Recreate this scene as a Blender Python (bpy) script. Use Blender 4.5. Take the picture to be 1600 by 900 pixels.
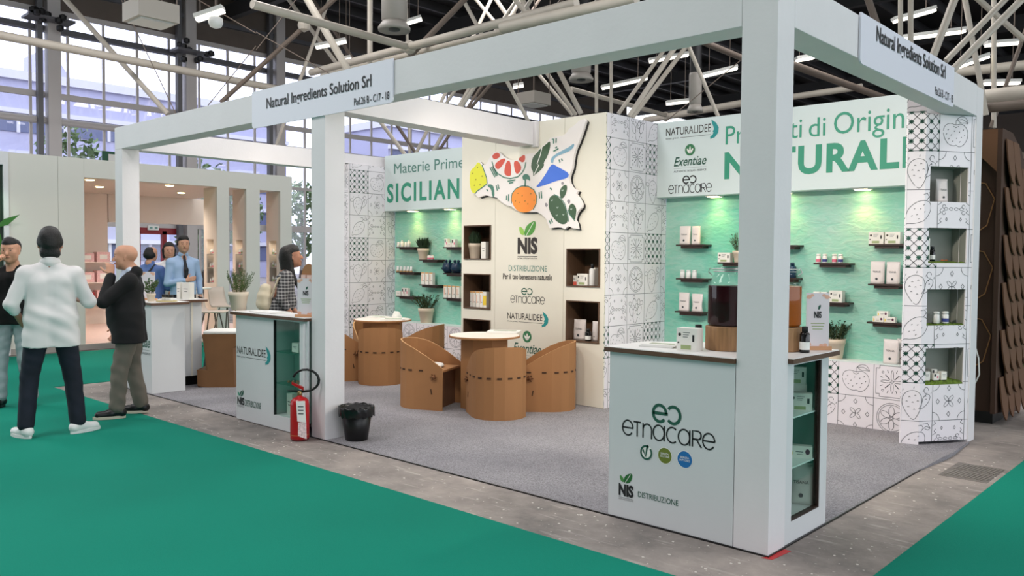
import bpy, bmesh, math, random
import numpy as np
from mathutils import Vector, Matrix
from mathutils.geometry import tessellate_polygon

for o in list(bpy.data.objects): bpy.data.objects.remove(o, do_unlink=True)
SC = bpy.context.scene
COL = SC.collection
random.seed(7); RNG = np.random.default_rng(7)

# ------------------------------------------------------------------ camera
CAM_POS = np.array([1.9327, -4.0999, 1.56]); FPX = 1305.29
YAW, PIT, ROL = 0.7434, -0.0364, 0.0078
_fw = np.array([-math.sin(YAW)*math.cos(PIT), math.cos(YAW)*math.cos(PIT), math.sin(PIT)])
_r0 = np.array([math.cos(YAW), math.sin(YAW), 0.0]); _u0 = np.cross(_r0, _fw)
_rt = math.cos(ROL)*_r0 + math.sin(ROL)*_u0; _up = -math.sin(ROL)*_r0 + math.cos(ROL)*_u0
cam_d = bpy.data.cameras.new('camera'); cam = bpy.data.objects.new('camera', cam_d); COL.objects.link(cam)
cam_d.sensor_width = 36.0; cam_d.lens = FPX/1600*36.0; cam_d.clip_end = 400
_m = Matrix(((_rt[0], _up[0], -_fw[0], CAM_POS[0]), (_rt[1], _up[1], -_fw[1], CAM_POS[1]), (_rt[2], _up[2], -_fw[2], CAM_POS[2]), (0, 0, 0, 1)))
cam.matrix_world = _m
SC.camera = cam

# ------------------------------------------------------------------ world, lights, exposure
SC.view_settings.view_transform = 'Standard'; SC.view_settings.look = 'None'
SC.view_settings.gamma = 1.0; SC.view_settings.use_curve_mapping = False
SC.view_settings.exposure = 0.0
W = bpy.data.worlds.new('overcast_sky'); SC.world = W; W.use_nodes = True
W.node_tree.nodes['Background'].inputs[0].default_value = (0.86, 0.92, 1.0, 1)
W.node_tree.nodes['Background'].inputs[1].default_value = 2.8

def area_light(name, loc, size, power, color, rot=(0, 0, 0), sy=None, spread=None):
    d = bpy.data.lights.new(name, 'AREA'); d.energy = power; d.color = color
    d.shape = 'RECTANGLE'; d.size = size; d.size_y = sy or size
    if spread: d.spread = spread
    o = bpy.data.objects.new(name, d); o.location = loc; o.rotation_euler = rot; COL.objects.link(o)
    return o
def spot_light(name, loc, target, power, color, angle=70, blend=0.6, radius=0.05):
    d = bpy.data.lights.new(name, 'SPOT'); d.energy = power; d.color = color
    d.spot_size = math.radians(angle); d.spot_blend = blend; d.shadow_soft_size = radius
    o = bpy.data.objects.new(name, d); o.location = loc
    o.rotation_euler = (Vector(target)-Vector(loc)).to_track_quat('-Z', 'Y').to_euler(); COL.objects.link(o)
    return o
# rows of hall luminaires under the dark deck
for (lx, ly) in [(-14, -6), (-5, -6), (4, -6), (-14, 4), (-5, 3), (4, 4), (-14, 14), (-5, 14), (4, 14)]:
    area_light('hall_luminaire_and_fill_light', (lx, ly, 9.2), 2.2, (530 if ly < 0 else 380) if lx != 4 else (330 if ly < 0 else 190), (1.0, 0.97, 0.97), sy=6.0)
for ly in (-3, 7): area_light('hall_luminaire_and_fill_light', (13.5, ly, 8.6), 2.2, 300, (0.96, 0.97, 1.0), sy=6.0)  # unseen fill lights added far right to brighten the stand's right-hand faces
# warm stand spotlights behind the front beam, aimed at the back walls, and two that light the posts from inside
for (a, b, pw) in [((-7.0, 0.45, 2.97), (-7.0, 3.9, 0.9), 95), ((-5.6, 0.45, 2.97), (-5.2, 3.2, 0.9), 95), ((-2.9, 0.45, 2.97), (-4.0, 2.9, 0.9), 110), ((-2.0, 0.45, 2.97), (-2.0, 4.0, 0.6), 100), ((-0.8, 0.45, 2.97), (-0.45, 3.8, 0.6), 210),
                   ((-5.4, 2.7, 2.97), (-8.2, 0.3, 1.7), 110), ((-0.6, 2.6, 2.97), (-4.1, 0.1, 0.8), 235)]:
    spot_light('stand_spot_light', a, b, pw, (1.0, 0.88, 0.76), 110, 1.0, 0.08)

# ------------------------------------------------------------------ helpers: pixels of the 1600x900 photograph to points on known planes
def ray(px, py): return _fw + _rt*(px-800)/FPX - _up*(py-450)/FPX
def onZ(px, py, z=0.0): d = ray(px, py); return CAM_POS + d*(z-CAM_POS[2])/d[2]
def onY(px, py, y): d = ray(px, py); return CAM_POS + d*(y-CAM_POS[1])/d[1]
def onX(px, py, x): d = ray(px, py); return CAM_POS + d*(x-CAM_POS[0])/d[0]
def atD(px, py, dist): d = ray(px, py); return CAM_POS + d*dist      # distance along the view axis
class Plane:
    """vertical plane through point o with horizontal direction u; n is its outward normal"""
    def __init__(s, o, u, n): s.o = np.array(o, float); s.u = np.array(u, float); s.n = np.array(n, float)
    def uv(s, px, py):
        d = ray(px, py); t = ((s.o-CAM_POS)@s.n)/(d@s.n); P = CAM_POS+d*t-s.o
        return float(P@s.u), float(P[2])
    def pt(s, u, v, off=0.0): return s.o+s.u*u+np.array([0, 0, 1.0])*v+s.n*off
def planeY(y, off=0): return Plane((0, y-off, 0), (1, 0, 0), (0, -1, 0))
def planeX(x, off=0): return Plane((x+off, 0, 0), (0, 1, 0), (1, 0, 0))

# ------------------------------------------------------------------ helpers: materials
def lin(c):
    if isinstance(c, str): c = [int(c[i:i+2], 16)/255 for i in (0, 2, 4)]
    return tuple((x/12.92 if x <= 0.04045 else ((x+0.055)/1.055)**2.4) for x in c)
MATS = {}
def mat(name, col, rough=0.6, metal=0.0, var=0.0, vscale=8.0, bump=0.0, bscale=60.0, emit=None, estr=0.0, alpha=None, trans=0.0, ior=1.45, col2=None, stretch=None, spec=None, sheen=0.0):
    if name in MATS: return MATS[name]
    m = bpy.data.materials.new(name); m.use_nodes = True; nt = m.node_tree; b = nt.nodes['Principled BSDF']
    c = lin(col); b.inputs['Base Color'].default_value = (*c, 1); b.inputs['Roughness'].default_value = rough; b.inputs['Metallic'].default_value = metal
    if spec is not None: b.inputs['Specular IOR Level'].default_value = spec
    if sheen: b.inputs['Sheen Weight'].default_value = sheen
    if trans: b.inputs['Transmission Weight'].default_value = trans; b.inputs['IOR'].default_value = ior
    if alpha is not None: b.inputs['Alpha'].default_value = alpha
    if emit is not None: b.inputs['Emission Color'].default_value = (*lin(emit), 1); b.inputs['Emission Strength'].default_value = estr
    if var or bump or col2:
        tc = nt.nodes.new('ShaderNodeTexCoord'); src = tc.outputs['Object']
        if stretch:
            mp = nt.nodes.new('ShaderNodeMapping'); mp.inputs['Scale'].default_value = stretch; nt.links.new(src, mp.inputs[0]); src = mp.outputs[0]
        if var or col2:
            n = nt.nodes.new('ShaderNodeTexNoise'); n.inputs['Scale'].default_value = vscale; n.inputs['Detail'].default_value = 6; nt.links.new(src, n.inputs['Vector'])
            r = nt.nodes.new('ShaderNodeValToRGB'); r.color_ramp.elements[0].position = 0.32; r.color_ramp.elements[1].position = 0.68
            c2 = lin(col2) if col2 else tuple(x*(1-var) for x in c)
            c1 = c if col2 else tuple(min(1, x*(1+var)) for x in c)
            r.color_ramp.elements[0].color = (*c2, 1); r.color_ramp.elements[1].color = (*c1, 1)
            nt.links.new(n.outputs[0], r.inputs[0]); nt.links.new(r.outputs[0], b.inputs['Base Color'])
        if bump:
            n2 = nt.nodes.new('ShaderNodeTexNoise'); n2.inputs['Scale'].default_value = bscale; n2.inputs['Detail'].default_value = 4; nt.links.new(src, n2.inputs['Vector'])
            bp = nt.nodes.new('ShaderNodeBump'); bp.inputs['Strength'].default_value = bump; bp.inputs['Distance'].default_value = 0.01
            nt.links.new(n2.outputs[0], bp.inputs['Height']); nt.links.new(bp.outputs[0], b.inputs['Normal'])
    MATS[name] = m
    return m

# ------------------------------------------------------------------ helpers: things, parts and meshes
def tag(o, label=None, cat=None, group=None, kind=None):
    if label: o['label'] = label
    if cat: o['category'] = cat
    if group: o['group'] = group
    if kind: o['kind'] = kind
    return o
def thing(name, label, cat, loc=(0, 0, 0), group=None, rz=0.0):
    o = bpy.data.objects.new(name, None); COL.objects.link(o); o.empty_display_size = 0.1
    o.location = [float(v) for v in loc]; o.rotation_euler = (0, 0, rz)
    return tag(o, label, cat, group)
def link_mesh(name, me, material, parent=None, local=False, smooth=False):
    if material is not None and not me.materials:
        for mm in (material if isinstance(material, (list, tuple)) else [material]): me.materials.append(mm)
    o = bpy.data.objects.new(name, me); COL.objects.link(o)
    if parent is not None:
        o.parent = parent
        if not local:                                  # vertices are world coordinates: undo the parent's place
            off = Vector((0, 0, 0)); p = parent
            while p is not None: off += p.location; p = p.parent
            o.location = -off
    if smooth:
        for p in me.polygons: p.use_smooth = True
    return o
class MB:
    def __init__(s): s.v = []; s.f = []; s.mi = []; s.cur = 0
    def add(s, vs, fs):
        n = len(s.v); s.v.extend([tuple(float(c) for c in p) for p in vs]); s.f.extend([tuple(i+n for i in f) for f in fs]); s.mi.extend([s.cur]*len(fs)); return s
    def hexa(s, p):                                    # 8 points: bottom loop 0-3, top loop 4-7
        return s.add(p, [(3, 2, 1, 0), (4, 5, 6, 7), (0, 1, 5, 4), (1, 2, 6, 5), (2, 3, 7, 6), (3, 0, 4, 7)])
    def box(s, x0, x1, y0, y1, z0, z1):
        if x0 > x1: x0, x1 = x1, x0
        if y0 > y1: y0, y1 = y1, y0
        return s.hexa([(x0, y0, z0), (x1, y0, z0), (x1, y1, z0), (x0, y1, z0), (x0, y0, z1), (x1, y0, z1), (x1, y1, z1), (x0, y1, z1)])
    def rbox(s, c, half, ax, ay, az):                  # oriented box
        c = np.array(c, float); A = [np.array(a, float)*h for a, h in zip((ax, ay, az), half)]
        return s.hexa([c+i*A[0]+j*A[1]+k*A[2] for k in (-1, 1) for (i, j) in ((-1, -1), (1, -1), (1, 1), (-1, 1))])
    def tube(s, a, b, r, n=10, r2=None, cap=True):
        a = np.array(a, float); b = np.array(b, float); d = b-a; L = np.linalg.norm(d); d = d/max(L, 1e-9)
        h = np.array([0, 0, 1.0]) if abs(d[2]) < 0.9 else np.array([1.0, 0, 0]); e1 = np.cross(d, h); e1 /= np.linalg.norm(e1); e2 = np.cross(d, e1); r2 = r if r2 is None else r2
        vs = []
        for (c, rr) in ((a, r), (b, r2)):
            for i in range(n): t = 2*math.pi*i/n; vs.append(c+rr*(math.cos(t)*e1+math.sin(t)*e2))
        fs = [(i, n+i, n+(i+1) % n, (i+1) % n) for i in range(n)]
        if cap: fs += [tuple(range(n)), tuple(range(2*n-1, n-1, -1))]
        return s.add(vs, fs)
    def path(s, pts, r, n=8, closed=False):            # swept tube
        pts = [np.array(p, float) for p in pts]; m = len(pts); vs = []
        prev = None
        for i in range(m):
            if closed: d = pts[(i+1) % m]-pts[i-1]
            else: d = pts[min(i+1, m-1)]-pts[max(i-1, 0)]
            d = d/max(np.linalg.norm(d), 1e-9)
            if prev is None:
                h = np.array([0, 0, 1.0]) if abs(d[2]) < 0.9 else np.array([1.0, 0, 0]); e1 = np.cross(d, h)
            else: e1 = prev-d*(prev@d)
            e1 = e1/max(np.linalg.norm(e1), 1e-9); prev = e1; e2 = np.cross(d, e1)
            rr = r[i] if isinstance(r, (list, tuple)) else r
            vs += [pts[i]+rr*(math.cos(2*math.pi*k/n)*e1+math.sin(2*math.pi*k/n)*e2) for k in range(n)]
        fs = []
        for i in range(m if closed else m-1):
            a = i*n; b = ((i+1) % m)*n; fs += [(a+k, a+(k+1) % n, b+(k+1) % n, b+k) for k in range(n)]
        if not closed: fs += [tuple(range(n-1, -1, -1)), tuple(range((m-1)*n, m*n))]
        return s.add(vs, fs)
    def lathe(s, prof, c=(0, 0, 0), n=24, closed=True):  # prof: (r, z) from bottom to top
        c = np.array(c, float); vs = []; m = len(prof)
        for (r, z) in prof: vs += [c+np.array([r*math.cos(2*math.pi*k/n), r*math.sin(2*math.pi*k/n), z]) for k in range(n)]
        fs = [(i*n+k, i*n+(k+1) % n, (i+1)*n+(k+1) % n, (i+1)*n+k) for i in range(m-1) for k in range(n)]
        if closed: fs += [tuple(range(n-1, -1, -1)), tuple(range((m-1)*n, m*n))]
        return s.add(vs, fs)
    def prism(s, poly, e, o=(0, 0, 0), u=(1, 0, 0), v=(0, 1, 0)):
        """polygon (u, v) extruded by vector e; concave is fine"""
        o = np.array(o, float); u = np.array(u, float); v = np.array(v, float); e = np.array(e, float); n = len(poly)
        area = sum(poly[i][0]*poly[(i+1) % n][1]-poly[(i+1) % n][0]*poly[i][1] for i in range(n))
        if (area < 0) != (np.dot(np.cross(u, v), e) < 0): poly = poly[::-1]
        a = [o+u*p[0]+v*p[1] for p in poly]; b = [q+e for q in a]
        tri = tessellate_polygon([[Vector((p[0], p[1], 0)) for p in poly]])
        sg = np.dot(np.cross(u, v), e) > 0
        fs = []
        for t in tri:
            A = (poly[t[1]][0]-poly[t[0]][0])*(poly[t[2]][1]-poly[t[0]][1])-(poly[t[2]][0]-poly[t[0]][0])*(poly[t[1]][1]-poly[t[0]][1])
            t = tuple(t) if A > 0 else (t[0], t[2], t[1])
            up = t if sg else (t[0], t[2], t[1])
            fs += [tuple(i+n for i in up), (up[0], up[2], up[1])]
        fs += [(i, (i+1) % n, n+(i+1) % n, n+i) for i in range(n)]
        return s.add(a+b, fs)
    def build(s, name, material, parent=None, local=False, smooth=False):
        me = bpy.data.meshes.new(name); me.from_pydata(s.v, [], s.f)
        if any(s.mi): me.polygons.foreach_set('material_index', s.mi)
        me.update()
        o = link_mesh(name, me, material, parent, local, smooth)
        return o
def bevel(o, w=0.004, seg=2):
    m = o.modifiers.new('bevel', 'BEVEL'); m.width = w; m.segments = seg; m.limit_method = 'ANGLE'; m.angle_limit = math.radians(40); return o
def autosmooth(o, deg=35):
    me = o.data
    for p in me.polygons: p.use_smooth = True
    bm = bmesh.new(); bm.from_mesh(me)
    for e in bm.edges:
        if len(e.link_faces) == 2 and e.calc_face_angle(0) > math.radians(deg): e.smooth = False
    bm.to_mesh(me); bm.free(); return o
def structure(name, mb, material, parent=None, label=None):
    o = mb.build(name, material, parent); o['kind'] = 'structure'
    if label: o['label'] = label
    return o
def copy_tree(o, parent=None):
    c = o.copy(); COL.objects.link(c); c.parent = parent
    for ch in list(o.children): copy_tree(ch, c)
    return c

# flat print on a plane: lettering, lines and shapes stand 1-2 mm proud as ink or vinyl film
def text(body, pl, u0, u1, v0, v1, material, parent, name='lettering', bold=0.0, shear=0.0, off=0.002, space=1.0, local=False, h=None):
    cu = bpy.data.curves.new(name, 'FONT'); cu.body = body; cu.size = 1.0; cu.offset = bold; cu.shear = shear; cu.space_character = space; cu.resolution_u = 4
    o = bpy.data.objects.new(name, cu); COL.objects.link(o); bpy.context.view_layer.update()
    dg = bpy.context.evaluated_depsgraph_get(); me = bpy.data.meshes.new_from_object(o.evaluated_get(dg)); me.name = name
    bpy.data.objects.remove(o, do_unlink=True); bpy.data.curves.remove(cu)
    co = np.zeros(len(me.vertices)*3); me.vertices.foreach_get('co', co); co = co.reshape(-1, 3)
    a = co.min(0); b = co.max(0)
    uu = u0+(co[:, 0]-a[0])/(b[0]-a[0])*(u1-u0); vv = v0+(co[:, 1]-a[1])/(b[1]-a[1])*(v1-v0)
    P = pl.o[None]+uu[:, None]*pl.u[None]+vv[:, None]*np.array([[0, 0, 1.0]])+pl.n[None]*off
    me.vertices.foreach_set('co', P.ravel()); me.update()
    me.materials.clear()
    if h is not None: pass
    return link_mesh(name, me, material, parent, local)
def text_px(body, pl, bl, tr, material, parent, **k):
    """bounding box of the glyphs: bl and tr are photo pixels of its lower left and upper right corner on the plane"""
    a = pl.uv(*bl); b = pl.uv(*tr)
    return text(body, pl, a[0], b[0], a[1], b[1], material, parent, **k)
class Ink:
    """ribbons and filled shapes on a plane, in plane coordinates"""
    def __init__(s, pl, off=0.0015): s.pl = pl; s.off = off; s.mb = MB()
    def line(s, pts, w, closed=False):
        pts = [np.array(p, float) for p in pts]
        if closed: pts = pts+[pts[0]]
        n = len(pts); L = []; R = []
        for i in range(n):
            if closed and i in (0, n-1): d = pts[1]-pts[n-2]
            else: d = pts[min(i+1, n-1)]-pts[max(i-1, 0)]
            d = d/max(np.linalg.norm(d), 1e-9); q = np.array([-d[1], d[0]])*w/2
            L.append(pts[i]+q); R.append(pts[i]-q)
        s.mb.add([s.pl.pt(p[0], p[1], s.off) for p in R+L], [(i, i+1, n+i+1, n+i) for i in range(n-1)]); return s
    def fill(s, pts, off=None):
        tri = tessellate_polygon([[Vector((p[0], p[1], 0)) for p in pts]]); fs = []
        for t in tri:
            A = (pts[t[1]][0]-pts[t[0]][0])*(pts[t[2]][1]-pts[t[0]][1])-(pts[t[2]][0]-pts[t[0]][0])*(pts[t[1]][1]-pts[t[0]][1])
            fs.append(tuple(t) if A > 0 else (t[0], t[2], t[1]))
        s.mb.add([s.pl.pt(p[0], p[1], s.off if off is None else off) for p in pts], fs); return s
    def build(s, name, material, parent, local=False): return s.mb.build(name, material, parent, local)
def ell(cx, cy, rx, ry, a0=0, a1=360, n=24, rot=0):
    c, s_ = math.cos(math.radians(rot)), math.sin(math.radians(rot)); out = []
    full = abs(a1-a0) >= 360
    for i in range(n if full else n+1):
        t = math.radians(a0+(a1-a0)*i/n); x, y = rx*math.cos(t), ry*math.sin(t); out.append((cx+x*c-y*s_, cy+x*s_+y*c))
    return out
def smooth_loop(pts, it=2):
    """Chaikin corner cutting of a closed outline"""
    for _ in range(it):
        q = []
        for i in range(len(pts)):
            a = pts[i]; b = pts[(i+1) % len(pts)]; q += [(0.75*a[0]+0.25*b[0], 0.75*a[1]+0.25*b[1]), (0.25*a[0]+0.75*b[0], 0.25*a[1]+0.75*b[1])]
        pts = q
    return pts

# ------------------------------------------------------------------ materials of the place
WHITE = mat('white_painted_panel', (0.87, 0.86, 0.865), 0.55, var=0.02, vscale=3, bump=0.12, bscale=30)
CREAM = mat('cream_white_panel', (0.87, 0.855, 0.80), 0.5, var=0.015, vscale=3)
INKB = mat('black_print', (0.07, 0.08, 0.09), 0.6)
LINE = mat('charcoal_line_print', (0.22, 0.25, 0.27), 0.6)
GREEN = mat('green_print', (0.18, 0.56, 0.45), 0.55)
DKGREEN = mat('dark_green_print', (0.09, 0.33, 0.26), 0.55)
TEAL = mat('teal_print', (0.10, 0.55, 0.55), 0.5)
KRAFT = mat("kraft_cardboard", (0.60, 0.425, 0.265), 0.8, var=0.06, vscale=5, stretch=(1, 1, 0.15), bump=0.05, bscale=80)
KRAFTD = mat("dark_kraft_cardboard", (0.42, 0.28, 0.18), 0.85, var=0.06, vscale=5, stretch=(1, 1, 0.15))
WALNUT = mat('walnut_laminate', (0.36, 0.25, 0.18), 0.5, var=0.18, vscale=14, stretch=(0.6, 6, 6))
DKWOOD = mat('dark_wood_shelf', (0.20, 0.13, 0.11), 0.5, var=0.2, vscale=14, stretch=(0.6, 6, 6))
STEELW = mat('pale_painted_steel', (0.74, 0.71, 0.66), 0.5, var=0.06, vscale=2)
STEELD = mat('brown_painted_steel', (0.42, 0.37, 0.33), 0.6, var=0.08, vscale=2)
BLACKP = mat('black_plastic', (0.025, 0.026, 0.03), 0.4)
WHITEP = mat('white_plastic', (0.88, 0.88, 0.87), 0.4)
PAPER = mat('white_paper', (0.92, 0.92, 0.90), 0.6)
DECK = mat('dark_roof_deck', (0.10, 0.10, 0.105), 0.8)
CLAY = mat('cream_ceramic', (0.82, 0.76, 0.68), 0.5)
LEAF = mat('herb_leaf', (0.23, 0.36, 0.14), 0.6, var=0.3, vscale=30)
LEAF2 = mat('dark_herb_leaf', (0.13, 0.22, 0.12), 0.6, var=0.3, vscale=30)
def pane_glass(name, tint, gloss=0.08, rough=0.02):
    if name in MATS: return MATS[name]
    m = bpy.data.materials.new(name); m.use_nodes = True; nt = m.node_tree; nt.nodes.clear()
    o = nt.nodes.new('ShaderNodeOutputMaterial'); t = nt.nodes.new('ShaderNodeBsdfTransparent'); g = nt.nodes.new('ShaderNodeBsdfGlossy'); x = nt.nodes.new('ShaderNodeMixShader')
    t.inputs[0].default_value = (*lin(tint), 1); g.inputs['Roughness'].default_value = rough; x.inputs[0].default_value = gloss
    nt.links.new(t.outputs[0], x.inputs[1]); nt.links.new(g.outputs[0], x.inputs[2]); nt.links.new(x.outputs[0], o.inputs[0]); MATS[name] = m; return m
GLASS = pane_glass('window_glass', (0.97, 0.97, 1.0), 0.05)
CABGLASS = pane_glass('cabinet_glass', (0.95, 0.98, 0.97), 0.05, 0.01)
JARGLASS = pane_glass('jar_glass', (0.95, 0.96, 0.96), 0.04, 0.03)

# concrete with blotches, scratches and pale flecks of its own
def concrete():
    m = bpy.data.materials.new('worn_concrete'); m.use_nodes = True; nt = m.node_tree; b = nt.nodes['Principled BSDF']; N = nt.nodes.new; L = nt.links.new
    tc = N('ShaderNodeTexCoord'); b.inputs['Roughness'].default_value = 0.75
    n1 = N('ShaderNodeTexNoise'); n1.inputs['Scale'].default_value = 1.1; n1.inputs['Detail'].default_value = 9; n1.inputs['Roughness'].default_value = 0.68; L(tc.outputs['Object'], n1.inputs['Vector'])
    r1 = N('ShaderNodeValToRGB'); r1.color_ramp.elements[0].position = 0.33; r1.color_ramp.elements[0].color = (*lin((0.40, 0.385, 0.375)), 1); r1.color_ramp.elements[1].position = 0.68; r1.color_ramp.elements[1].color = (*lin((0.68, 0.64, 0.61)), 1); L(n1.outputs[0], r1.inputs[0])
    n2 = N('ShaderNodeTexNoise'); n2.inputs['Scale'].default_value = 38; n2.inputs['Detail'].default_value = 5; L(tc.outputs['Object'], n2.inputs['Vector'])
    r2 = N('ShaderNodeValToRGB'); r2.color_ramp.elements[0].position = 0.67; r2.color_ramp.elements[0].color = (0, 0, 0, 1); r2.color_ramp.elements[1].position = 0.74; r2.color_ramp.elements[1].color = (1, 1, 1, 1); L(n2.outputs[0], r2.inputs[0])
    mp = N('ShaderNodeMapping'); mp.inputs['Scale'].default_value = (1.2, 9, 1); mp.inputs['Rotation'].default_value = (0, 0, 0.5); L(tc.outputs['Object'], mp.inputs[0])
    n3 = N('ShaderNodeTexNoise'); n3.inputs['Scale'].default_value = 2.3; n3.inputs['Detail'].default_value = 8; L(mp.outputs[0], n3.inputs['Vector'])
    r3 = N('ShaderNodeValToRGB'); r3.color_ramp.elements[0].position = 0.60; r3.color_ramp.elements[0].color = (0, 0, 0, 1); r3.color_ramp.elements[1].position = 0.75; r3.color_ramp.elements[1].color = (0.6, 0.6, 0.6, 1); L(n3.outputs[0], r3.inputs[0])
    a = N('ShaderNodeMix'); a.data_type = 'RGBA'; a.inputs['B'].default_value = (*lin((0.82, 0.79, 0.76)), 1); L(r2.outputs[0], a.inputs['Factor']); L(r1.outputs[0], a.inputs['A'])
    c = N('ShaderNodeMix'); c.data_type = 'RGBA'; c.inputs['B'].default_value = (*lin((0.78, 0.75, 0.72)), 1); L(r3.outputs[0], c.inputs['Factor']); L(a.outputs['Result'], c.inputs['A'])
    L(c.outputs['Result'], b.inputs['Base Color'])
    bp = N('ShaderNodeBump'); bp.inputs['Strength'].default_value = 0.25; bp.inputs['Distance'].default_value = 0.01; L(n2.outputs[0], bp.inputs['Height']); L(bp.outputs[0], b.inputs['Normal'])
    return m
CONC = concrete()
def carpet_mat(name, c1, c2, fine, big=0.5, speck=0.12):
    m = bpy.data.materials.new(name); m.use_nodes = True; nt = m.node_tree; b = nt.nodes['Principled BSDF']; N = nt.nodes.new; L = nt.links.new
    b.inputs['Roughness'].default_value = 0.95; b.inputs['Specular IOR Level'].default_value = 0.15
    tc = N('ShaderNodeTexCoord'); n1 = N('ShaderNodeTexNoise'); n1.inputs['Scale'].default_value = big; n1.inputs['Detail'].default_value = 3; L(tc.outputs['Object'], n1.inputs['Vector'])
    r = N('ShaderNodeValToRGB'); r.color_ramp.elements[0].position = 0.3; r.color_ramp.elements[1].position = 0.7; r.color_ramp.elements[0].color = (*lin(c1), 1); r.color_ramp.elements[1].color = (*lin(c2), 1); L(n1.outputs[0], r.inputs[0])
    n2 = N('ShaderNodeTexNoise'); n2.inputs['Scale'].default_value = fine; n2.inputs['Detail'].default_value = 3; L(tc.outputs['Object'], n2.inputs['Vector'])
    mx = N('ShaderNodeMix'); mx.data_type = 'RGBA'; mx.blend_type = 'OVERLAY'; mx.inputs['Factor'].default_value = speck*4; L(r.outputs[0], mx.inputs['A']); L(n2.outputs[0], mx.inputs['B']); L(mx.outputs['Result'], b.inputs['Base Color'])
    bp = N('ShaderNodeBump'); bp.inputs['Strength'].default_value = 0.3; bp.inputs['Distance'].default_value = 0.004; L(n2.outputs[0], bp.inputs['Height']); L(bp.outputs[0], b.inputs['Normal'])
    return m
CARPETG = carpet_mat('green_aisle_carpet', (0.04, 0.46, 0.385), (0.05, 0.52, 0.435), 220, 0.35, 0.04)
CARPETY = carpet_mat('grey_stand_carpet', (0.49, 0.485, 0.505), (0.56, 0.555, 0.57), 110, 1.2, 0.25)

# ------------------------------------------------------------------ hall floor and carpets
structure('floor', MB().box(-60, 30, -30, 60, -0.1, 0.0), CONC, label='worn grey concrete hall floor')
gc = MB()
gc.prism([(-13.2, -16), (12, -16), (12, 14), (0.50, 14), (0.50, -0.57), (-8.6, -0.57), (-8.6, 14), (-12.15, 14), (-12.15, -0.57), (-13.2, -0.57)], (0, 0, 0.006), (0, 0, 0.0))
tag(gc.build('aisle_carpet', CARPETG), 'green aisle carpet laid around the white exhibition stand', 'carpet')
sc_ = thing('stand_carpet', 'grey speckled carpet inside the white exhibition stand', 'carpet', (-4, 2, 0))
MB().prism([(-8.2, 0), (0, 0), (0, 3.86), (-0.12, 3.98), (-8.2, 4.0)], (0, 0, 0.006)).build('carpet_sheet', CARPETY, sc_)
e_ = MB(); e_.box(-8.2, 0.008, -0.008, 0.0, 0, 0.008).box(0.0, 0.008, 0, 3.0, 0, 0.008).box(-8.208, -8.2, 0, 4, 0, 0.008)
e_.build('carpet_edge', BLACKP, sc_)
# edge of the carpet that lifts near the tiled column
le = MB(); pts = [(0.004, 2.45, 0.004), (0.02, 2.7, 0.02), (0.045, 2.95, 0.035), (0.05, 3.2, 0.03), (0.03, 3.5, 0.022), (0.012, 3.8, 0.012)]
for a, b in zip(pts[:-1], pts[1:]): le.hexa([(a[0]-0.12, a[1], 0.002), (a[0], a[1], 0.0), (b[0], b[1], 0.0), (b[0]-0.12, b[1], 0.002), (a[0]-0.12, a[1], 0.007), (a[0], a[1], a[2]), (b[0], b[1], b[2]), (b[0]-0.12, b[1], 0.007)])
le.build('lifted_edge', CARPETY, sc_)
# loose chips on the bare concrete strip
ch = MB()
for i in range(260):
    if random.random() < 0.72: x, y = random.uniform(-8.4, 0.45), random.uniform(-0.54, -0.03)
    else: x, y = random.uniform(0.04, 0.47), random.uniform(-0.5, 3.8)
    s_ = random.uniform(0.002, 0.009)*(1.6 if random.random() < 0.06 else 1); a = random.uniform(0, 6.3); c, d = math.cos(a)*s_, math.sin(a)*s_
    ch.hexa([(x+c, y+d, 0), (x-d, y+c, 0), (x-c*1.5, y-d, 0), (x+d, y-c, 0), (x+c, y+d, 0.002), (x-d, y+c, 0.002), (x-c*1.5, y-d, 0.002), (x+d, y-c, 0.002)])
tag(ch.build('paint_chips', mat('pale_chip', (0.85, 0.83, 0.80), 0.7)), 'pale paint chips scattered on the bare concrete strip', 'debris', kind='stuff')
tag(MB().prism([(-0.02, -0.035), (0.035, -0.02), (0.05, 0.17), (0.012, 0.17), (0.0, 0.0)], (0, 0, 0.002), (0, 0, 0.0005)).build('floor_tape', mat('red_tape', (0.75, 0.12, 0.13), 0.5)), 'small red floor tape mark at the corner post base', 'tape')
gr = thing('floor_grate', 'worn ribbed metal floor cover in the concrete strip', 'floor cover', (0.27, 2.7, 0))
MB().box(0.14, 0.46, 2.45, 2.98, 0, 0.002).build('cover_plate', mat('worn_metal', (0.47, 0.45, 0.43), 0.6, 0.3, var=0.15, vscale=12), gr)
rib_me = None
for k in range(11):
    for j in range(2):
        x = 0.17+k*0.026; y0 = 2.5+0.24*j
        MB().hexa([(x, y0, 0.002), (x+0.01, y0, 0.002), (x+0.03, y0+0.2, 0.002), (x+0.02, y0+0.2, 0.002), (x, y0, 0.006), (x+0.01, y0, 0.006), (x+0.03, y0+0.2, 0.006), (x+0.02, y0+0.2, 0.006)]).build('rib', mat('pale_rib', (0.52, 0.50, 0.47), 0.5, 0.3), gr)

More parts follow.
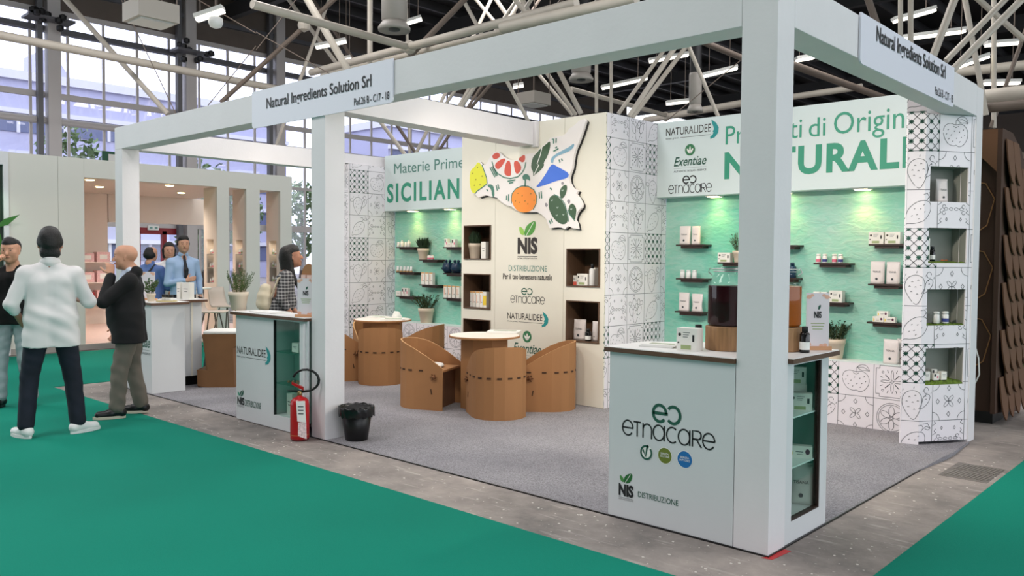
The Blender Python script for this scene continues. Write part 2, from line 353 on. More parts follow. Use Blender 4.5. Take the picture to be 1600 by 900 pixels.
# ------------------------------------------------------------------ hall shell: roof deck, purlins, glazed wall
structure('ceiling', MB().box(-24.5, 26, -26, 60, 10.0, 10.2), DECK, label='dark corrugated roof deck high over the hall')
ceil = bpy.data.objects['ceiling']
me_p = None; PUR = mat('grey_purlin', (0.24, 0.24, 0.25), 0.6)
for k in range(34):
    if me_p is None:
        o = MB().box(-0.05, 0.05, -24, 58, 9.72, 10.0).build('purlin', PUR, ceil, local=True); me_p = o.data
    else: o = link_mesh('purlin', me_p, None, ceil, local=True)
    o.location = (-24+k*1.25, 0, 0)
me_p = None
for k in range(9):
    if me_p is None:
        o = MB().box(-24, 20, -0.12, 0.12, 9.3, 9.75).build('roof_beam', mat('dark_roof_beam', (0.20, 0.20, 0.205), 0.6), ceil, local=True); me_p = o.data
    else: o = link_mesh('roof_beam', me_p, None, ceil, local=True)
    o.location = (0, -2+k*6.0, 0)
GX = -24.0
gw = thing('window_1', 'tall glazed end wall of the hall with mullions and transoms', None, (GX, 20, 0)); gw['kind'] = 'structure'
FRAME = mat('pale_window_frame', (0.76, 0.74, 0.73), 0.5); FRAMED = mat('dark_window_rail', (0.34, 0.34, 0.36), 0.5)
ys = [onX(px, 200, GX)[1] for px in (48, 107)]
MS = ys[1]-ys[0]; Y0 = ys[0]-4*MS; NM = 34
rows = [(2.62, 3.9), (4.0, 5.24), (5.42, 5.99), (6.15, 7.84), (7.99, 8.36)]
mm = None
for k in range(NM):
    if mm is None: o = MB().box(GX-0.03, GX+0.03, -0.035, 0.035, 2.5, 8.5).build('mullion', FRAME, gw, local=True); mm = o.data; mo = o
    else: o = link_mesh('mullion', mm, None, gw, local=True)
    o.location = (-GX, Y0+k*MS-20, 0)
for (z0, z1, m_, nm, dx) in [(5.99, 6.15, FRAME, 'transom', 0.06), (7.84, 7.99, FRAMED, 'rail', 0.12), (3.9, 4.0, FRAME, 'transom', 0.05), (2.4, 2.62, FRAME, 'lintel', 0.08), (8.36, 8.5, FRAME, 'transom', 0.05)]:
    MB().box(GX-dx, GX+dx, Y0, Y0+(NM-1)*MS, z0, z1).build(nm, m_, gw)
MB().tube((GX+0.12, Y0, 5.33), (GX+0.12, Y0+(NM-1)*MS, 5.33), 0.1).build('transom_tube', FRAME, gw)
for j, (z0, z1) in enumerate(rows):
    pm = None
    for k in range(NM-1):
        if pm is None: o = MB().box(-0.006, 0.006, 0.035, MS-0.035, z0, z1).build('pane', GLASS, gw, local=True); pm = o.data
        else: o = link_mesh('pane', pm, None, gw, local=True)
        o.location = (0, Y0+k*MS-20, 0)
# columns of the glazed wall, fascia above it
for px in (79, 291, 430):
    y = onX(px, 200, GX)[1]
    MB().box(GX+0.1, GX+0.38, y-0.17, y+0.17, 0, 9.9).build('column', FRAME, gw)
    MB().box(GX+0.15, GX+0.33, y-0.42, y-0.28, 0, 9.9).build('downpipe', mat('grey_pipe', (0.38, 0.38, 0.39), 0.5), gw)
structure('wall_left', MB().box(GX-0.2, GX+0.1, Y0-2, Y0+(NM-1)*MS, 8.5, 10.0), mat('brown_fascia', (0.38, 0.34, 0.31), 0.7, var=0.05, vscale=2), label='brown fascia over the glazed hall wall')
wl = bpy.data.objects['wall_left']
MB().box(GX+0.1, GX+0.22, Y0-2, Y0+(NM-1)*MS, 9.05, 9.18).build('ledge', FRAMED, wl)
# lower storey of the wall: doors and solid panels
y0d, y1d = onX(217, 370, GX)[1], onX(293, 370, GX)[1]
DOORRED = mat('red_door_frame', (0.52, 0.08, 0.12), 0.5)
d1 = thing('door_1', 'red framed glass entrance doors in the glazed hall wall', None, (GX, (y0d+y1d)/2, 0)); d1['kind'] = 'structure'
for k, y in enumerate((y0d-0.12, (y0d+y1d)/2-0.08, y1d-0.06)): MB().box(GX-0.05, GX+0.08, y, y+0.14, 0, 2.3).build('door_frame', DOORRED, d1)
MB().box(GX-0.05, GX+0.08, y0d-0.12, y1d+0.08, 2.2, 2.4).build('door_head', DOORRED, d1)
for a, b in ((y0d, (y0d+y1d)/2-0.08), ((y0d+y1d)/2+0.06, y1d-0.06)): MB().box(GX-0.01, GX+0.01, a, b, 0.05, 2.2).build('door_pane', GLASS, d1)
sgn = thing('exit_sign', 'small pale exit sign over the red hall doors', 'sign', onX(240, 356, GX+0.15))
c = onX(240, 356, GX+0.15); MB().box(GX+0.1, GX+0.15, c[1]-0.17, c[1]+0.17, c[2]-0.07, c[2]+0.07).build('sign_plate', PAPER, sgn)
for k in (-1, 1): MB().box(GX+0.15, GX+0.155, c[1]+k*0.08-0.045, c[1]+k*0.08+0.045, c[2]-0.03, c[2]+0.03).build('sign_symbol', mat('grey_green_symbol', (0.45, 0.62, 0.58), 0.5), sgn)
lower = MB()
for k in range(NM-1):
    a = Y0+k*MS
    if a+MS < y0d-0.1 or a > y1d+0.1: MB().box(-0.006, 0.006, a+0.035, a+MS-0.035, 0.1, 2.4).build('pane', GLASS, gw, local=True).location = (0, -20, 0)
    MB().box(GX-0.03, GX+0.03, a-0.035, a+0.035, 0, 2.4).build('mullion', FRAME, gw) if not (y0d-0.3 < a < y1d+0.2) else None
es = thing('emergency_sign', 'green and white emergency exit sign on the glazed wall', 'sign', onX(173, 247, GX+0.3))
c = onX(173, 246, GX+0.3); MB().box(GX+0.2, GX+0.26, c[1]-0.22, c[1]+0.5, c[2]-0.18, c[2]+0.18).build('sign_box', mat('exit_green', (0.05, 0.32, 0.20), 0.5), es)
MB().box(GX+0.26, GX+0.265, c[1]-0.05, c[1]+0.4, c[2]-0.1, c[2]+0.1).build('sign_symbol', PAPER, es)

# ------------------------------------------------------------------ outside: ground, pale buildings, trees
structure('ground_outside', MB().box(-120, GX-0.3, -60, 120, -0.12, -0.02), mat('pale_paving', (0.75, 0.74, 0.72), 0.8, var=0.05, vscale=0.3), label='pale paving outside the glazed wall')
BLD = mat('lavender_grey_facade', (0.70, 0.70, 0.80), 0.7, var=0.04, vscale=0.6); BLD2 = mat('white_facade', (0.84, 0.84, 0.87), 0.7); BLDG = mat('dark_facade_glass', (0.40, 0.43, 0.55), 0.3)
def building(label, x, y0, y1, z1, bands):
    b = thing('building', label, 'building', (x, (y0+y1)/2, 0))
    MB().box(x-8, x, y0, y1, 0, z1).build('wall', BLD, b)
    MB().box(x-8.2, x+0.25, y0-0.2, y1+0.2, z1, z1+0.5).build('parapet', BLD2, b)
    for z in bands:
        MB().box(x, x+0.08, y0+0.3, y1-0.3, z, z+1.0).build('window_strip', BLDG, b)
        MB().box(x, x+0.35, y0, y1, z+1.05, z+1.3).build('ledge', BLD2, b)
        n = int((y1-y0)/2.4)
        for k in range(1, n): MB().box(x, x+0.14, y0+k*(y1-y0)/n-0.09, y0+k*(y1-y0)/n+0.09, z-0.05, z+1.05).build('window_post', BLD2, b)
    return b
b1 = building('long lavender grey building seen through the hall windows', -52, -8, 30, 11.6, (1.2, 3.6, 6.0, 8.6))
b2 = building('lower pale building to the right behind the hall windows', -44, 33, 80, 10.6, (1.0, 3.4, 5.8, 8.0))
yh0, yh1 = onX(88, 100, -50)[1], onX(137, 100, -50)[1]
MB().prism([(yh0, 12.1), (yh0, 13.6), (yh0+(yh1-yh0)*0.35, 13.8), (yh1, 12.1)], (-3, 0, 0), (-52.5, 0, 0), (0, 1, 0), (0, 0, 1)).build('rooftop_hood', BLD, b1)
def tree(px, py, X, h, r, label):
    c = onX(px, py, X); t = thing('tree', label, 'tree', (X, c[1], 0), 'trees outside the hall')
    MB().path([(X, c[1], 0), (X+0.1, c[1]+0.1, h*0.4), (X, c[1], h*0.8)], [0.14, 0.11, 0.05], 7).build('trunk', mat('bark', (0.33, 0.27, 0.22), 0.9), t)
    mb = MB()
    for i in range(900):
        v = RNG.normal(size=3); v /= np.linalg.norm(v); q = np.array([X, c[1], h*0.66])+v*np.array([r, r, h*0.36])*RNG.uniform(0.25, 1)**0.5
        a = RNG.normal(size=3); a /= np.linalg.norm(a); b = np.cross(a, RNG.normal(size=3)); b /= np.linalg.norm(b); s_ = RNG.uniform(0.1, 0.2)
        mb.add([q-a*s_, q+b*s_*0.5, q+a*s_, q-b*s_*0.5], [(0, 1, 2, 3)])
    f = mb.build('foliage', mat('tree_leaf', (0.42, 0.52, 0.33), 0.7, var=0.25, vscale=2), t); f['kind'] = 'stuff'
for a in [(108, 200, -29, 6.0, 1.3, 'green tree outside the glazing beside the first white column'), (56, 220, -33, 4.9, 0.8, 'small green tree outside near the left edge of the glazing'),
          (320, 250, -29, 5.2, 1.4, 'green tree outside behind the first white stand post'), (372, 262, -35, 5.2, 1.2, 'green tree outside above the cream piers of the far stand'),
          (470, 270, -30, 4.8, 1.3, 'green tree outside seen past the second stand post'), (312, 400, -26, 3.0, 0.8, 'leafy shrub outside beside the red hall doors')]: tree(*a)

# ------------------------------------------------------------------ space frame of the roof
CH = 6.3
fr = thing('roof_space_frame', 'pale tubular steel space frame carrying the hall roof', 'roof frame', (-8, 12, CH))
def chord(a, b, r, m_=STEELW, z=CH, ext=0.0):
    A = onZ(*a, z); B = onZ(*b, z); A, B = A-(B-A)*ext, B+(B-A)*ext
    autosmooth(MB().tube(A, B, r, 12).build('chord_tube', m_, fr))
def strut(a, b, D, r, m_=STEELW, up=True, D2=None):
    """web member seen between two pixels, D metres along the view axis; runs on to the upper chords"""
    A = atD(*a, D); B = atD(*b, D2 or D)
    if A[2] < B[2]: A, B = B, A
    if up and A[2] < 9.6 and A[2]-B[2] > 0.05: A = B+(A-B)*(9.6-B[2])/(A[2]-B[2])
    autosmooth(MB().tube(A, B, r, 10).build('web_tube', m_, fr))
chord((0, 55), (475, 147), 0.10, ext=0.05); chord((400, 8), (640, 74), 0.085, ext=0.02)
chord((892, 139), (1040, 180), 0.07, STEELW); chord((1100, 66), (1158, 90), 0.07, STEELD, ext=0.3)
chord((1243, 103), (1378, 152), 0.085, STEELD, z=5.8, ext=0.2)
chord((545, 98), (800, 31), 0.09, ext=0.3); chord((560, 105), (800, 46), 0.07, ext=0.3); chord((640, 74), (700, 58), 0.07)
chord((800, 40), (975, 2), 0.11, z=6.0, ext=0.1); chord((1020, 186), (1155, 162), 0.11, ext=0.1); chord((1180, 160), (1330, 138), 0.09, ext=0.1)
chord((1500, 112), (1600, 102), 0.12, ext=0.2); chord((1530, 153), (1600, 145), 0.16, STEELW, z=5.0, ext=0.3); chord((1530, 170), (1600, 163), 0.10, STEELD, z=4.7, ext=0.3)
for a, b, D, w, m_ in [((103, 0), (262, 178), 21, 9, STEELW), ((475, -10), (545, 112), 19, 13, STEELW), ((475, 42), (345, 160), 21, 8, STEELD), ((578, 0), (578, 103), 20, 9, STEELW), ((725, 0), (640, 88), 19, 10, STEELD),
                       ((805, 0), (838, 40), 17, 8, STEELW), ((838, 112), (895, 180), 24, 6, STEELW), ((853, 112), (900, 180), 23, 7, STEELW), ((872, 108), (908, 178), 22, 9, STEELW),
                       ((932, 95), (932, 176), 22, 6, STEELW), ((955, 92), (955, 178), 22, 6, STEELW), ((1040, 75), (966, 178), 21, 7, STEELW), ((1056, 72), (983, 182), 20, 9, STEELW), ((1076, 68), (988, 184), 21, 8, STEELW), ((1076, 72), (1122, 182), 20, 7, STEELW),
                       ((1355, -5), (1372, 44), 15, 12, STEELD), ((1407, 0), (1407, 75), 16, 8, STEELW), ((1423, 0), (1423, 85), 16, 9, STEELW), ((1491, 0), (1455, 95), 15, 13, STEELW), ((1508, 0), (1541, 180), 17, 9, STEELW),
                       ((1570, 0), (1478, 95), 16, 10, STEELW), ((1600, -4), (1488, 110), 15, 12, STEELW), ((1553, 40), (1553, 200), 18, 8, STEELW), ((1598, 60), (1548, 200), 18, 7, STEELD), ((1530, 0), (1600, 62), 17, 10, STEELW),
                       ((594, 190), (633, 242), 24, 7, STEELW), ((620, 195), (650, 240), 25, 6, STEELD), ((668, 203), (649, 242), 24, 6, STEELW), ((695, 205), (676, 238), 23, 7, STEELW), ((704, 208), (684, 238), 24, 5, STEELD), ((639, 195), (640, 242), 25, 5, STEELW),
                       ((712, 140), (693, 168), 22, 6, STEELW), ((742, 135), (718, 172), 21, 7, STEELW), ((763, 136), (731, 174), 22, 6, STEELD), ((797, 136), (826, 190), 20, 7, STEELW), ((445, 190), (425, 245), 23, 6, STEELW)]:
    strut(a, b, D, w/2*D/FPX*0.9, m_)
for a, b in [((190, 0), (275, 178)), ((310, 0), (400, 52)), ((400, 50), (520, 118)), ((1160, 92), (1040, 190)), ((462, 0), (400, 78)), ((325, 165), (400, 72))]:
    MB().tube(atD(*a, 20), atD(*b, 20), 0.012, 5).build('brace_cable', STEELD, fr)
nd = MB()
for (px, py) in ((640, 74), (475, 40), (1040, 182)):
    c = onZ(px, py, CH) if (px, py) != (475, 40) else atD(475, 40, 21)
    MB().lathe([(0.02, -0.16), (0.13, -0.1), (0.16, 0), (0.13, 0.1), (0.02, 0.16)], c, 12).build('frame_node', STEELW, fr)

# ------------------------------------------------------------------ lamps, diffusers and heaters under the roof
LAMP = mat('lit_fluorescent', (1, 1, 1), 0.5, emit=(1, 0.97, 0.90), estr=3.0); LAMPDIM = mat('pale_lamp_housing', (0.80, 0.80, 0.78), 0.5)
def lamp(a, b, D, label, lit=True):
    A = atD(*a, D); B = atD(*b, D); t = thing('fluorescent_lamp', label, 'lamp', (A+B)/2, 'fluorescent lamps under the hall roof')
    d = (B-A)/np.linalg.norm(B-A); L = np.linalg.norm(B-A)/2; n = np.cross(d, (0, 0, 1)); n /= np.linalg.norm(n); z = np.cross(n, d)
    c = (A+B)/2
    MB().rbox(c+z*0.04, (L, 0.1, 0.035), d, n, z).build('housing', LAMPDIM, t)
    MB().rbox(c-z*0.015, (L*0.97, 0.07, 0.03), d, n, z).build('tube', LAMP if lit else LAMPDIM, t)
    for k in (-0.6, 0.6):
        q = c+d*L*k+z*0.07
        MB().tube(q, (q[0], q[1], 9.9), 0.008, 5).build('hanger', STEELD, t)
for k, (a, b, D, lab, l) in enumerate([((306, 30), (350, 15), 15, 'brightest fluorescent lamp, beside the white globe at upper left', True), ((493, 74), (541, 64), 22, 'fluorescent lamp left of the vertical truss tube', True), ((636, 36), (659, 29), 22, 'fluorescent lamp right of the round air diffuser', True),
        ((1041, 162), (1078, 158), 24, 'fluorescent lamp left of the dark duct over the niche', True), ((1098, 119), (1152, 106), 22, 'fluorescent lamp left of the corner post under the beam', True), ((1014, 96), (1076, 85), 23, 'fluorescent lamp over the forked truss tubes', True), ((940, 138), (1012, 122), 24, 'fluorescent lamp behind the paired vertical tubes', True),
        ((1396, 33), (1461, 15), 18, 'upper fluorescent lamp above the right sign board', True), ((1400, 62), (1508, 48), 19, 'long fluorescent lamp above the right sign board', True), ((1540, 70), (1596, 66), 19, 'fluorescent lamp at the upper right edge', True), ((1536, 130), (1593, 129), 20, 'fluorescent lamp behind the thick right tube', True),
        ((1492, 106), (1544, 88), 18, 'slanting fluorescent lamp near the crossing right tubes', True), ((802, 136), (818, 133), 24, 'short fluorescent lamp behind the long front beam', True), ((540, 93), (549, 91), 23, 'tiny lit lamp beside the diagonal tube behind the sign', True), ((1244, 94), (1272, 89), 20, 'fluorescent lamp just right of the corner post', True)]): lamp(a, b, D, lab, l)
gl = thing('globe_lamp', 'white globe lamp hanging beside the brightest fluorescent', 'lamp', atD(337, 34, 15))
c = atD(337, 34, 15); MB().lathe([(0.02, -0.12), (0.1, -0.09), (0.13, -0.02), (0.12, 0.06), (0.05, 0.1)], c, 16).build('globe', WHITEP, gl, smooth=True); MB().tube(c+np.array((0, 0, 0.1)), (c[0], c[1], 9.9), 0.015, 6).build('stem', STEELD, gl)
DUCT = mat('dark_duct', (0.17, 0.17, 0.175), 0.5, 0.4); RING = mat('pale_diffuser', (0.62, 0.60, 0.57), 0.5)
def diffuser(px, py, D, R, label):
    c = atD(px, py, D); t = thing('air_diffuser', label, 'air diffuser', c, 'round air diffusers under the hall roof')
    MB().lathe([(R*0.72, 0.9), (R*0.72, 9.69-c[2])], c, 20, closed=False).build('duct', DUCT, t, smooth=True)
    MB().lathe([(R*0.62, 0.12), (R*0.78, 0.16), (R*0.8, 0.85), (R*0.74, 0.92)], c, 20).build('collar', RING, t, smooth=True)
    MB().lathe([(R*0.5, -0.02), (R*0.98, -0.06), (R*1.0, 0.0), (R*0.7, 0.14), (R*0.5, 0.12)], c, 24).build('flared_ring', RING, t, smooth=True)
    MB().lathe([(0.02, -0.07), (R*0.35, -0.05), (R*0.38, 0.02), (0.02, 0.04)], c, 20).build('cone', mat('dark_cone', (0.3, 0.3, 0.3), 0.5), t, smooth=True)
diffuser(616, 44, 17, 0.33, 'large round air diffuser on a dark duct above the front beam'); diffuser(908, 123, 21, 0.31, 'round air diffuser half hidden under the front beam'); diffuser(1086, 172, 21, 0.20, 'round air diffuser on a dark duct left of the corner post')
def heater(px, py, D, label, s_=1.0):
    c = atD(px, py, D); t = thing('unit_heater', label, 'heater', c, 'box heaters under the hall roof'); w = 0.34*s_
    MB().box(c[0]-w, c[0]+w, c[1]-w*1.1, c[1]+w*1.1, c[2]-0.13*s_, c[2]+0.2*s_).build('casing', mat('pale_casing', (0.66, 0.63, 0.59), 0.5), t)
    MB().box(c[0]-w*0.8, c[0]+w*0.8, c[1]-w*0.9, c[1]+w*0.9, c[2]-0.16*s_, c[2]-0.13*s_).build('grille', mat('pale_grille', (0.78, 0.77, 0.75), 0.5), t)
    for sx in (-1, 1):
        for sy in (-1, 1): MB().tube((c[0]+sx*w*0.9, c[1]+sy*w, c[2]+0.2*s_), (c[0]+sx*w*0.9, c[1]+sy*w, 9.9), 0.012, 5).build('hanger_rod', STEELD, t)
heater(236, 24, 14.5, 'white box heater hanging at upper left', 0.95); heater(834, 157, 22, 'white box heater seen above the centre wall', 0.9)
for k, (px, py) in enumerate(((80, 28), (305, 80))):
    c = onX(px, py, GX+0.7); t = thing('cable_cluster', 'cluster of dark cables and clamps on the %s glazing column' % ('left' if k == 0 else 'right'), 'cables', c)
    for j in range(9):
        q = c+np.array([random.uniform(-0.2, 0.2), random.uniform(-0.45, 0.45), random.uniform(-0.3, 0.3)])
        MB().lathe([(0.04, -0.09), (0.1, -0.05), (0.1, 0.05), (0.04, 0.09)], q, 8).build('clamp', BLACKP, t)
    MB().box(c[0]-0.5, c[0]+0.1, c[1]-0.6, c[1]+0.6, c[2]-0.05, c[2]+0.02).build('bracket', FRAMED, t)

# ------------------------------------------------------------------ far end of the hall
structure('wall_back', MB().box(-24, 26, 46, 46.4, 0, 10.0), mat('brown_hall_wall', (0.36, 0.32, 0.29), 0.8, var=0.05, vscale=1), label='brown far wall of the hall')
HALLW = mat('pale_hall_wall', (0.62, 0.60, 0.58), 0.8)
structure('wall_front', MB().box(-24, 26, -26.4, -26, 0, 10.0), HALLW, label='pale hall wall behind the viewer')

# ------------------------------------------------------------------ white frame of the stand: posts and beams
ZB, ZT = 2.79, 3.05
st = thing('exhibition_stand', 'white timber post and beam structure of the exhibition stand', 'stand', (-4, 0, 0))
def sbox(name, x0, x1, y0, y1, z0, z1, m_=WHITE, par=None):
    return bevel(MB().box(x0, x1, y0, y1, z0, z1).build(name, m_, par or st), 0.003, 2)
sbox('post', -0.2, 0, 0, 0.2, 0, ZT)
sbox('post', -4.17, -3.97, 0, 0.2, 0, ZB)
sbox('post', -8.2, -8.0, 0, 0.2, 0, ZB)
sbox('post', -0.10, 0.0, 3.803, 4.0, 0.0, ZT-0.01)
sbox('beam', -4.17, -0.202, 0.0, 0.2, ZB, ZT)
sbox('beam', -8.2, -4.172, 0.0, 0.2, ZB, ZT-0.005)
sbox('beam', -0.2, 0.0, 0.202, 3.80, ZB, ZT)
bevel(MB().hexa([(-4.17, 0.2, ZB), (-3.97, 0.2, ZB), (-4.11, 2.80, ZB), (-4.36, 2.80, ZB), (-4.17, 0.2, ZT-0.01), (-3.97, 0.2, ZT-0.01), (-4.11, 2.80, ZT-0.01), (-4.36, 2.80, ZT-0.01)]).build('beam', WHITE, st), 0.003)
sbox('end_strip', -4.14, -4.07, 2.80, 2.848, ZB-0.02, ZT+0.0)
sbox('beam', -8.2, -8.0, 0.202, 3.14, ZB, ZT-0.01)
sbox('beam', -8.19, -8.0, 3.142, 3.95, 2.90, ZT-0.012)

# name boards on the beams
SIGNM = mat('lilac_white_board', (0.88, 0.88, 0.92), 0.45)
def board(pl, bl, tr, label, txt, sub):
    a = pl.uv(*bl); b = pl.uv(*tr); t = thing('sign_board', label, 'sign', pl.pt((a[0]+b[0])/2, a[1]), 'name boards on the stand beams')
    u0, u1, v0, v1 = a[0], b[0], a[1], b[1]; r = 0.03
    poly = [(u0, v1), (u0, v0+r)]+ell(u0+r, v0+r, r, r, 180, 270, 6)[1:]+[(u1-r, v0)]+ell(u1-r, v0+r, r, r, 270, 360, 6)[1:]+[(u1, v1)]
    MB().prism(poly, pl.n*0.012, pl.pt(0, 0, 0.004), pl.u, (0, 0, 1)).build('panel', SIGNM, t)
    p2 = Plane(pl.o+pl.n*0.016, pl.u, pl.n)
    text_px(txt[0], p2, txt[1], txt[2], INKB, t, bold=0.012); text_px(sub[0], p2, sub[1], sub[2], INKB, t, bold=0.012)
PF = planeY(0.0); PR = planeX(0.0)
def midv(pl, a, b): return pl.uv(*a), pl.uv(*b)
# board coordinates come from its corners on the beam face
def board2(pl, u0, u1, v0, v1, label, main, sub):
    t = thing('sign_board', label, 'sign', pl.pt((u0+u1)/2, v0), 'name boards on the stand beams'); r = 0.035
    poly = [(u0, v1), (u0, v0+r)]+ell(u0+r, v0+r, r, r, 180, 270, 6)[1:]+[(u1-r, v0)]+ell(u1-r, v0+r, r, r, 270, 360, 6)[1:]+[(u1, v1)]
    MB().prism(poly, pl.n*0.012, pl.pt(0, 0, 0.003), pl.u, (0, 0, 1)).build('panel', SIGNM, t)
    p2 = Plane(pl.o+pl.n*0.0165, pl.u, pl.n)
    text('Natural Ingredients Solution Srl', p2, *main, INKB, t, bold=0.014); text('Pad.26 B - C17 - 18', p2, *sub, INKB, t, bold=0.012)
uL = PF.uv(396, 190)[0]; uR = PF.uv(616, 130)[0]; vb = PF.uv(490, 184)[1]; vt = ZT+0.015
tl = PF.uv(419, 162)[0]; tr = PF.uv(583, 140)[0]; sl = PF.uv(556, 164)[0]; sr = PF.uv(611, 152)[0]
board2(PF, uL, uR, vb, vt, 'white name board on the long front beam above the second post', (tl, tr, vb+0.125, vb+0.25), (sl, sr, vb+0.03, vb+0.09))
uL = PR.uv(1341, 60)[0]; uR = PR.uv(1487, 150)[0]; vb = PR.uv(1410, 132)[1]; tl = PR.uv(1365, 70)[0]; tr = PR.uv(1473, 135)[0]; sl = PR.uv(1457, 152)[0]; sr = PR.uv(1485, 163)[0]
board2(PR, uL, uR, vb, vt, 'white name board on the right side beam near the tiled column', (tl, tr, vb+0.15, vb+0.28), (sl, sr, vb+0.03, vb+0.09))

# ------------------------------------------------------------------ printed tile motifs: line drawings on 0.325 m squares
TS = 0.325; ZT0 = 2.48                             # tile edge and one row joint
def motif(kind):
    """list of (points, width, ink) in unit tile coordinates"""
    w = 0.012; out = []
    def ln(p, ww=w, ink=0): out.append((p, ww, ink))
    if kind == 'lattice':
        for k in range(-4, 5):
            a = k/4
            ln([(max(0, a), max(0, -a)), (min(1, 1+a), min(1, 1-a))], 0.016, 0); ln([(max(0, a), min(1, 1+a)), (min(1, 1+a), max(0, a))], 0.016, 0)
        for i in range(5):
            for j in range(5):
                for q in ((i/4, j/4), ((i+0.5)/4, (j+0.5)/4)):
                    if q[0] > 1.01 or q[1] > 1.01: continue
                    if (q[0]*8) % 2 < 0.01:
                        for t in range(4):
                            c, s_ = 0.055*math.cos(t*math.pi/4), 0.055*math.sin(t*math.pi/4); ln([(q[0]-c, q[1]-s_), (q[0]+c, q[1]+s_)], 0.026, 1)
    elif kind == 'lemon':
        ln(smooth_loop([(0.10, 0.12), (0.16, 0.30), (0.22, 0.52), (0.45, 0.72), (0.72, 0.72), (0.80, 0.60), (0.78, 0.42), (0.62, 0.20), (0.36, 0.12), (0.20, 0.14), (0.14, 0.07)]) , w)
        ln([(0.66, 0.72), (0.74, 0.82), (0.68, 0.90), (0.58, 0.88)], w); ln([(0.70, 0.78), (0.82, 0.86), (0.94, 0.82), (0.86, 0.94), (0.72, 0.92)], w); ln([(0.78, 0.80), (0.88, 0.76), (0.96, 0.82)], w)
        for q in ((0.42, 0.35), (0.5, 0.5), (0.36, 0.5), (0.6, 0.42), (0.58, 0.6), (0.46, 0.24), (0.3, 0.32)): ln([(q[0], q[1]), (q[0]+0.025, q[1]+0.02)], 0.016)
    elif kind == 'orange':
        ln(smooth_loop([(0.10, 0.45), (0.14, 0.66), (0.32, 0.74), (0.5, 0.68), (0.68, 0.74), (0.86, 0.60), (0.88, 0.38), (0.76, 0.18), (0.60, 0.12), (0.52, 0.18), (0.44, 0.14), (0.24, 0.20)]), w)
        ln([(0.5, 0.68), (0.50, 0.80), (0.58, 0.88)], w); ln(smooth_loop([(0.52, 0.82), (0.64, 0.92), (0.80, 0.90), (0.90, 0.72), (0.78, 0.76), (0.66, 0.74)]), w); ln([(0.54, 0.82), (0.70, 0.84), (0.86, 0.76)], w)
        ln([(0.42, 0.66), (0.5, 0.62), (0.58, 0.66)], w)
        for q in ((0.25, 0.55), (0.35, 0.42), (0.28, 0.32), (0.45, 0.52), (0.6, 0.5), (0.72, 0.56), (0.66, 0.36), (0.76, 0.42), (0.52, 0.34), (0.4, 0.26), (0.62, 0.25), (0.2, 0.44)): ln([(q[0], q[1]), (q[0]+0.022, q[1]+0.02)], 0.018)
    elif kind == 'pear':
        ln(smooth_loop([(0.42, 0.04), (0.28, 0.22), (0.16, 0.48), (0.24, 0.74), (0.46, 0.82), (0.66, 0.70), (0.68, 0.44), (0.58, 0.20), (0.50, 0.04)]), w)
        ln(smooth_loop([(0.56, 0.30), (0.70, 0.34), (0.86, 0.46), (0.94, 0.64), (0.84, 0.72), (0.70, 0.62), (0.68, 0.46)]), w); ln(ell(0.10, 0.66, 0.09, 0.07, 20, 340, 10), w); ln(ell(0.80, 0.80, 0.07, 0.08, 0, 300, 10), w)
        for q in ((0.36, 0.62), (0.5, 0.66), (0.44, 0.48), (0.56, 0.52), (0.34, 0.36), (0.48, 0.3), (0.8, 0.56), (0.78, 0.64), (0.3, 0.5)): ln([(q[0]-0.02, q[1]), (q[0], q[1]+0.02), (q[0]+0.02, q[1])], 0.012)
        for q in ((0.46, 0.85), (0.2, 0.78), (0.70, 0.76), (0.94, 0.70)): ln([q, (q[0]+0.01, q[1]+0.05)], 0.012)
    elif kind == 'cactus':
        for (cx, cy, rx, ry, rt) in ((0.48, 0.30, 0.13, 0.27, 0), (0.26, 0.42, 0.10, 0.17, 25), (0.72, 0.46, 0.10, 0.18, -25), (0.44, 0.72, 0.10, 0.12, 8), (0.68, 0.74, 0.07, 0.1, -10), (0.18, 0.68, 0.06, 0.07, 10), (0.86, 0.70, 0.06, 0.07, -20), (0.40, 0.90, 0.05, 0.06, 0), (0.56, 0.56, 0.08, 0.12, -15)): ln(ell(cx, cy, rx, ry, 0, 362, 16, rt), w)
        for i in range(14): q = (0.2+0.6*((i*0.37) % 1), 0.12+0.7*((i*0.61) % 1)); ln([q, (q[0]+0.02, q[1]+0.03)], 0.012)
    elif kind == 'slice':
        ln(ell(0.5, 0.48, 0.40, 0.42, 0, 365, 30), w); ln(ell(0.5, 0.48, 0.35, 0.37, 0, 365, 30), w); ln(ell(0.5, 0.48, 0.035, 0.035, 0, 370, 8), w)
        for k in range(6):
            a = 60*k+30; c, s_ = math.cos(math.radians(a)), math.sin(math.radians(a)); ln(ell(0.5+0.19*c, 0.48+0.19*s_, 0.14, 0.075, 0, 365, 14, a), w)
    elif kind == 'flower':
        for (x, y, a) in ((0, 0, 0), (1, 0, 90), (1, 1, 180), (0, 1, 270)): ln(ell(x, y, 0.22, 0.22, a, a+90, 8), w)
        for k in range(4):
            a = 45+90*k; c, s_ = math.cos(math.radians(a)), math.sin(math.radians(a)); ln(ell(0.5+0.10*c, 0.5+0.10*s_, 0.10, 0.045, 0, 365, 12, a), w)
        for (x, y) in ((0.5, 0.84), (0.5, 0.16), (0.16, 0.5), (0.84, 0.5)): ln([(x, y+0.07), (x+0.05, y), (x, y-0.07), (x-0.05, y), (x, y+0.07)], w)
    elif kind == 'snow':
        ln([(0.16, 0.06), (0.84, 0.06), (0.84, 0.14), (0.94, 0.14), (0.94, 0.86), (0.84, 0.86), (0.84, 0.94), (0.16, 0.94), (0.16, 0.86), (0.06, 0.86), (0.06, 0.14), (0.16, 0.14), (0.16, 0.06)], w)
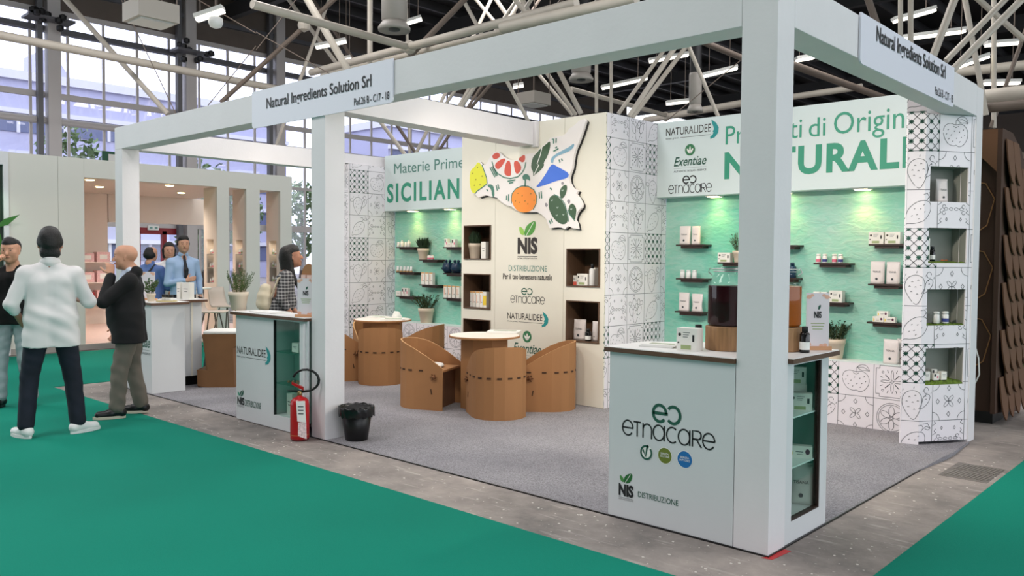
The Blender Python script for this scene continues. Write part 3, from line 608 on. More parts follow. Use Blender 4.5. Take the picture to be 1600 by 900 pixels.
        for k in range(4):
            a = 90*k; c, s_ = math.cos(math.radians(a)), math.sin(math.radians(a)); ln(ell(0.5+0.17*c, 0.5+0.17*s_, 0.15, 0.035, 0, 365, 12, a), w)
        for k in range(8):
            if k % 2: a = math.radians(45*k); ln([(0.5+0.09*math.cos(a), 0.5+0.09*math.sin(a)), (0.5+0.26*math.cos(a), 0.5+0.26*math.sin(a))], 0.022); ln(ell(0.5+0.36*math.cos(a), 0.5+0.36*math.sin(a), 0.03, 0.03, 0, 370, 6), w)
        for k in range(8):
            a = math.radians(22.5+45*k); ln([(0.5+0.27*math.cos(a), 0.5+0.27*math.sin(a)), (0.5+0.35*math.cos(a), 0.5+0.35*math.sin(a))], 0.016)
    elif kind == 'border':
        for s_ in (0, 1):
            for k in range(4): y = 0.12+0.25*k; x = 0.07 if s_ == 0 else 0.93; d = 0.05 if s_ == 0 else -0.05; ln([(x-d, y), (x+d, y+0.06), (x, y+0.1), (x+d, y+0.16)], w)
        for k in range(4): ln(ell(0.26+0.16*k, 0.52, 0.06, 0.035, 0, 365, 8), w)
        for (x, y) in ((0.28, 0.25), (0.72, 0.25), (0.30, 0.80), (0.70, 0.80)): ln([(x, y+0.045), (x+0.03, y), (x, y-0.045), (x-0.03, y), (x, y+0.045)], w)
        for x in (0.2, 0.8): ln(ell(x, 0.58, 0.05, 0.05, 0, 300, 8), w); ln(ell(x, 0.42, 0.05, 0.05, 60, 360, 8), w)
    return out
MOT = [['border', 'cactus', 'lemon'], ['orange', 'snow', 'lattice'], ['flower', 'slice', 'pear']]      # rows A, B, C from top; columns
MOTC = {k: motif(k) for r in MOT for k in r}
def clip_seg(p, q, r):
    x0, y0, x1, y1 = r; dx, dy = q[0]-p[0], q[1]-p[1]; t0, t1 = 0.0, 1.0
    for (d, e) in ((-dx, p[0]-x0), (dx, x1-p[0]), (-dy, p[1]-y0), (dy, y1-p[1])):
        if abs(d) < 1e-12:
            if e < 0: return None
        else:
            t = e/d
            if d < 0: t0 = max(t0, t)
            else: t1 = min(t1, t)
    if t0 >= t1: return None
    return (p[0]+dx*t0, p[1]+dy*t0), (p[0]+dx*t1, p[1]+dy*t1)
MOTCACHE = {}
def tile_mesh(kind, clip, holes):
    key = (kind, tuple(round(c, 3) for c in clip), tuple(tuple(round(v, 3) for v in h) for h in holes))
    if key in MOTCACHE: return MOTCACHE[key]
    vs, fs, mi = [], [], []
    def seg(p, q, w, ink):
        d = np.array(q)-np.array(p); L = np.linalg.norm(d)
        if L < 1e-6: return
        d /= L; n = np.array([-d[1], d[0]])*w/2; e = d*w*0.2
        b = len(vs)
        for v in (np.array(p)-n-e, np.array(q)-n+e, np.array(q)+n+e, np.array(p)+n-e): vs.append((v[0]*TS, v[1]*TS, 0))
        fs.append((b, b+1, b+2, b+3)); mi.append(ink)
    def emit(p, q, w, ink):
        parts = [clip_seg(p, q, clip)]
        for h in holes:
            nxt = []
            for s_ in parts:
                if s_ is None: continue
                c = clip_seg(s_[0], s_[1], h)
                if c is None: nxt.append(s_); continue
                nxt += [(s_[0], c[0]), (c[1], s_[1])]
            parts = nxt
        for s_ in parts:
            if s_ is not None: seg(s_[0], s_[1], w, ink)
    for (pts, w, ink) in MOTC[kind]:
        for p, q in zip(pts[:-1], pts[1:]): emit(p, q, w, ink)
    for p, q in (((0, 0), (1, 0)), ((0, 0), (0, 1))): emit(p, q, 0.012, 0)
    if not fs: MOTCACHE[key] = None; return None
    me = bpy.data.meshes.new('tile_print'); me.from_pydata(vs, [], fs); me.polygons.foreach_set('material_index', mi); me.update()
    me.materials.append(LINE); me.materials.append(DKGREEN); MOTCACHE[key] = me
    return me
def tile_print(parent, pl, u0, u1, v0, v1, phase, colidx, holes=(), vref=ZT0, rowidx=1):
    """lay the repeating print over a panel: phase = u of one column joint, colidx = motif column right of it; holes are openings (u0,u1,v0,v1)"""
    off = Vector((0, 0, 0)); p = parent
    while p is not None: off += p.location; p = p.parent
    i0 = math.floor((u0-phase)/TS); i1 = math.ceil((u1-phase)/TS); j0 = math.floor((v0-vref)/TS); j1 = math.ceil((v1-vref)/TS)
    R = Matrix(((pl.u[0], 0, pl.n[0]), (pl.u[1], 0, pl.n[1]), (0, 1, 0))).to_4x4()
    for i in range(i0, i1):
        for j in range(j0, j1):
            U, V = phase+i*TS, vref+j*TS
            clip = (max(0, (u0-U)/TS), max(0, (v0-V)/TS), min(1, (u1-U)/TS), min(1, (v1-V)/TS))
            if clip[2]-clip[0] < 0.02 or clip[3]-clip[1] < 0.02: continue
            hs = [((h[0]-U)/TS, (h[2]-V)/TS, (h[1]-U)/TS, (h[3]-V)/TS) for h in holes if h[0] < U+TS and h[1] > U and h[2] < V+TS and h[3] > V]
            kind = MOT[(rowidx-j) % 3][(colidx+i) % 3]
            me = tile_mesh(kind, clip, hs)
            if me is None: continue
            o = bpy.data.objects.new('tile_print', me); COL.objects.link(o); o.parent = parent
            q = pl.pt(U, V, 0.0015); o.matrix_local = Matrix.Translation(Vector(q)-off) @ R

# panel with rectangular openings, as a slab of thickness t behind the plane
def holed_panel(mb, pl, u0, u1, v0, v1, holes, t):
    us = sorted({u0, u1, *[h[0] for h in holes], *[h[1] for h in holes]}); vs = sorted({v0, v1, *[h[2] for h in holes], *[h[3] for h in holes]})
    for a, b in zip(us[:-1], us[1:]):
        run = None
        for c, d in zip(vs[:-1], vs[1:]):
            inside = any(h[0]-1e-6 <= a and b <= h[1]+1e-6 and h[2]-1e-6 <= c and d <= h[3]+1e-6 for h in holes)
            if inside:
                if run: mb_slab(mb, pl, a, b, run[0], run[1], t); run = None
            else: run = (run[0] if run else c, d)
        if run: mb_slab(mb, pl, a, b, run[0], run[1], t)
    return mb
def mb_slab(mb, pl, a, b, c, d, t, off=0.0):
    P = [pl.pt(a, c, off), pl.pt(b, c, off), pl.pt(b, c, off-t), pl.pt(a, c, off-t), pl.pt(a, d, off), pl.pt(b, d, off), pl.pt(b, d, off-t), pl.pt(a, d, off-t)]
    return mb.hexa(P)

# ------------------------------------------------------------------ centre wall with the logos and the map
TILEW = mat('tile_print_paper', (0.91, 0.895, 0.915), 0.5, var=0.01, vscale=3)
XL, XR, YF, YB = -5.28, -3.17, 2.85, 4.0
cw = thing('centre_wall', 'cream centre wall with logos and five square niches', 'wall unit', (-4.2, 3.4, 0))
PN = planeY(YF)
niche_px = [((726, 404), (766, 350)), ((727, 480), (766, 427)), ((727, 552), (766, 499)), ((887, 446), (937, 387)), ((886, 531), (936, 470))]
holes = []
for bl, tr in niche_px:
    a = PN.uv(*bl); b = PN.uv(*tr); holes.append((a[0], b[0], a[1]-0.01, b[1]-0.01))
for i in range(3): holes[i] = (-5.235, -4.79, holes[i][2], holes[i][3])
for i in (3, 4): holes[i] = (-3.665, -3.225, holes[i][2], holes[i][3])
s1, s2 = -4.725, -3.71
g = 0.002
holed_panel(MB(), PN, XL, s1-g, 0.01, ZT, holes[:3], 0.018).build('face_panel', CREAM, cw)
holed_panel(MB(), PN, s1+g, s2-g, 0.01, ZT, [], 0.018).build('face_panel', CREAM, cw)
holed_panel(MB(), PN, s2+g, XR, 0.01, ZT, holes[3:], 0.018).build('face_panel', CREAM, cw)
MB().box(XL, XL+0.02, YF+0.02, YB, 0, ZT).build('side_panel', CREAM, cw)
tp = MB().box(XR-0.02, XR, YF+0.019, YB, 0.0, ZT).build('tiled_side_panel', TILEW, cw)
MB().box(XL+0.02, XR-0.02, YF+0.02, YB, ZT-0.03, ZT-0.01).build('top_panel', CREAM, cw)
MB().box(XL+0.02, XR-0.02, YB-0.02, YB, 0, ZT-0.03).build('back_panel', CREAM, cw)
PXs = planeX(XR)
ph = PXs.uv(954, 300)[0]; ph = (PXs.uv(982, 300)[0]-TS + PXs.uv(1007.5, 300)[0]-2*TS + ph)/3
tile_print(tp, PXs, YF, YB, 0.0, ZT, ph, 0)
NICHEW = mat('walnut_niche', (0.33, 0.24, 0.17), 0.55, var=0.12, vscale=10, stretch=(4, 4, 0.5)); NICHEG = mat('grey_niche_back', (0.60, 0.55, 0.50), 0.6)
for h in holes:
    u0, u1, v0, v1 = h; d = 0.30; w = 0.012
    n_ = MB(); n_.box(u0, u0+w, YF-0.012, YF+d, v0, v1).box(u1-w, u1, YF-0.012, YF+d, v0, v1).box(u0+w, u1-w, YF-0.012, YF+d, v0, v0+w).box(u0+w, u1-w, YF-0.012, YF+d, v1-w, v1)
    nn = n_.build('niche_box', NICHEW, cw); MB().box(u0, u1, YF+d, YF+d+0.012, v0, v1).build('niche_back', NICHEW, nn)
NICHES = holes

# ------------------------------------------------------------------ the two green display bays left and right of the centre wall
def bay_mat():
    m = bpy.data.materials.new('green_brushed_plaster'); m.use_nodes = True; nt = m.node_tree; b = nt.nodes['Principled BSDF']; N = nt.nodes.new; L = nt.links.new
    tc = N('ShaderNodeTexCoord'); mp = N('ShaderNodeMapping'); mp.inputs['Scale'].default_value = (1, 1, 2.6); mp.inputs['Rotation'].default_value = (0, 0.18, 0); L(tc.outputs['Object'], mp.inputs[0])
    n = N('ShaderNodeTexNoise'); n.inputs['Scale'].default_value = 9; n.inputs['Detail'].default_value = 6; n.inputs['Distortion'].default_value = 0.8; L(mp.outputs[0], n.inputs['Vector'])
    n2 = N('ShaderNodeTexNoise'); n2.inputs['Scale'].default_value = 0.9; n2.inputs['Detail'].default_value = 3; L(tc.outputs['Object'], n2.inputs['Vector'])
    r = N('ShaderNodeValToRGB'); r.color_ramp.elements[0].position = 0.25; r.color_ramp.elements[0].color = (*lin((0.43, 0.77, 0.68)), 1); r.color_ramp.elements[1].position = 0.8; r.color_ramp.elements[1].color = (*lin((0.68, 0.81, 0.76)), 1)
    ad = N('ShaderNodeMath'); ad.operation = 'MULTIPLY_ADD'; ad.inputs[1].default_value = 0.55; L(n.outputs[0], ad.inputs[0]); sb = N('ShaderNodeMath'); sb.operation = 'MULTIPLY_ADD'; sb.inputs[1].default_value = 0.9; sb.inputs[2].default_value = -0.22; L(n2.outputs[0], sb.inputs[0]); L(sb.outputs[0], ad.inputs[2])
    L(ad.outputs[0], r.inputs[0]); L(r.outputs[0], b.inputs['Base Color']); b.inputs['Roughness'].default_value = 0.7
    bp = N('ShaderNodeBump'); bp.inputs['Strength'].default_value = 0.35; bp.inputs['Distance'].default_value = 0.03; L(n.outputs[0], bp.inputs['Height']); L(bp.outputs[0], b.inputs['Normal'])
    return m
PLASTER = bay_mat()
BANNER = mat('pale_mint_banner', (0.80, 0.85, 0.85), 0.45)
DL = mat('lit_downlight', (1, 0.95, 0.7), 0.5, emit=(1.0, 0.93, 0.66), estr=14)
YW, YP = 4.0, 3.8
PB = planeY(YP)
ZBAN = 2.235; ZLEDGE = 0.615
def bay(name, label, x0, x1, lights):
    t = thing(name, label, 'wall unit', ((x0+x1)/2, YW, 0))
    MB().box(x0, x1, YW, YW+0.03, 0, ZT).build('plaster_panel', PLASTER, t)
    bn = MB().box(x0, x1, YP, YP+0.018, ZBAN, ZT).build('banner_panel', BANNER, t)
    MB().box(x0, x1, YP+0.018, YW, ZBAN, ZBAN+0.015).build('banner_underside', BANNER, t)
    MB().box(x0, x1, YP+0.018, YW, ZT-0.02, ZT).build('banner_top', BANNER, t)
    lp = MB().box(x0, x1, YP, YP+0.018, 0.004, ZLEDGE-0.012).build('tiled_plinth_panel', TILEW, t)
    MB().box(x0, x1, YP-0.002, YW, ZLEDGE-0.012, ZLEDGE).build('ledge_top', mat('white_ledge', (0.85, 0.89, 0.88), 0.4), t)
    for lx in lights:
        f = MB().box(lx-0.07, lx+0.07, YP+0.03, YP+0.17, ZBAN-0.014, ZBAN).build('downlight', WHITEP, t)
        MB().box(lx-0.055, lx+0.055, YP+0.045, YP+0.155, ZBAN-0.018, ZBAN-0.014).build('lens', DL, f)
        sp = spot_light('downlight_beam', (lx, YP+0.07, ZBAN-0.03), (lx, YP+0.12, 0.8), 9, (1.0, 0.60, 0.15), 110, 0.9, 0.03)
    return t, bn, lp
lx = [onZ(px, py, ZBAN)[0] for px, py in ((1112, 305), (1342, 293))]
bayR, banR, lpR = bay('display_bay', 'green plaster display bay under the NATURALE banner on the right', XR+0.002, -0.42, [lx[0], lx[1], (lx[0]+lx[1])/2])
lx = [onZ(px, py, ZBAN)[0] for px, py in ((648, 329), (704, 326))]
bayL, banL, lpL = bay('display_bay', 'green plaster display bay under the SICILIANE banner on the left', -7.92, XL-0.002, lx)
u = PB.uv(1311, 620)[0]
tile_print(lpR, PB, XR+0.002, -0.42, 0.004, ZLEDGE-0.012, PB.uv(1310, 600)[0], 0, vref=0.295)
tile_print(lpL, PB, -7.92, XL-0.002, 0.004, ZLEDGE-0.012, PB.uv(699, 545)[0], 1, vref=0.295, rowidx=2)
# banner lettering
def bt(body, bn, bl, tr, m_, **k): text_px(body, PB, bl, tr, m_, bn, **k)
pl_ = PB
def two(body, bn, xl, xr, zb, zt, m_, **k): text(body, PB, xl, xr, zb, zt, m_, bn, **k)
uM0, uM1 = PB.uv(616, 260)[0], PB.uv(721, 252)[0]
zb_, zt_ = PB.uv(616, 272)[1], PB.uv(616, 256)[1]
two('Materie Prime', banL, uM0, uM1+0.05, zb_, zt_, mat('grey_green_print', (0.30, 0.50, 0.46), 0.5))
uS0 = PB.uv(605, 300)[0]; uN = PB.uv(718, 300)[0]
two('SICILIANE', banL, uS0, uS0+(uN-uS0)*1.14, PB.uv(610, 317)[1], PB.uv(610, 287)[1], GREEN, bold=0.03, space=1.25)
zP = (PB.uv(1290, 215)[1], PB.uv(1290, 178)[1])
uP0 = PB.uv(1134, 210)[0]; uE = PB.uv(1420, 190)[0]
GREENL = mat('mid_green_print', (0.20, 0.58, 0.47), 0.5)
u_di = PB.uv(1264, 200)[0]; u_O = PB.uv(1303, 200)[0]
vbase = PB.uv(1320, 208)[1]
two('Prodotti', banR, uP0, PB.uv(1253, 210)[0], vbase-0.005, vbase+0.185, GREENL)
two('di', banR, u_di, PB.uv(1290, 205)[0], vbase-0.005, vbase+0.175, GREENL)
two('Origine', banR, u_O, PB.uv(1437, 190)[0], vbase-0.07, vbase+0.20, GREENL)
vn = PB.uv(1270, 272)[1], PB.uv(1270, 226)[1]
two('NATURALE', banR, PB.uv(1132, 260)[0], PB.uv(1441, 250)[0], vn[0], vn[1], GREEN, bold=0.035, space=1.12)

# ------------------------------------------------------------------ logos
LEAFG = mat('leaf_green_print', (0.30, 0.58, 0.22), 0.5); LEAFL = mat('light_leaf_print', (0.55, 0.74, 0.30), 0.5); CHAR = mat('brown_black_print', (0.16, 0.13, 0.11), 0.5)
BLUEP = mat('blue_disc_print', (0.10, 0.42, 0.68), 0.5); OLIVEP = mat('olive_disc_print', (0.42, 0.47, 0.15), 0.5)
def nis_logo(parent, pl, u0, u1, v0, v1, leafc=LEAFG, leafl=LEAFL, ink=CHAR):
    w, h = u1-u0, v1-v0; X = lambda a: u0+a*w; Y = lambda b: v0+b*h
    big = smooth_loop([(X(0.34), Y(0.60)), (X(0.34), Y(0.74)), (X(0.50), Y(0.90)), (X(0.92), Y(1.0)), (X(0.90), Y(0.78)), (X(0.72), Y(0.62)), (X(0.48), Y(0.60))], 2)
    sm = smooth_loop([(X(0.30), Y(0.60)), (X(0.10), Y(0.66)), (X(0.05), Y(0.86)), (X(0.26), Y(0.80)), (X(0.36), Y(0.68))], 2)
    Ink(pl).fill(big).build('logo_leaf', leafc, parent); Ink(pl).fill(sm).build('logo_leaf', leafl, parent)
    Ink(pl, 0.0025).line([(X(0.42), Y(0.59)), (X(0.58), Y(0.74)), (X(0.80), Y(0.94))], 0.02*w+0.001).build('leaf_vein', PAPER, parent)
    text('NIS', pl, X(0.0), X(1.0), Y(0.13), Y(0.56), ink, parent, bold=0.05)
    Ink(pl).line([(X(0), Y(0.075)), (X(1), Y(0.075))], 0.012*h).build('logo_rule', ink, parent)
    text('NATURAL INGREDIENTS SOLUTION', pl, X(0), X(1), Y(0.0), Y(0.04), ink, parent)
def etna_word(parent, pl, u0, u1, v0, v1, ink=INKB, wt=0.07):
    """etnacare in thin geometric letters"""
    L = []; arc = lambda cx, cy, r, a0, a1: ell(cx, cy, r, r, a0, a1, 20)
    r = 0.5
    L.append(arc(0.5, 0.5, r, 320, 0+0) if False else arc(0.5, 0.5, r, 0, 325)); L.append([(0, 0.5), (1.0, 0.5)])                # e
    L += [[(1.05, 0.98), (1.75, 0.98)], [(1.40, 0.98), (1.40, 0.0)]]                                                       # T
    L.append([(1.95, 0.0), (1.95, 0.98)]); L.append([(1.95, 0.55)]+arc(2.35, 0.55, 0.40, 180, 0)[1:]+[(2.75, 0.0)])         # n
    L.append(arc(3.40, 0.5, r, 0, 360)+[(3.90, 0.5)]); L.append([(3.90, 1.0), (3.90, 0.0)])                                 # a
    L.append(arc(4.62, 0.5, r, 48, 312))                                                                                  # c
    L.append(arc(5.65, 0.5, r, 0, 360)+[(6.15, 0.5)]); L.append([(6.15, 1.0), (6.15, 0.0)])                                 # a
    L.append([(6.38, 0.0), (6.38, 1.02), (6.85, 1.02)]+ell(6.85, 0.76, 0.26, 0.26, 90, -90, 10)[1:]+[(6.40, 0.50)]); L.append([(6.72, 0.50), (7.15, 0.0)])   # R
    L.append(arc(7.75, 0.5, r, 0, 325)); L.append([(7.25, 0.5), (8.25, 0.5)])                                                # e
    s_ = Ink(pl); sx = (u1-u0)/8.25; sy = (v1-v0)
    for p in L: s_.line([(u0+q[0]*sx, v0+q[1]*sy) for q in p], wt*sy)
    s_.build('lettering', ink, parent)
def etna_mark(parent, pl, u0, u1, v0, v1, ink=DKGREEN):
    w, h = u1-u0, v1-v0; s_ = Ink(pl); r = w*0.235; ry = h*0.42; t = h*0.16
    cx1, cx2, cy = u0+w*0.25, u0+w*0.74, v0+h*0.5
    s_.line(ell(cx1, cy, r, ry, 0, 318, 26), t); s_.line([(cx1-r, cy), (cx1+r*1.25, cy)], t); s_.line(ell(cx2, cy, r, ry, 222, 222+0, 1)[:0] or ell(cx2, cy, r, ry, -140, 140, 26), t)
    s_.build('logo_mark', ink, parent)
def naturalidee(parent, pl, u0, u1, v0, v1):
    w, h = u1-u0, v1-v0; X = lambda a: u0+a*w; Y = lambda b: v0+b*h
    text('NATURALIDEE', pl, X(0), X(0.86), Y(0.42), Y(0.80), CHAR, parent)
    Ink(pl).line([(X(0.28), Y(0.28)), (X(0.86), Y(0.28))], 0.02*h).build('logo_rule', CHAR, parent)
    text('bioes green', pl, X(0), X(0.25), Y(0.22), Y(0.33), LINE, parent)
    cres = [(X(0.86), Y(1.0)), (X(0.95), Y(0.82)), (X(1.0), Y(0.58)), (X(0.99), Y(0.32)), (X(0.93), Y(0.12)), (X(0.85), Y(0.06)), (X(0.85), Y(-0.02)), (X(0.845), Y(0.18)), (X(0.89), Y(0.26)), (X(0.905), Y(0.36)), (X(0.89), Y(0.42)), (X(0.915), Y(0.52)), (X(0.90), Y(0.66)), (X(0.88), Y(0.78))]
    Ink(pl).fill(cres).build('logo_crescent', TEAL, parent)
def exentiae(parent, pl, u0, u1, v0, v1):
    w, h = u1-u0, v1-v0; X = lambda a: u0+a*w; Y = lambda b: v0+b*h; r = 0.155*w; cx, cy = X(0.5), v1-r
    Ink(pl).fill(ell(cx, cy, r, r, 0, 360, 28)).build('logo_disc', mat('disc_green_print', (0.20, 0.46, 0.30), 0.5), parent)
    k = Ink(pl, 0.0025)
    for (a, s_) in ((90, 0.85), (125, 0.72), (55, 0.72)):
        c, d = math.cos(math.radians(a)), math.sin(math.radians(a)); bx, by = cx, cy-r*0.65
        k.fill(ell(bx+c*r*s_*0.75, by+d*r*s_*0.75, r*s_*0.72, r*0.17, 0, 360, 12, a))
    k.build('logo_leaves', PAPER, parent)
    text('Exentiae', pl, X(0), X(1), Y(0.22), Y(0.56), mat('deep_green_print', (0.16, 0.34, 0.28), 0.5), parent, shear=0.32, bold=0.012)
    Ink(pl).line([(X(0), Y(0.14)), (X(1), Y(0.14))], 0.006*h).build('logo_rule', LINE, parent)
    text('AUTHENTIC SICILIAN ESSENCE', pl, X(0), X(1), Y(0.0), Y(0.07), LINE, parent)
def px_rect(pl, x0, x1, yb, yt):
    xm = (x0+x1)/2; return pl.uv(x0, (yb+yt)/2)[0], pl.uv(x1, (yb+yt)/2)[0], pl.uv(xm, yb)[1], pl.uv(xm, yt)[1]
fp = [o for o in cw.children if o.name.startswith('face_panel')][1]
nis_logo(fp, PN, *px_rect(PN, 809, 840, 405, 344))
text('DISTRIBUZIONE', PN, *px_rect(PN, 795, 855, 424, 415), mat('grey_green_print', (0.30, 0.50, 0.46), 0.5), fp)
text('Per il tuo benessere naturale', PN, *px_rect(PN, 786, 863, 437, 428), CHAR, fp, bold=0.02)
etna_mark(fp, PN, *px_rect(PN, 815, 832, 461, 450)); etna_word(fp, PN, *px_rect(PN, 798, 851, 474, 463), wt=0.09)
naturalidee(fp, PN, *px_rect(PN, 793, 857, 511, 485)); exentiae(fp, PN, *px_rect(PN, 802, 846, 562, 517))
naturalidee(banR, PB, *px_rect(PB, 1041, 1123, 222, 190)); exentiae(banR, PB, *px_rect(PB, 1053, 1104, 268, 225))
etna_mark(banR, PB, *px_rect(PB, 1067, 1088, 287, 274), ink=INKB); etna_word(banR, PB, *px_rect(PB, 1045, 1112, 301, 288), wt=0.09)

# ------------------------------------------------------------------ tiled columns at the ends of the back wall
tc = thing('tiled_column', 'tile printed end column with four moss lined niches by the right post', 'column', (-0.25, 3.6, 0))
A, B, Cc, Dd, Ee = (-0.415, 3.34), (-0.275, 3.39), (-0.008, 3.80), (-0.105, 3.99), (-0.415, 3.99)
def vplane(a, b):
    a = np.array([*a, 0.0]); b = np.array([*b, 0.0]); u = (b-a)/np.linalg.norm(b-a); n = np.array([u[1], -u[0], 0]); return Plane(a, u, n), np.linalg.norm(b-a)
PA, LA = vplane(A, B); PD, LD = vplane(B, Cc); PS, LS = vplane(Ee, A)
f1 = mb_slab(MB(), PA, 0, LA, 0.0, ZT-0.002, 0.012).build('front_panel', TILEW, tc)
npx = [((1457, 315), (1519, 262)), ((1452, 411), (1515, 357)), ((1450, 509), (1511, 452)), ((1447, 602), (1509, 543))]
nh = []
for (bl, tr) in npx:
    a = PD.uv(*bl); b = PD.uv(*tr); nh.append((0.05, LD-0.055, a[1], b[1]))
f2 = holed_panel(MB(), PD, 0, LD, 0.03, ZB-0.004, nh, 0.012).build('niche_panel', TILEW, tc)
MB().prism([A, (B[0], B[1]), (-0.205, 3.56), (-0.205, 3.99), Ee], (0, 0, ZT-ZB-0.004), (0, 0, ZB)).build('upper_block', TILEW, tc)
mb_slab(MB(), PS, 0, LS, 0.0, ZB, 0.012).build('inner_panel', TILEW, tc)
MB().box(-0.40, -0.105, 3.978, 3.99, 0, ZB).build('back_panel', TILEW, tc)
MB().box(-0.112, -0.1015, 3.80, 3.978, 0, ZB).build('outer_panel', TILEW, tc)
tile_print(f1, PA, 0, LA, 0.0, ZT-0.002, -0.046, 2)
tile_print(f2, PD, 0, LD, 0.03, ZB-0.004, 0.13, 0, nh)
NW = mat('grey_niche_lining', (0.56, 0.57, 0.54), 0.6); MOSS = mat('green_moss', (0.36, 0.46, 0.14), 0.95, var=0.35, vscale=40, bump=0.8, bscale=120)
NICHE_C = []
for k, h in enumerate(nh):
    u0, u1, v0, v1 = h; d = 0.16
    n_ = MB(); mb_slab(n_, PD, u0-0.008, u0, v0-0.008, v1+0.008, d, -0.012); mb_slab(n_, PD, u1, u1+0.008, v0-0.008, v1+0.008, d, -0.012)
    mb_slab(n_, PD, u0, u1, v0-0.008, v0, d, -0.012); mb_slab(n_, PD, u0, u1, v1, v1+0.008, d, -0.012); mb_slab(n_, PD, u0-0.008, u1+0.008, v0-0.008, v1+0.008, 0.008, -0.012-d)
    n_.build('niche_box', NW, tc); NICHE_C.append((u0, u1, v0, v1))
    if k == 0: continue
    mo = MB(); nu, nd_ = 14, 6; vs = []
    for i in range(nu+1):
        for j in range(nd_+1):
            hgt = (0.012 if k < 3 else 0.03)*(0.4+random.random())*(0.3 if j == 0 else 1)
            vs.append(PD.pt(u0+0.002+(u1-u0-0.004)*i/nu, v0+0.001+hgt, -0.006-(d-0.004)*j/nd_))
    n0 = len(vs); mo.add(vs, [(i*(nd_+1)+j, (i+1)*(nd_+1)+j, (i+1)*(nd_+1)+j+1, i*(nd_+1)+j+1) for i in range(nu) for j in range(nd_)])
    fr_ = [PD.pt(u0+0.002+(u1-u0-0.004)*i/nu, v0+0.001, -0.006) for i in range(nu+1)]
    mo.add(fr_+[vs[i*(nd_+1)] for i in range(nu+1)], [(i, i+1, nu+1+i+1, nu+1+i) for i in range(nu)])
    m_o = mo.build('moss', MOSS, tc); m_o['kind'] = 'stuff'
tl_ = thing('tiled_column', 'tile printed end column left of the SICILIANE banner', 'column', (-8.0, 3.6, 0))
PI = planeX(-7.925)
MB().prism([(-8.06, 3.15), (-7.937, 3.15), (-7.937, 4.0), (-8.19, 4.0), (-8.19, 3.7)], (0, 0, 2.88)).build('column_body', TILEW, tl_)
ip = MB().box(-7.936, -7.925, 3.15, 4.0, 0, 2.89).build('inner_panel', TILEW, tl_)
tile_print(ip, PI, 3.15, 4.0, 0, 2.89, PI.uv(575, 400)[0]-TS, 2)
P_f = planeY(3.15); fq = MB().box(-8.06, -7.937, 3.146, 3.15, 0, 2.88).build('front_panel', TILEW, tl_)
tile_print(fq, planeY(3.146), -8.06, -7.937, 0, 2.88, -8.16, 1)

# ------------------------------------------------------------------ wall map: a cut-out island panel with painted fruit
def z2(p): return (700+p[0]/4.5, 180+p[1]/4.5)
MAPO = [(958, 25), (968, 40), (955, 85), (940, 130), (918, 190), (900, 230), (886, 275), (878, 330), (872, 375), (858, 410), (850, 445), (856, 478), (875, 510), (912, 532), (900, 555), (925, 590), (942, 625), (938, 650), (915, 675), (900, 700), (893, 735), (905, 760), (912, 800), (880, 795), (845, 780), (820, 800), (795, 790), (760, 788), (715, 795), (700, 760), (690, 730), (660, 700), (625, 680), (570, 682), (520, 680), (480, 668), (450, 645), (410, 632), (375, 610), (345, 580), (300, 572), (265, 562), (215, 578), (190, 556), (168, 548), (152, 500), (152, 430), (160, 380), (190, 360), (212, 322), (232, 345), (262, 352), (280, 325), (300, 285), (320, 262), (345, 258), (365, 272), (385, 290), (415, 310), (450, 318), (490, 312), (520, 285), (545, 275), (590, 268), (620, 262), (640, 240), (680, 205), (720, 158), (770, 150), (810, 142), (838, 118), (850, 95), (890, 70), (920, 40)]
mp_ = thing('island_map_panel', 'painted cut-out island map with fruit, leaf, volcano and cactus on the centre wall', 'wall map', (-4.2, YF, 2.2))
PM = planeY(YF-0.05)
PM2 = planeY(YF-0.052)
def mpts(l, pl=PM): return [pl.uv(*z2(p)) for p in l]
MB().prism(mpts(MAPO), (0, 0.035, 0), PM.pt(0, 0), (1, 0, 0), (0, 0, 1)).build('map_board', [mat('white_map_face', (0.90, 0.88, 0.87), 0.5)], mp_)
bk = mpts(MAPO); cx_ = sum(p[0] for p in bk)/len(bk)
MB().prism([(p[0]+0.012, p[1]-0.012) for p in bk], (0, 0.013, 0), PM.pt(0, 0, -0.036), (1, 0, 0), (0, 0, 1)).build('map_drop_shadow', BLACKP, mp_)  # black outline offset right and down, stands in for the map's cast shadow
def shape(name, pts, m_, sm=1, off=0.0018): Ink(PM, off).fill(smooth_loop(mpts(pts), sm)).build(name, m_, mp_)
def stroke(pts, w, m_, name='painted_line', off=0.003, cl=False):
    Ink(PM, off).line(mpts(pts), w, cl).build(name, m_, mp_)
M_Y = mat('lemon_paint', (0.84, 0.84, 0.16), 0.5); M_R = mat('red_paint', (0.80, 0.29, 0.21), 0.5); M_O = mat('orange_paint', (0.96, 0.56, 0.17), 0.5); M_DG = mat('dark_leaf_paint', (0.21, 0.33, 0.22), 0.5); M_B = mat('blue_paint', (0.22, 0.42, 0.82), 0.5); M_LB = mat('smoke_paint', (0.50, 0.66, 0.74), 0.5); M_TG = mat('teal_line_paint', (0.25, 0.47, 0.40), 0.5); M_GY = mat('grey_paint', (0.55, 0.53, 0.55), 0.5)
shape('painted_lemon', [(152, 430), (160, 385), (190, 362), (212, 324), (240, 358), (258, 400), (272, 440), (275, 480), (240, 508), (205, 530), (190, 552), (170, 546), (154, 500)], M_Y)
stroke([(240, 350), (258, 400), (272, 440), (276, 482), (240, 510), (205, 534), (190, 554)], 0.012, M_TG)
shape('painted_stem', [(276, 488), (310, 486), (325, 510), (328, 575), (312, 575), (305, 520), (280, 500)], M_TG)
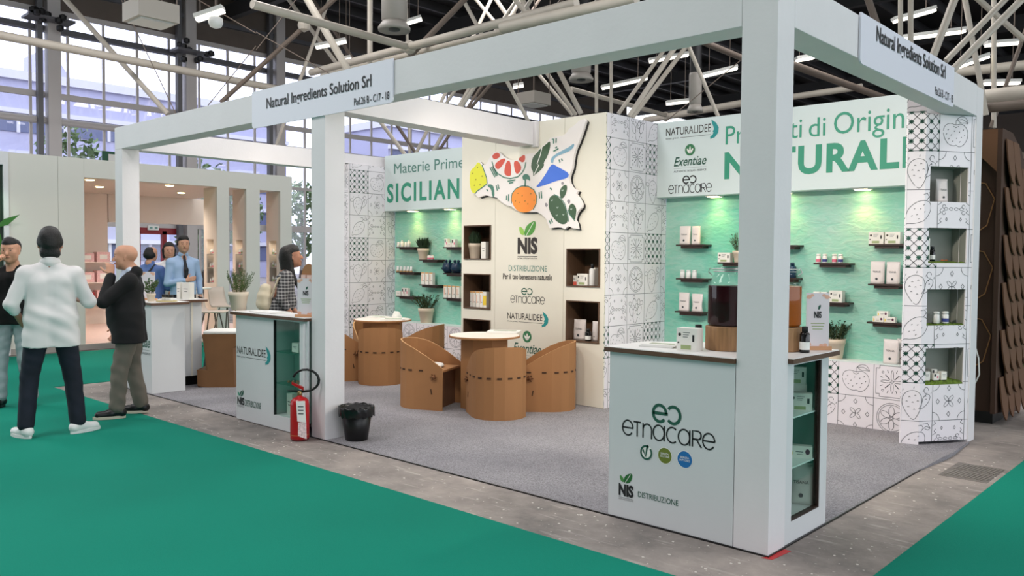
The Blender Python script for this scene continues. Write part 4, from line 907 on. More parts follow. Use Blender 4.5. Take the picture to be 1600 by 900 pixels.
for seg in ([(306, 285), (345, 258), (368, 275), (362, 298), (325, 315)], [(396, 300), (408, 315), (362, 382), (338, 376), (328, 350), (352, 322)], [(412, 322), (440, 318), (446, 420), (430, 432), (398, 418), (396, 385)], [(460, 325), (488, 318), (515, 355), (515, 385), (492, 415), (472, 405)], [(490, 308), (535, 276), (545, 290), (540, 325), (520, 334)]): shape('painted_segment', seg, M_R, 2)
stroke([(310, 325), (322, 370), (350, 410), (395, 438), (440, 446), (490, 434), (522, 405), (540, 370), (548, 330)], 0.014, M_TG)
shape('painted_leaf', [(718, 178), (720, 225), (700, 290), (672, 335), (678, 355), (650, 390), (620, 412), (598, 432), (600, 400), (584, 370), (588, 330), (600, 290), (628, 262), (645, 240), (690, 205)], M_DG, 1)
stroke([(662, 228), (650, 280), (628, 340), (640, 350), (605, 420)], 0.010, PAPER)
shape('painted_volcano', [(612, 512), (650, 468), (690, 410), (718, 358), (738, 342), (770, 362), (800, 378), (852, 408), (845, 442), (760, 462), (690, 490)], M_B, 1)
shape('painted_smoke', [(888, 195), (888, 222), (860, 250), (810, 272), (770, 285), (745, 310), (738, 342), (722, 330), (725, 300), (760, 272), (810, 245), (850, 225)], M_LB, 1)
shape('painted_orange', [(445, 600), (450, 550), (480, 515), (520, 498), (565, 500), (605, 525), (626, 570), (622, 620), (600, 662), (560, 684), (515, 682), (475, 664)], M_O, 2)
stroke([(448, 620), (446, 590), (452, 550), (480, 515), (520, 498), (565, 500), (605, 525), (626, 570), (622, 620), (600, 664)], 0.012, M_TG)
stroke([(543, 500), (545, 460), (535, 430)], 0.022, M_TG); shape('painted_stem_leaf', [(525, 425), (548, 410), (575, 425), (580, 468), (560, 448), (535, 460), (524, 445)], M_TG, 1)
for pad in ([(705, 620), (715, 575), (745, 558), (785, 580), (815, 620), (838, 690), (845, 745), (825, 768), (790, 765), (750, 735), (715, 680)], [(786, 560), (788, 520), (815, 490), (838, 490), (838, 530), (820, 575), (798, 590)], [(846, 665), (855, 630), (880, 618), (905, 655), (900, 700), (893, 742), (870, 715), (850, 690)]): shape('painted_cactus_pad', pad, M_DG, 2)
stroke([(745, 556), (790, 578), (820, 620), (842, 690), (850, 750)], 0.010, M_TG); stroke([(846, 665), (852, 692), (872, 718), (895, 745)], 0.010, M_TG)
for fr_ in ([(678, 620), (695, 615), (705, 635), (690, 650)], [(795, 475), (808, 465), (820, 485), (800, 492)], [(835, 600), (855, 588), (862, 612), (848, 628)]): shape('painted_cactus_fruit', fr_, M_GY, 1)
for a in ([(296, 368), (330, 435)], [(306, 362), (340, 430)], [(316, 358), (348, 425)], [(420, 465), (475, 455)], [(430, 478), (460, 472)], [(340, 492), (348, 530)], [(352, 486), (360, 520)], [(414, 565), (412, 598)], [(428, 555), (426, 605)], [(744, 165), (744, 200)], [(762, 162), (760, 195)], [(742, 255), (778, 235)], [(755, 232), (768, 222)], [(642, 540), (645, 585)], [(656, 535), (660, 585)], [(782, 312), (788, 332)], [(798, 305), (806, 322)], [(712, 740), (724, 765)], [(724, 728), (736, 755)], [(718, 512), (732, 524)], [(272, 520), (282, 534)], [(735, 165), (735, 172)]): stroke(a, 0.016, M_TG)
for q in ((172, 408), (207, 368), (195, 452), (238, 428), (184, 492), (224, 488), (490, 548), (520, 565), (582, 550), (474, 602), (503, 612), (540, 602), (560, 622), (604, 598)): stroke([q, (q[0]+5, q[1]+3)], 0.014, mat('olive_speck', (0.45, 0.40, 0.12), 0.6))
for q in ((732, 600), (770, 650), (766, 705), (812, 700), (868, 662), (806, 530)): stroke([(q[0]-6, q[1]-4), (q[0], q[1]+4), (q[0]+6, q[1]-6)], 0.007, mat('pale_spine', (0.72, 0.78, 0.74), 0.6))

# ------------------------------------------------------------------ counters
PAINT = mat('cool_white_counter', (0.82, 0.83, 0.835), 0.5, var=0.015, vscale=3); TOPW = mat('white_counter_top', (0.92, 0.92, 0.91), 0.35); GRN = mat('cabinet_green_back', (0.62, 0.71, 0.68), 0.6)
GLSH = pane_glass('glass_shelf', (0.90, 0.97, 0.95), 0.12, 0.02)
def counter_top(t, poly, z0=1.0, z1=1.03):
    MB().prism(poly, (0, 0, z1-z0-0.004), (0, 0, z0)).build('counter_edge', WALNUT, t)
    c = np.mean(np.array(poly), axis=0); MB().prism([tuple(c+(np.array(p)-c)*0.992) for p in poly], (0, 0, 0.004), (0, 0, z1-0.004)).build('counter_surface', TOPW, t)
cr = thing('counter', 'white corner counter with large etnacare logo at the corner post', 'counter', (-0.6, 0.35, 0), 'white counters of the stand')
Z0 = 1.0
bevel(MB().box(-1.03, -0.204, 0.0, 0.018, 0.008, Z0).build('front_panel', PAINT, cr), 0.002)
bevel(MB().box(-1.03, -1.012, 0.018, 0.40, 0.008, Z0).build('left_panel', PAINT, cr), 0.002)
PRc = planeX(-0.004)
holed_panel(MB(), PRc, 0.204, 0.76, 0.008, Z0, [(0.285, 0.655, 0.13, 0.985)], 0.02).build('side_panel', PAINT, cr)
MB().box(-0.50, -0.024, 0.74, 0.76, 0.008, Z0).build('back_panel', PAINT, cr)
MB().box(-0.50, -0.03, 0.72, 0.738, 0.14, Z0-0.01).build('cabinet_lining', GRN, cr)
MB().box(-0.50, -0.03, 0.206, 0.222, 0.14, Z0-0.01).build('cabinet_lining', GRN, cr)
MB().box(-0.52, -0.50, 0.206, 0.74, 0.10, Z0-0.01).build('cabinet_lining', GRN, cr)
MB().box(-0.50, -0.03, 0.222, 0.72, 0.10, 0.128).build('cabinet_floor', PAINT, cr)
fm = MB(); fm.box(-0.034, -0.002, 0.64, 0.655, 0.13, 0.985).box(-0.034, -0.002, 0.285, 0.655, 0.125, 0.133); fm.build('window_frame', DKWOOD, cr)
for z in (0.40, 0.68): MB().box(-0.49, -0.03, 0.224, 0.72, z, z+0.008).build('glass_shelf', mat('white_shelf', (0.86, 0.90, 0.89), 0.3), cr)
MB().box(-0.020, -0.016, 0.287, 0.64, 0.134, 0.984).build('cabinet_pane', CABGLASS, cr)
MB().hexa([(-1.012, 0.38, 0.008), (-1.012, 0.40, 0.008), (-0.50, 0.76, 0.008), (-0.50, 0.74, 0.008), (-1.012, 0.38, Z0), (-1.012, 0.40, Z0), (-0.50, 0.76, Z0), (-0.50, 0.74, Z0)]).build('back_panel', PAINT, cr)
counter_top(cr, [(-1.06, -0.018), (-0.202, -0.018), (-0.202, 0.202), (0.03, 0.202), (0.03, 0.84), (-0.48, 0.84), (-1.06, 0.43)])
fpn = [o for o in cr.children if o.name.startswith('front_panel')][0]
etna_mark(fpn, PF, *px_rect(PF, 1020, 1064, 663, 632)); 
ew = px_rect(PF, 973, 1117, 700, 655)
etna_word(fpn, PF, PF.uv(973, 670)[0], PF.uv(1117, 690)[0], PF.uv(1045, 691)[1], PF.uv(1045, 667)[1], wt=0.105)
def disc(parent, pl, px, py, r, m_, words=None):
    c = pl.uv(px, py); Ink(pl).fill(ell(c[0], c[1], r, r, 0, 360, 28)).build('logo_disc', m_, parent)
    Ink(pl, 0.001).fill(ell(c[0], c[1], r*1.08, r*1.08, 0, 360, 28)).build('disc_rim', PAPER, parent)
    p2 = Plane(pl.o+pl.n*0.001, pl.u, pl.n)
    if words:
        for k, w_ in enumerate(words): text(w_, p2, c[0]-r*(0.42+0.12*len(w_)/3), c[0]+r*(0.42+0.12*len(w_)/3), c[1]+r*(0.12-0.34*k), c[1]+r*(0.36-0.34*k), PAPER, parent, bold=0.01)
    return c
disc(fpn, PF, 1039, 712, 0.045, OLIVEP, ('SENZA', 'GLUTINE')); disc(fpn, PF, 1070, 718, 0.047, BLUEP, ('SENZA', 'LATTOSIO'))
c = disc(fpn, PF, 1010, 707, 0.040, PAPER); k = Ink(PF, 0.003); k.line(ell(c[0], c[1], 0.036, 0.038, 62, 400, 30), 0.011); k.line([(c[0]-0.022, c[1]+0.014), (c[0]-0.004, c[1]-0.024), (c[0]+0.004, c[1]+0.024), (c[0]+0.010, c[1]+0.046)], 0.011); k.build('logo_mark', DKGREEN, fpn)
nis_logo(fpn, PF, *px_rect(PF, 967, 990, 782, 737), ink=INKB, leafc=mat('deep_leaf_print', (0.12, 0.40, 0.18), 0.5), leafl=mat('mid_leaf_print', (0.30, 0.55, 0.28), 0.5))
text('DISTRIBUZIONE', PF, PF.uv(997, 775)[0], PF.uv(1060, 783)[0], PF.uv(1030, 784)[1], PF.uv(1030, 775)[1], DKGREEN, fpn)

cl = thing('counter', 'white counter with glazed cabinet and teal crescent logo by the second post', 'counter', (-4.8, 0.2, 0), 'white counters of the stand')
PL = planeY(-0.04)
holed_panel(MB(), PL, -5.36, -4.172, 0.008, Z0, [(-4.70, -4.29, 0.13, 0.985)], 0.02).build('front_panel', PAINT, cl)
bevel(MB().box(-5.36, -5.342, -0.02, 0.235, 0.008, Z0).build('side_panel', PAINT, cl), 0.002)
MB().box(-5.342, -4.18, 0.215, 0.235, 0.008, Z0).build('back_panel', PAINT, cl)
MB().box(-4.74, -4.72, -0.02, 0.205, 0.1, Z0-0.005).build('cabinet_lining', GRN, cl); MB().box(-4.27, -4.25, -0.02, 0.205, 0.1, Z0-0.005).build('cabinet_lining', GRN, cl)
MB().box(-4.72, -4.27, 0.19, 0.205, 0.1, Z0-0.005).build('cabinet_lining', GRN, cl); MB().box(-4.72, -4.27, -0.02, 0.19, 0.1, 0.128).build('cabinet_floor', PAINT, cl)
MB().box(-4.70, -4.69, -0.042, -0.02, 0.13, 0.985).build('window_frame', BLACKP, cl)
for z in (0.41, 0.695): MB().box(-4.72, -4.27, -0.018, 0.19, z, z+0.008).build('glass_shelf', GLSH, cl)
MB().box(-4.69, -4.29, -0.032, -0.028, 0.13, 0.985).build('cabinet_pane', CABGLASS, cl)
MB().box(-4.225, -4.20, -0.05, -0.04, 0.3, 0.98).build('corner_trim', WHITE, cl)
counter_top(cl, [(-5.42, -0.07), (-4.172, -0.07), (-4.172, 0.25), (-5.42, 0.25)])
fpl = [o for o in cl.children if o.name.startswith('front_panel')][0]
naturalidee(fpl, PL, *px_rect(PL, 371, 423, 569, 538)); nis_logo(fpl, PL, *px_rect(PL, 371, 382, 636, 608), ink=INKB, leafc=DKGREEN, leafl=GREEN)
text('DISTRIBUZIONE', PL, *px_rect(PL, 383, 408, 637, 627), DKGREEN, fpl)

cm = thing('counter', 'white counter by the far left post, behind the man in the black jacket', 'counter', (-7.6, 0.25, 0), 'white counters of the stand')
bevel(MB().box(-8.0, -7.27, 0.0, 0.39, 0.008, Z0).build('counter_body', PAINT, cm), 0.003)
bevel(MB().box(-8.0, -7.60, 0.44, 0.76, 0.12, Z0).build('rear_body', PAINT, cm), 0.003)
MB().box(-7.98, -7.64, 0.46, 0.74, 0.008, 0.12).build('rear_foot', BLACKP, cm)
MB().box(-7.598, -7.588, 0.62, 0.64, 0.12, Z0).build('rear_seam', CREAM, cm)
counter_top(cm, [(-7.995, -0.02), (-7.22, -0.02), (-7.22, 0.42), (-7.995, 0.42)]); counter_top(cm, [(-7.995, 0.422), (-7.53, 0.422), (-7.53, 0.80), (-7.995, 0.80)], 1.0, 1.034)
exentiae(cm.children[0], PF, -7.78, -7.30, 0.44, 0.80)

# ------------------------------------------------------------------ cardboard furniture
EDGE = mat('cardboard_edge', (0.72, 0.56, 0.38), 0.8); SLOT = mat('dark_slot', (0.25, 0.16, 0.09), 0.9)
def make_chair():
    t = thing('cardboard_tub_chair', 'x', 'chair', (0, 0, 0), 'cardboard tub chairs around the round tables')
    r = 0.27; out = []
    for k in range(9): a = math.radians(180+180*k/8); out.append((r*math.cos(a), r*math.sin(a)*0.95-0.02))
    out = [(-r, 0.29), (-r*1.0, 0.13)]+out+[(r*1.0, 0.13), (r, 0.29)]
    def top(p): s_ = (p[1]+0.28)/0.57; return 0.70-0.02*s_-0.25*max(0, s_)**1.6
    n = len(out); c = (0, 0.05); th = 0.014
    inn = [(p[0]*(1-th/r), p[1]+(th if p[1] < 0 else 0)) for p in out]
    mb = MB()
    vs = [(*p, 0.0) for p in out]+[(*p, top(p)) for p in out]+[(*p, 0.0) for p in inn]+[(*p, top(p)) for p in inn]
    fs = []
    for i in range(n-1): fs += [(i, i+1, n+i+1, n+i), (2*n+i+1, 2*n+i, 3*n+i, 3*n+i+1), (2*n+i, 2*n+i+1, i+1, i)]
    mb.add(vs, fs); mb.build('shell', KRAFT, t, local=True)
    rim = MB(); rim.add(vs, [(n+i, n+i+1, 3*n+i+1, 3*n+i) for i in range(n-1)]+[(0, n, 3*n, 2*n), (3*n-1, 4*n-1, 2*n-1, n-1)]); rim.build('rim', EDGE, t, local=True)
    se = MB(); se.prism([(p[0]*0.96, p[1]*0.96) for p in inn], (0, 0, 0.02), (0, 0, 0.385)); se.build('seat', KRAFT, t, local=True)
    f = MB(); f.box(-r+0.014, r-0.014, 0.20, 0.214, 0, 0.385); f.build('front_panel', KRAFTD, t, local=True)
    cu = MB(); cu.lathe([(0.02, 0.405), (0.17, 0.405), (0.185, 0.42), (0.17, 0.437), (0.02, 0.442)], (0, 0.0, 0), 20); cu.build('cushion', PAPER, t, local=True, smooth=True)
    for i in range(1, n-1):
        a, b = np.array(out[i-1]), np.array(out[i]); 
        if i < 2: pass
        m = (a+b)/2; d = (b-a)/np.linalg.norm(b-a); nn_ = np.array([d[1], -d[0]])
        MB().rbox((m[0]+nn_[0]*0.001, m[1]+nn_[1]*0.001, 0.40), (0.022, 0.004, 0.008), (d[0], d[1], 0), (nn_[0], nn_[1], 0), (0, 0, 1)).build('tab_slot', SLOT, t, local=True)
    for s_ in (-1, 1):
        kb = MB()
        for k in range(6): a = k*1.05; kb.tube((s_*r, 0.20, 0.34), (s_*(r+0.02), 0.20+0.035*math.cos(a), 0.34+0.035*math.sin(a)), 0.006, 6)
        kb.lathe([(0.004, -0.018), (0.02, -0.01), (0.022, 0.008), (0.006, 0.018)], (s_*(r+0.012), 0.20, 0.34), 8); kb.build('cord_knot', mat('brown_cord', (0.42, 0.27, 0.15), 0.8), t, local=True)
        MB().rbox((s_*(r+0.001), 0.17, 0.19), (0.002, 0.006, 0.028), (1, 0, 0), (0, 0.97, 0.2), (0, -0.2, 0.97)).build('cord_slot', SLOT, t, local=True)
    return t
proto = make_chair()
chairs = [((-3.69, 1.83), (-4.13, 2.12), 'cardboard tub chair nearest the camera, back to the aisle, at the right table'),
          ((-4.62, 1.72), (-3.95, 2.02), 'cardboard tub chair on the left of the right table, showing its white cushion'),
          ((-3.62, 2.52), (-4.1, 2.1), 'cardboard tub chair on the right of the right table against the logo wall'),
          ((-6.2, 2.36), (-6.57, 2.69), 'cardboard tub chair in front of the left table with its back to the aisle'),
          ((-6.84, 2.18), (-6.6, 2.6), 'cardboard tub chair half hidden by the second post at the left table'),
          ((-6.12, 2.98), (-6.6, 2.72), 'cardboard tub chair behind the left table on the plant side'),
          ((-7.06, 2.92), (-6.6, 2.72), 'cardboard tub chair at the far back of the left table')]
for i, (pos, tgt, lab) in enumerate(chairs):
    o = proto if i == 0 else copy_tree(proto)
    o.location = (pos[0], pos[1], 0.006); d = np.array(tgt)-np.array(pos); o.rotation_euler = (0, 0, math.atan2(d[1], d[0])-math.pi/2); o['label'] = lab
def round_table(c, label, R=0.37):
    t = thing('cardboard_table', label, 'table', (c[0], c[1], 0.006), 'round cardboard tables of the stand')
    MB().lathe([(R-0.003, 0.728), (R, 0.731), (R, 0.744), (R-0.003, 0.747)], (0, 0, 0), 48).build('table_top', KRAFT, t, local=True)
    MB().lathe([(R-0.01, 0.747), (R-0.01, 0.750)], (0, 0, 0), 48).build('white_top_sheet', mat('white_table_sheet', (0.90, 0.87, 0.83), 0.5), t, local=True)
    n = 8; ri = 0.255
    for k in range(n):
        a, b = math.pi*2*k/n+0.3, math.pi*2*(k+1)/n+0.3
        p, q = np.array((ri*math.cos(a), ri*math.sin(a))), np.array((ri*math.cos(b), ri*math.sin(b)))
        MB().hexa([(*p, 0), (*q, 0), (*(q*0.95), 0), (*(p*0.95), 0), (*p, 0.728), (*q, 0.728), (*(q*0.95), 0.728), (*(p*0.95), 0.728)]).build('side_board', KRAFT, t, local=True)
round_table((-4.13, 2.08), 'round cardboard table with a brochure in front of the logo wall'); round_table((-6.57, 2.69), 'round cardboard table with papers near the left display bay')
def brochure(c, w, h, ang, label, stack=2, pic=None):
    t = thing('brochure', label, 'brochure', c)
    ca, sa = math.cos(ang), math.sin(ang)
    for k in range(stack):
        MB().rbox((c[0]+0.006*k, c[1]+0.004*k, c[2]+0.003+0.005*k), (w/2, h/2, 0.0023), (ca, sa, 0), (-sa, ca, 0), (0, 0, 1)).build('page', PAPER, t)
    z = c[2]+0.003+0.005*stack-0.002
    MB().rbox((c[0]+0.006*stack, c[1]+0.004*stack, z), (w*0.36, h*0.2, 0.0006), (ca, sa, 0), (-sa, ca, 0), (0, 0, 1)).build('printed_picture', pic or mat('muted_picture', (0.62, 0.66, 0.55), 0.5, var=0.3, vscale=60), t)
    return t
p_ = onZ(785, 519, 0.76); brochure((p_[0], p_[1], 0.757), 0.34, 0.22, 0.6, 'open white brochure on the right round table', 4)
p_ = onZ(612, 499, 0.76); brochure((p_[0], p_[1], 0.757), 0.30, 0.22, 0.9, 'white papers lying on the left round table', 3)
p_ = onZ(590, 495, 0.76); brochure((p_[0], p_[1], 0.757), 0.24, 0.2, 0.2, 'white leaflet behind the papers on the left round table', 2)
tn = thing('tissue_pack', 'crumpled white tissue pack on the left round table', 'tissue', onZ(620, 494, 0.76)); c = onZ(620, 495, 0.757)
nb = MB(); pts = []
for k in range(14): a = k*2.4; pts.append(np.array(c)+np.array([0.05*math.cos(a)*random.uniform(0.4, 1), 0.05*math.sin(a)*random.uniform(0.4, 1), 0.012+random.uniform(0, 0.07)]))
bm = bmesh.new(); [bm.verts.new(p) for p in pts+[np.array(c)+np.array([x, y, 0.001]) for x in (-.05, .05) for y in (-.05, .05)]]; bmesh.ops.convex_hull(bm, input=bm.verts); me = bpy.data.meshes.new('tissue'); bm.to_mesh(me); bm.free(); link_mesh('tissue', me, PAPER, tn)

KRAFTS = mat('brown_stool_board', (0.47, 0.33, 0.20), 0.8, var=0.06, vscale=5)
cs = thing('cardboard_stool', 'tall cardboard bar stool with white cushion beside the left counter', 'stool', (-7.36, 0.92, 0.006))
rot = Matrix.Rotation(0.75, 4, 'Z')
def cs_add(mb, name, m_):
    o = mb.build(name, m_, cs, local=True); o.rotation_euler = (0, 0, 0.0); return o
# stool in local axes: footrest towards -Y, wide towards X
w_ = 0.19
for s_ in (-1, 1):
    MB().prism([(-0.16, 0), (0.17, 0), (0.15, 0.46), (0.20, 0.50), (0.20, 0.60), (-0.20, 0.60), (-0.14, 0.20), (-0.26, 0.20), (-0.26, 0.02)], (0.014*s_, 0, 0), (w_*s_, 0, 0), (0, 1, 0), (0, 0, 1)).build('side_board', KRAFTS, cs, local=True)
MB().hexa([(-w_, -0.15, 0), (w_, -0.15, 0), (w_, -0.135, 0), (-w_, -0.135, 0), (-w_, -0.19, 0.6), (w_, -0.19, 0.6), (w_, -0.175, 0.6), (-w_, -0.175, 0.6)]).build('front_board', KRAFTS, cs, local=True)
MB().box(-w_, w_, -0.27, -0.13, 0.19, 0.205).build('foot_rest', KRAFTS, cs, local=True); MB().box(-w_, w_, -0.255, -0.24, 0, 0.19).build('foot_board', KRAFTS, cs, local=True)
MB().box(-w_-0.015, w_+0.015, -0.2, 0.205, 0.60, 0.625).build('seat', KRAFTS, cs, local=True)
bevel(MB().box(-w_-0.01, w_+0.01, -0.195, 0.20, 0.626, 0.665).build('cushion', PAPER, cs, local=True), 0.015, 3)
MB().hexa([(-w_, 0.155, 0), (w_, 0.155, 0), (w_, 0.17, 0), (-w_, 0.17, 0), (-w_, 0.135, 0.46), (w_, 0.135, 0.46), (w_, 0.15, 0.46), (-w_, 0.15, 0.46)]).build('rear_board', KRAFTS, cs, local=True)
cs.rotation_euler = (0, 0, -0.75)
bag = thing('black_bag', 'black bag on the floor between left counter and cardboard stool', 'bag', (-7.84, 1.04, 0.006))
bevel(MB().hexa([(-0.16, -0.1, 0), (0.16, -0.1, 0), (0.16, 0.1, 0), (-0.16, 0.1, 0), (-0.13, -0.06, 0.34), (0.13, -0.06, 0.34), (0.13, 0.06, 0.34), (-0.13, 0.06, 0.34)]).build('bag_body', BLACKP, bag, local=True), 0.03, 3)
MB().path([(-0.08, 0, 0.33), (-0.07, 0, 0.44), (0, 0, 0.48), (0.07, 0, 0.44), (0.08, 0, 0.33)], 0.01, 6).build('bag_handle', BLACKP, bag, local=True)

# ------------------------------------------------------------------ bin and fire extinguisher at the second post
bn_ = thing('waste_bin', 'black plastic waste bin with a black liner beside the second post', 'bin', (-3.80, 0.20, 0.006))
MB().lathe([(0.088, 0), (0.095, 0.004), (0.135, 0.27), (0.128, 0.27), (0.09, 0.02), (0.02, 0.02)], (0, 0, 0), 32, closed=False).build('bucket', BLACKP, bn_, local=True, smooth=True)
lv = MB(); n = 48; prof = [(0.124, 0.20, 0), (0.136, 0.272, 0.3), (0.146, 0.29, 0.6), (0.150, 0.275, 1), (0.149, 0.235, 1), (0.147, 0.205, 1.2)]
vs = []
for (r, z, a) in prof:
    for k in range(n): vs.append(((r+a*0.006*math.sin(k*2.1+z*40)+a*0.004*math.sin(k*5.3))*math.cos(2*math.pi*k/n), (r+a*0.006*math.sin(k*2.1+z*40))*math.sin(2*math.pi*k/n), z+a*0.006*math.sin(k*1.7)))
lv.add(vs, [(i*n+k, i*n+(k+1) % n, (i+1)*n+(k+1) % n, (i+1)*n+k) for i in range(len(prof)-1) for k in range(n)]); lv.build('bin_liner', mat('black_film', (0.03, 0.03, 0.032), 0.25), bn_, local=True, smooth=True)
ex = thing('fire_extinguisher', 'red fire extinguisher standing before the second post', 'extinguisher', (-4.15, -0.13, 0))
RED = mat('red_enamel', (0.68, 0.06, 0.09), 0.3)
MB().lathe([(0.062, 0.002), (0.072, 0.01), (0.075, 0.02)], (0, 0, 0), 28).build('base_ring', mat('dark_red', (0.45, 0.04, 0.05), 0.4), ex, local=True, smooth=True)
MB().lathe([(0.072, 0.02), (0.075, 0.03), (0.075, 0.35), (0.070, 0.385), (0.05, 0.412), (0.022, 0.425), (0.018, 0.44)], (0, 0, 0), 32).build('cylinder', RED, ex, local=True, smooth=True)
MB().lathe([(0.076, 0.055), (0.076, 0.06)], (0, 0, 0), 28, closed=False).build('gold_line', mat('gold_line', (0.75, 0.55, 0.3), 0.4), ex, local=True)
MB().lathe([(0.016, 0.435), (0.02, 0.44), (0.02, 0.475), (0.014, 0.48)], (0, 0, 0), 12).build('valve', mat('brass', (0.6, 0.52, 0.35), 0.35, 0.8), ex, local=True, smooth=True)
dv = (-0.74, -0.68)   # handles point to the left of the view
MB().hexa([(-0.09, -0.012, 0.475), (0.03, -0.012, 0.47), (0.03, 0.012, 0.47), (-0.09, 0.012, 0.475), (-0.10, -0.012, 0.485), (0.03, -0.012, 0.49), (0.03, 0.012, 0.49), (-0.10, 0.012, 0.485)]).build('carry_handle', BLACKP, ex, local=True)
MB().hexa([(-0.06, -0.012, 0.54), (0.03, -0.012, 0.49), (0.03, 0.012, 0.49), (-0.06, 0.012, 0.54), (-0.065, -0.012, 0.565), (0.03, -0.012, 0.52), (0.03, 0.012, 0.52), (-0.065, 0.012, 0.565)]).build('squeeze_lever', RED, ex, local=True)
hp = [(0.015, 0, 0.47)]+[(0.03+0.105*math.cos(math.radians(a))+0.02, 0.0, 0.585+0.105*math.sin(math.radians(a))) for a in range(-75, 185, 20)]
MB().path(hp, 0.011, 10).build('hose', BLACKP, ex, local=True, smooth=True)
ex.rotation_euler = (0, 0, 0.70); ex.scale = (1.06, 1.06, 0.87)
tg = MB(); tg.hexa([(0.005, -0.083, 0.20), (0.075, -0.083, 0.19), (0.075, -0.081, 0.19), (0.005, -0.081, 0.20), (-0.005, -0.080, 0.395), (0.065, -0.080, 0.40), (0.065, -0.078, 0.40), (-0.005, -0.078, 0.395)]); tg.build('paper_tag', PAPER, ex, local=True)
tg = MB(); tg.hexa([(0.012, -0.086, 0.06), (0.080, -0.084, 0.03), (0.080, -0.082, 0.03), (0.012, -0.084, 0.06), (0.012, -0.081, 0.19), (0.075, -0.081, 0.195), (0.075, -0.079, 0.195), (0.012, -0.079, 0.19)]); tg.build('printed_tag', mat('red_white_print', (0.88, 0.80, 0.80), 0.5, var=0.3, vscale=60), ex, local=True)
for k in range(3): MB().box(0.01+0.002*k, 0.055, -0.0845, -0.0838, 0.34-0.035*k, 0.348-0.035*k).build('tag_line', LINE, ex, local=True)

# ------------------------------------------------------------------ goods: builders
BOXW = mat('white_carton', (0.91, 0.90, 0.87), 0.5); PINKP = mat('pink_print', (0.85, 0.42, 0.52), 0.5); REDP = mat('coral_print', (0.86, 0.38, 0.32), 0.5); NAVYP = mat('navy_print', (0.20, 0.24, 0.52), 0.5); SAGEP = mat('sage_print', (0.62, 0.68, 0.48), 0.5); YELP = mat('yellow_print', (0.92, 0.80, 0.25), 0.5); PLUMP = mat('plum_print', (0.36, 0.12, 0.26), 0.5); PEACHP = mat('peach_print', (0.91, 0.72, 0.62), 0.5); GOLDP = mat('gold_print', (0.85, 0.65, 0.40), 0.5)
POUCHM = mat('white_pouch', (0.86, 0.83, 0.82), 0.45, bump=0.25, bscale=18); DKB = mat('dark_bottle_glass', (0.04, 0.045, 0.05), 0.15); SILV = mat('silver_pouch', (0.78, 0.78, 0.76), 0.35, bump=0.3, bscale=14)
class Fr:
    """local frame: right u, out n (towards the viewer), up z, at point o"""
    def __init__(s, o, u=(1, 0, 0), n=(0, -1, 0)): s.o = np.array(o, float); s.u = np.array(u, float); s.n = np.array(n, float)
    def p(s, a, b, c): return s.o+s.u*a+s.n*b+np.array([0, 0, c])
    def plane(s, b): return Plane(s.o*np.array([1, 1, 1])+s.n*b, s.u, s.n)
def fbox(mb, f, a0, a1, b0, b1, c0, c1): return mb.hexa([f.p(a0, b1, c0), f.p(a1, b1, c0), f.p(a1, b0, c0), f.p(a0, b0, c0), f.p(a0, b1, c1), f.p(a1, b1, c1), f.p(a1, b0, c1), f.p(a0, b0, c1)])
def carton(f, w, d, h, label, group, style='box', name='carton'):
    t = thing(name, label, 'box', f.o, group)
    fbox(MB(), f, -w/2, w/2, -d/2, d/2, 0, h).build('carton_body', BOXW, t)
    q = d/2+0.0008
    def pr(a0, a1, c0, c1, m_, nm='print'): fbox(MB(), f, a0*w, a1*w, q-0.001, q, c0*h, c1*h).build(nm, m_, t)
    pl = Plane(f.o+f.n*(q-0.001), f.u, f.n)
    if style == 'box':
        pr(-0.28, 0.22, 0.06, 0.26, SAGEP); pr(0.28, 0.38, 0.42, 0.72, INKB)
        Ink(pl).fill(ell(-0.34*w, 0.72*h, 0.075*w, 0.075*w, 0, 360, 12)).build('print', CHAR, t); Ink(pl).fill(ell(-0.40*w, 0.36*h, 0.05*w, 0.04*w, 0, 360, 8)).build('print', CHAR, t)
        for k in range(3): pr(-0.18, 0.16-0.05*k, 0.80-0.10*k, 0.825-0.10*k, LINE)
    elif style == 'tall':
        pr(-0.36, -0.12, 0.25, 0.8, PEACHP); pr(0.0, 0.3, 0.3, 0.34, LINE); pr(-0.5, 0.5, 0.9, 1.0, GOLDP)
    elif style == 'dark': pr(-0.4, -0.05, 0.55, 0.92, INKB); pr(0.1, 0.35, 0.3, 0.6, PINKP)
    elif style == 'fruit':
        Ink(pl).fill(ell(-0.42*w, 0.4*h, 0.10*w, 0.30*h, -90, 90, 10)).build('print', YELP, t); Ink(pl).fill(ell(0.30*w, 0.55*h, 0.10*w, 0.24*h, 0, 360, 12)).build('print', PLUMP, t); pr(-0.2, 0.12, 0.5, 0.56, LINE); pr(-0.15, 0.1, 0.3, 0.34, LINE)
    elif style == 'coral': pr(-0.5, 0.5, 0.0, 0.35, REDP); pr(-0.3, 0.3, 0.6, 0.66, LINE)
    elif style == 'plain': pr(-0.3, 0.3, 0.6, 0.64, LINE); pr(-0.2, 0.2, 0.45, 0.48, LINE)
    elif style == 'yellow': pr(-0.5, 0.5, 0.15, 0.75, YELP)
    return t
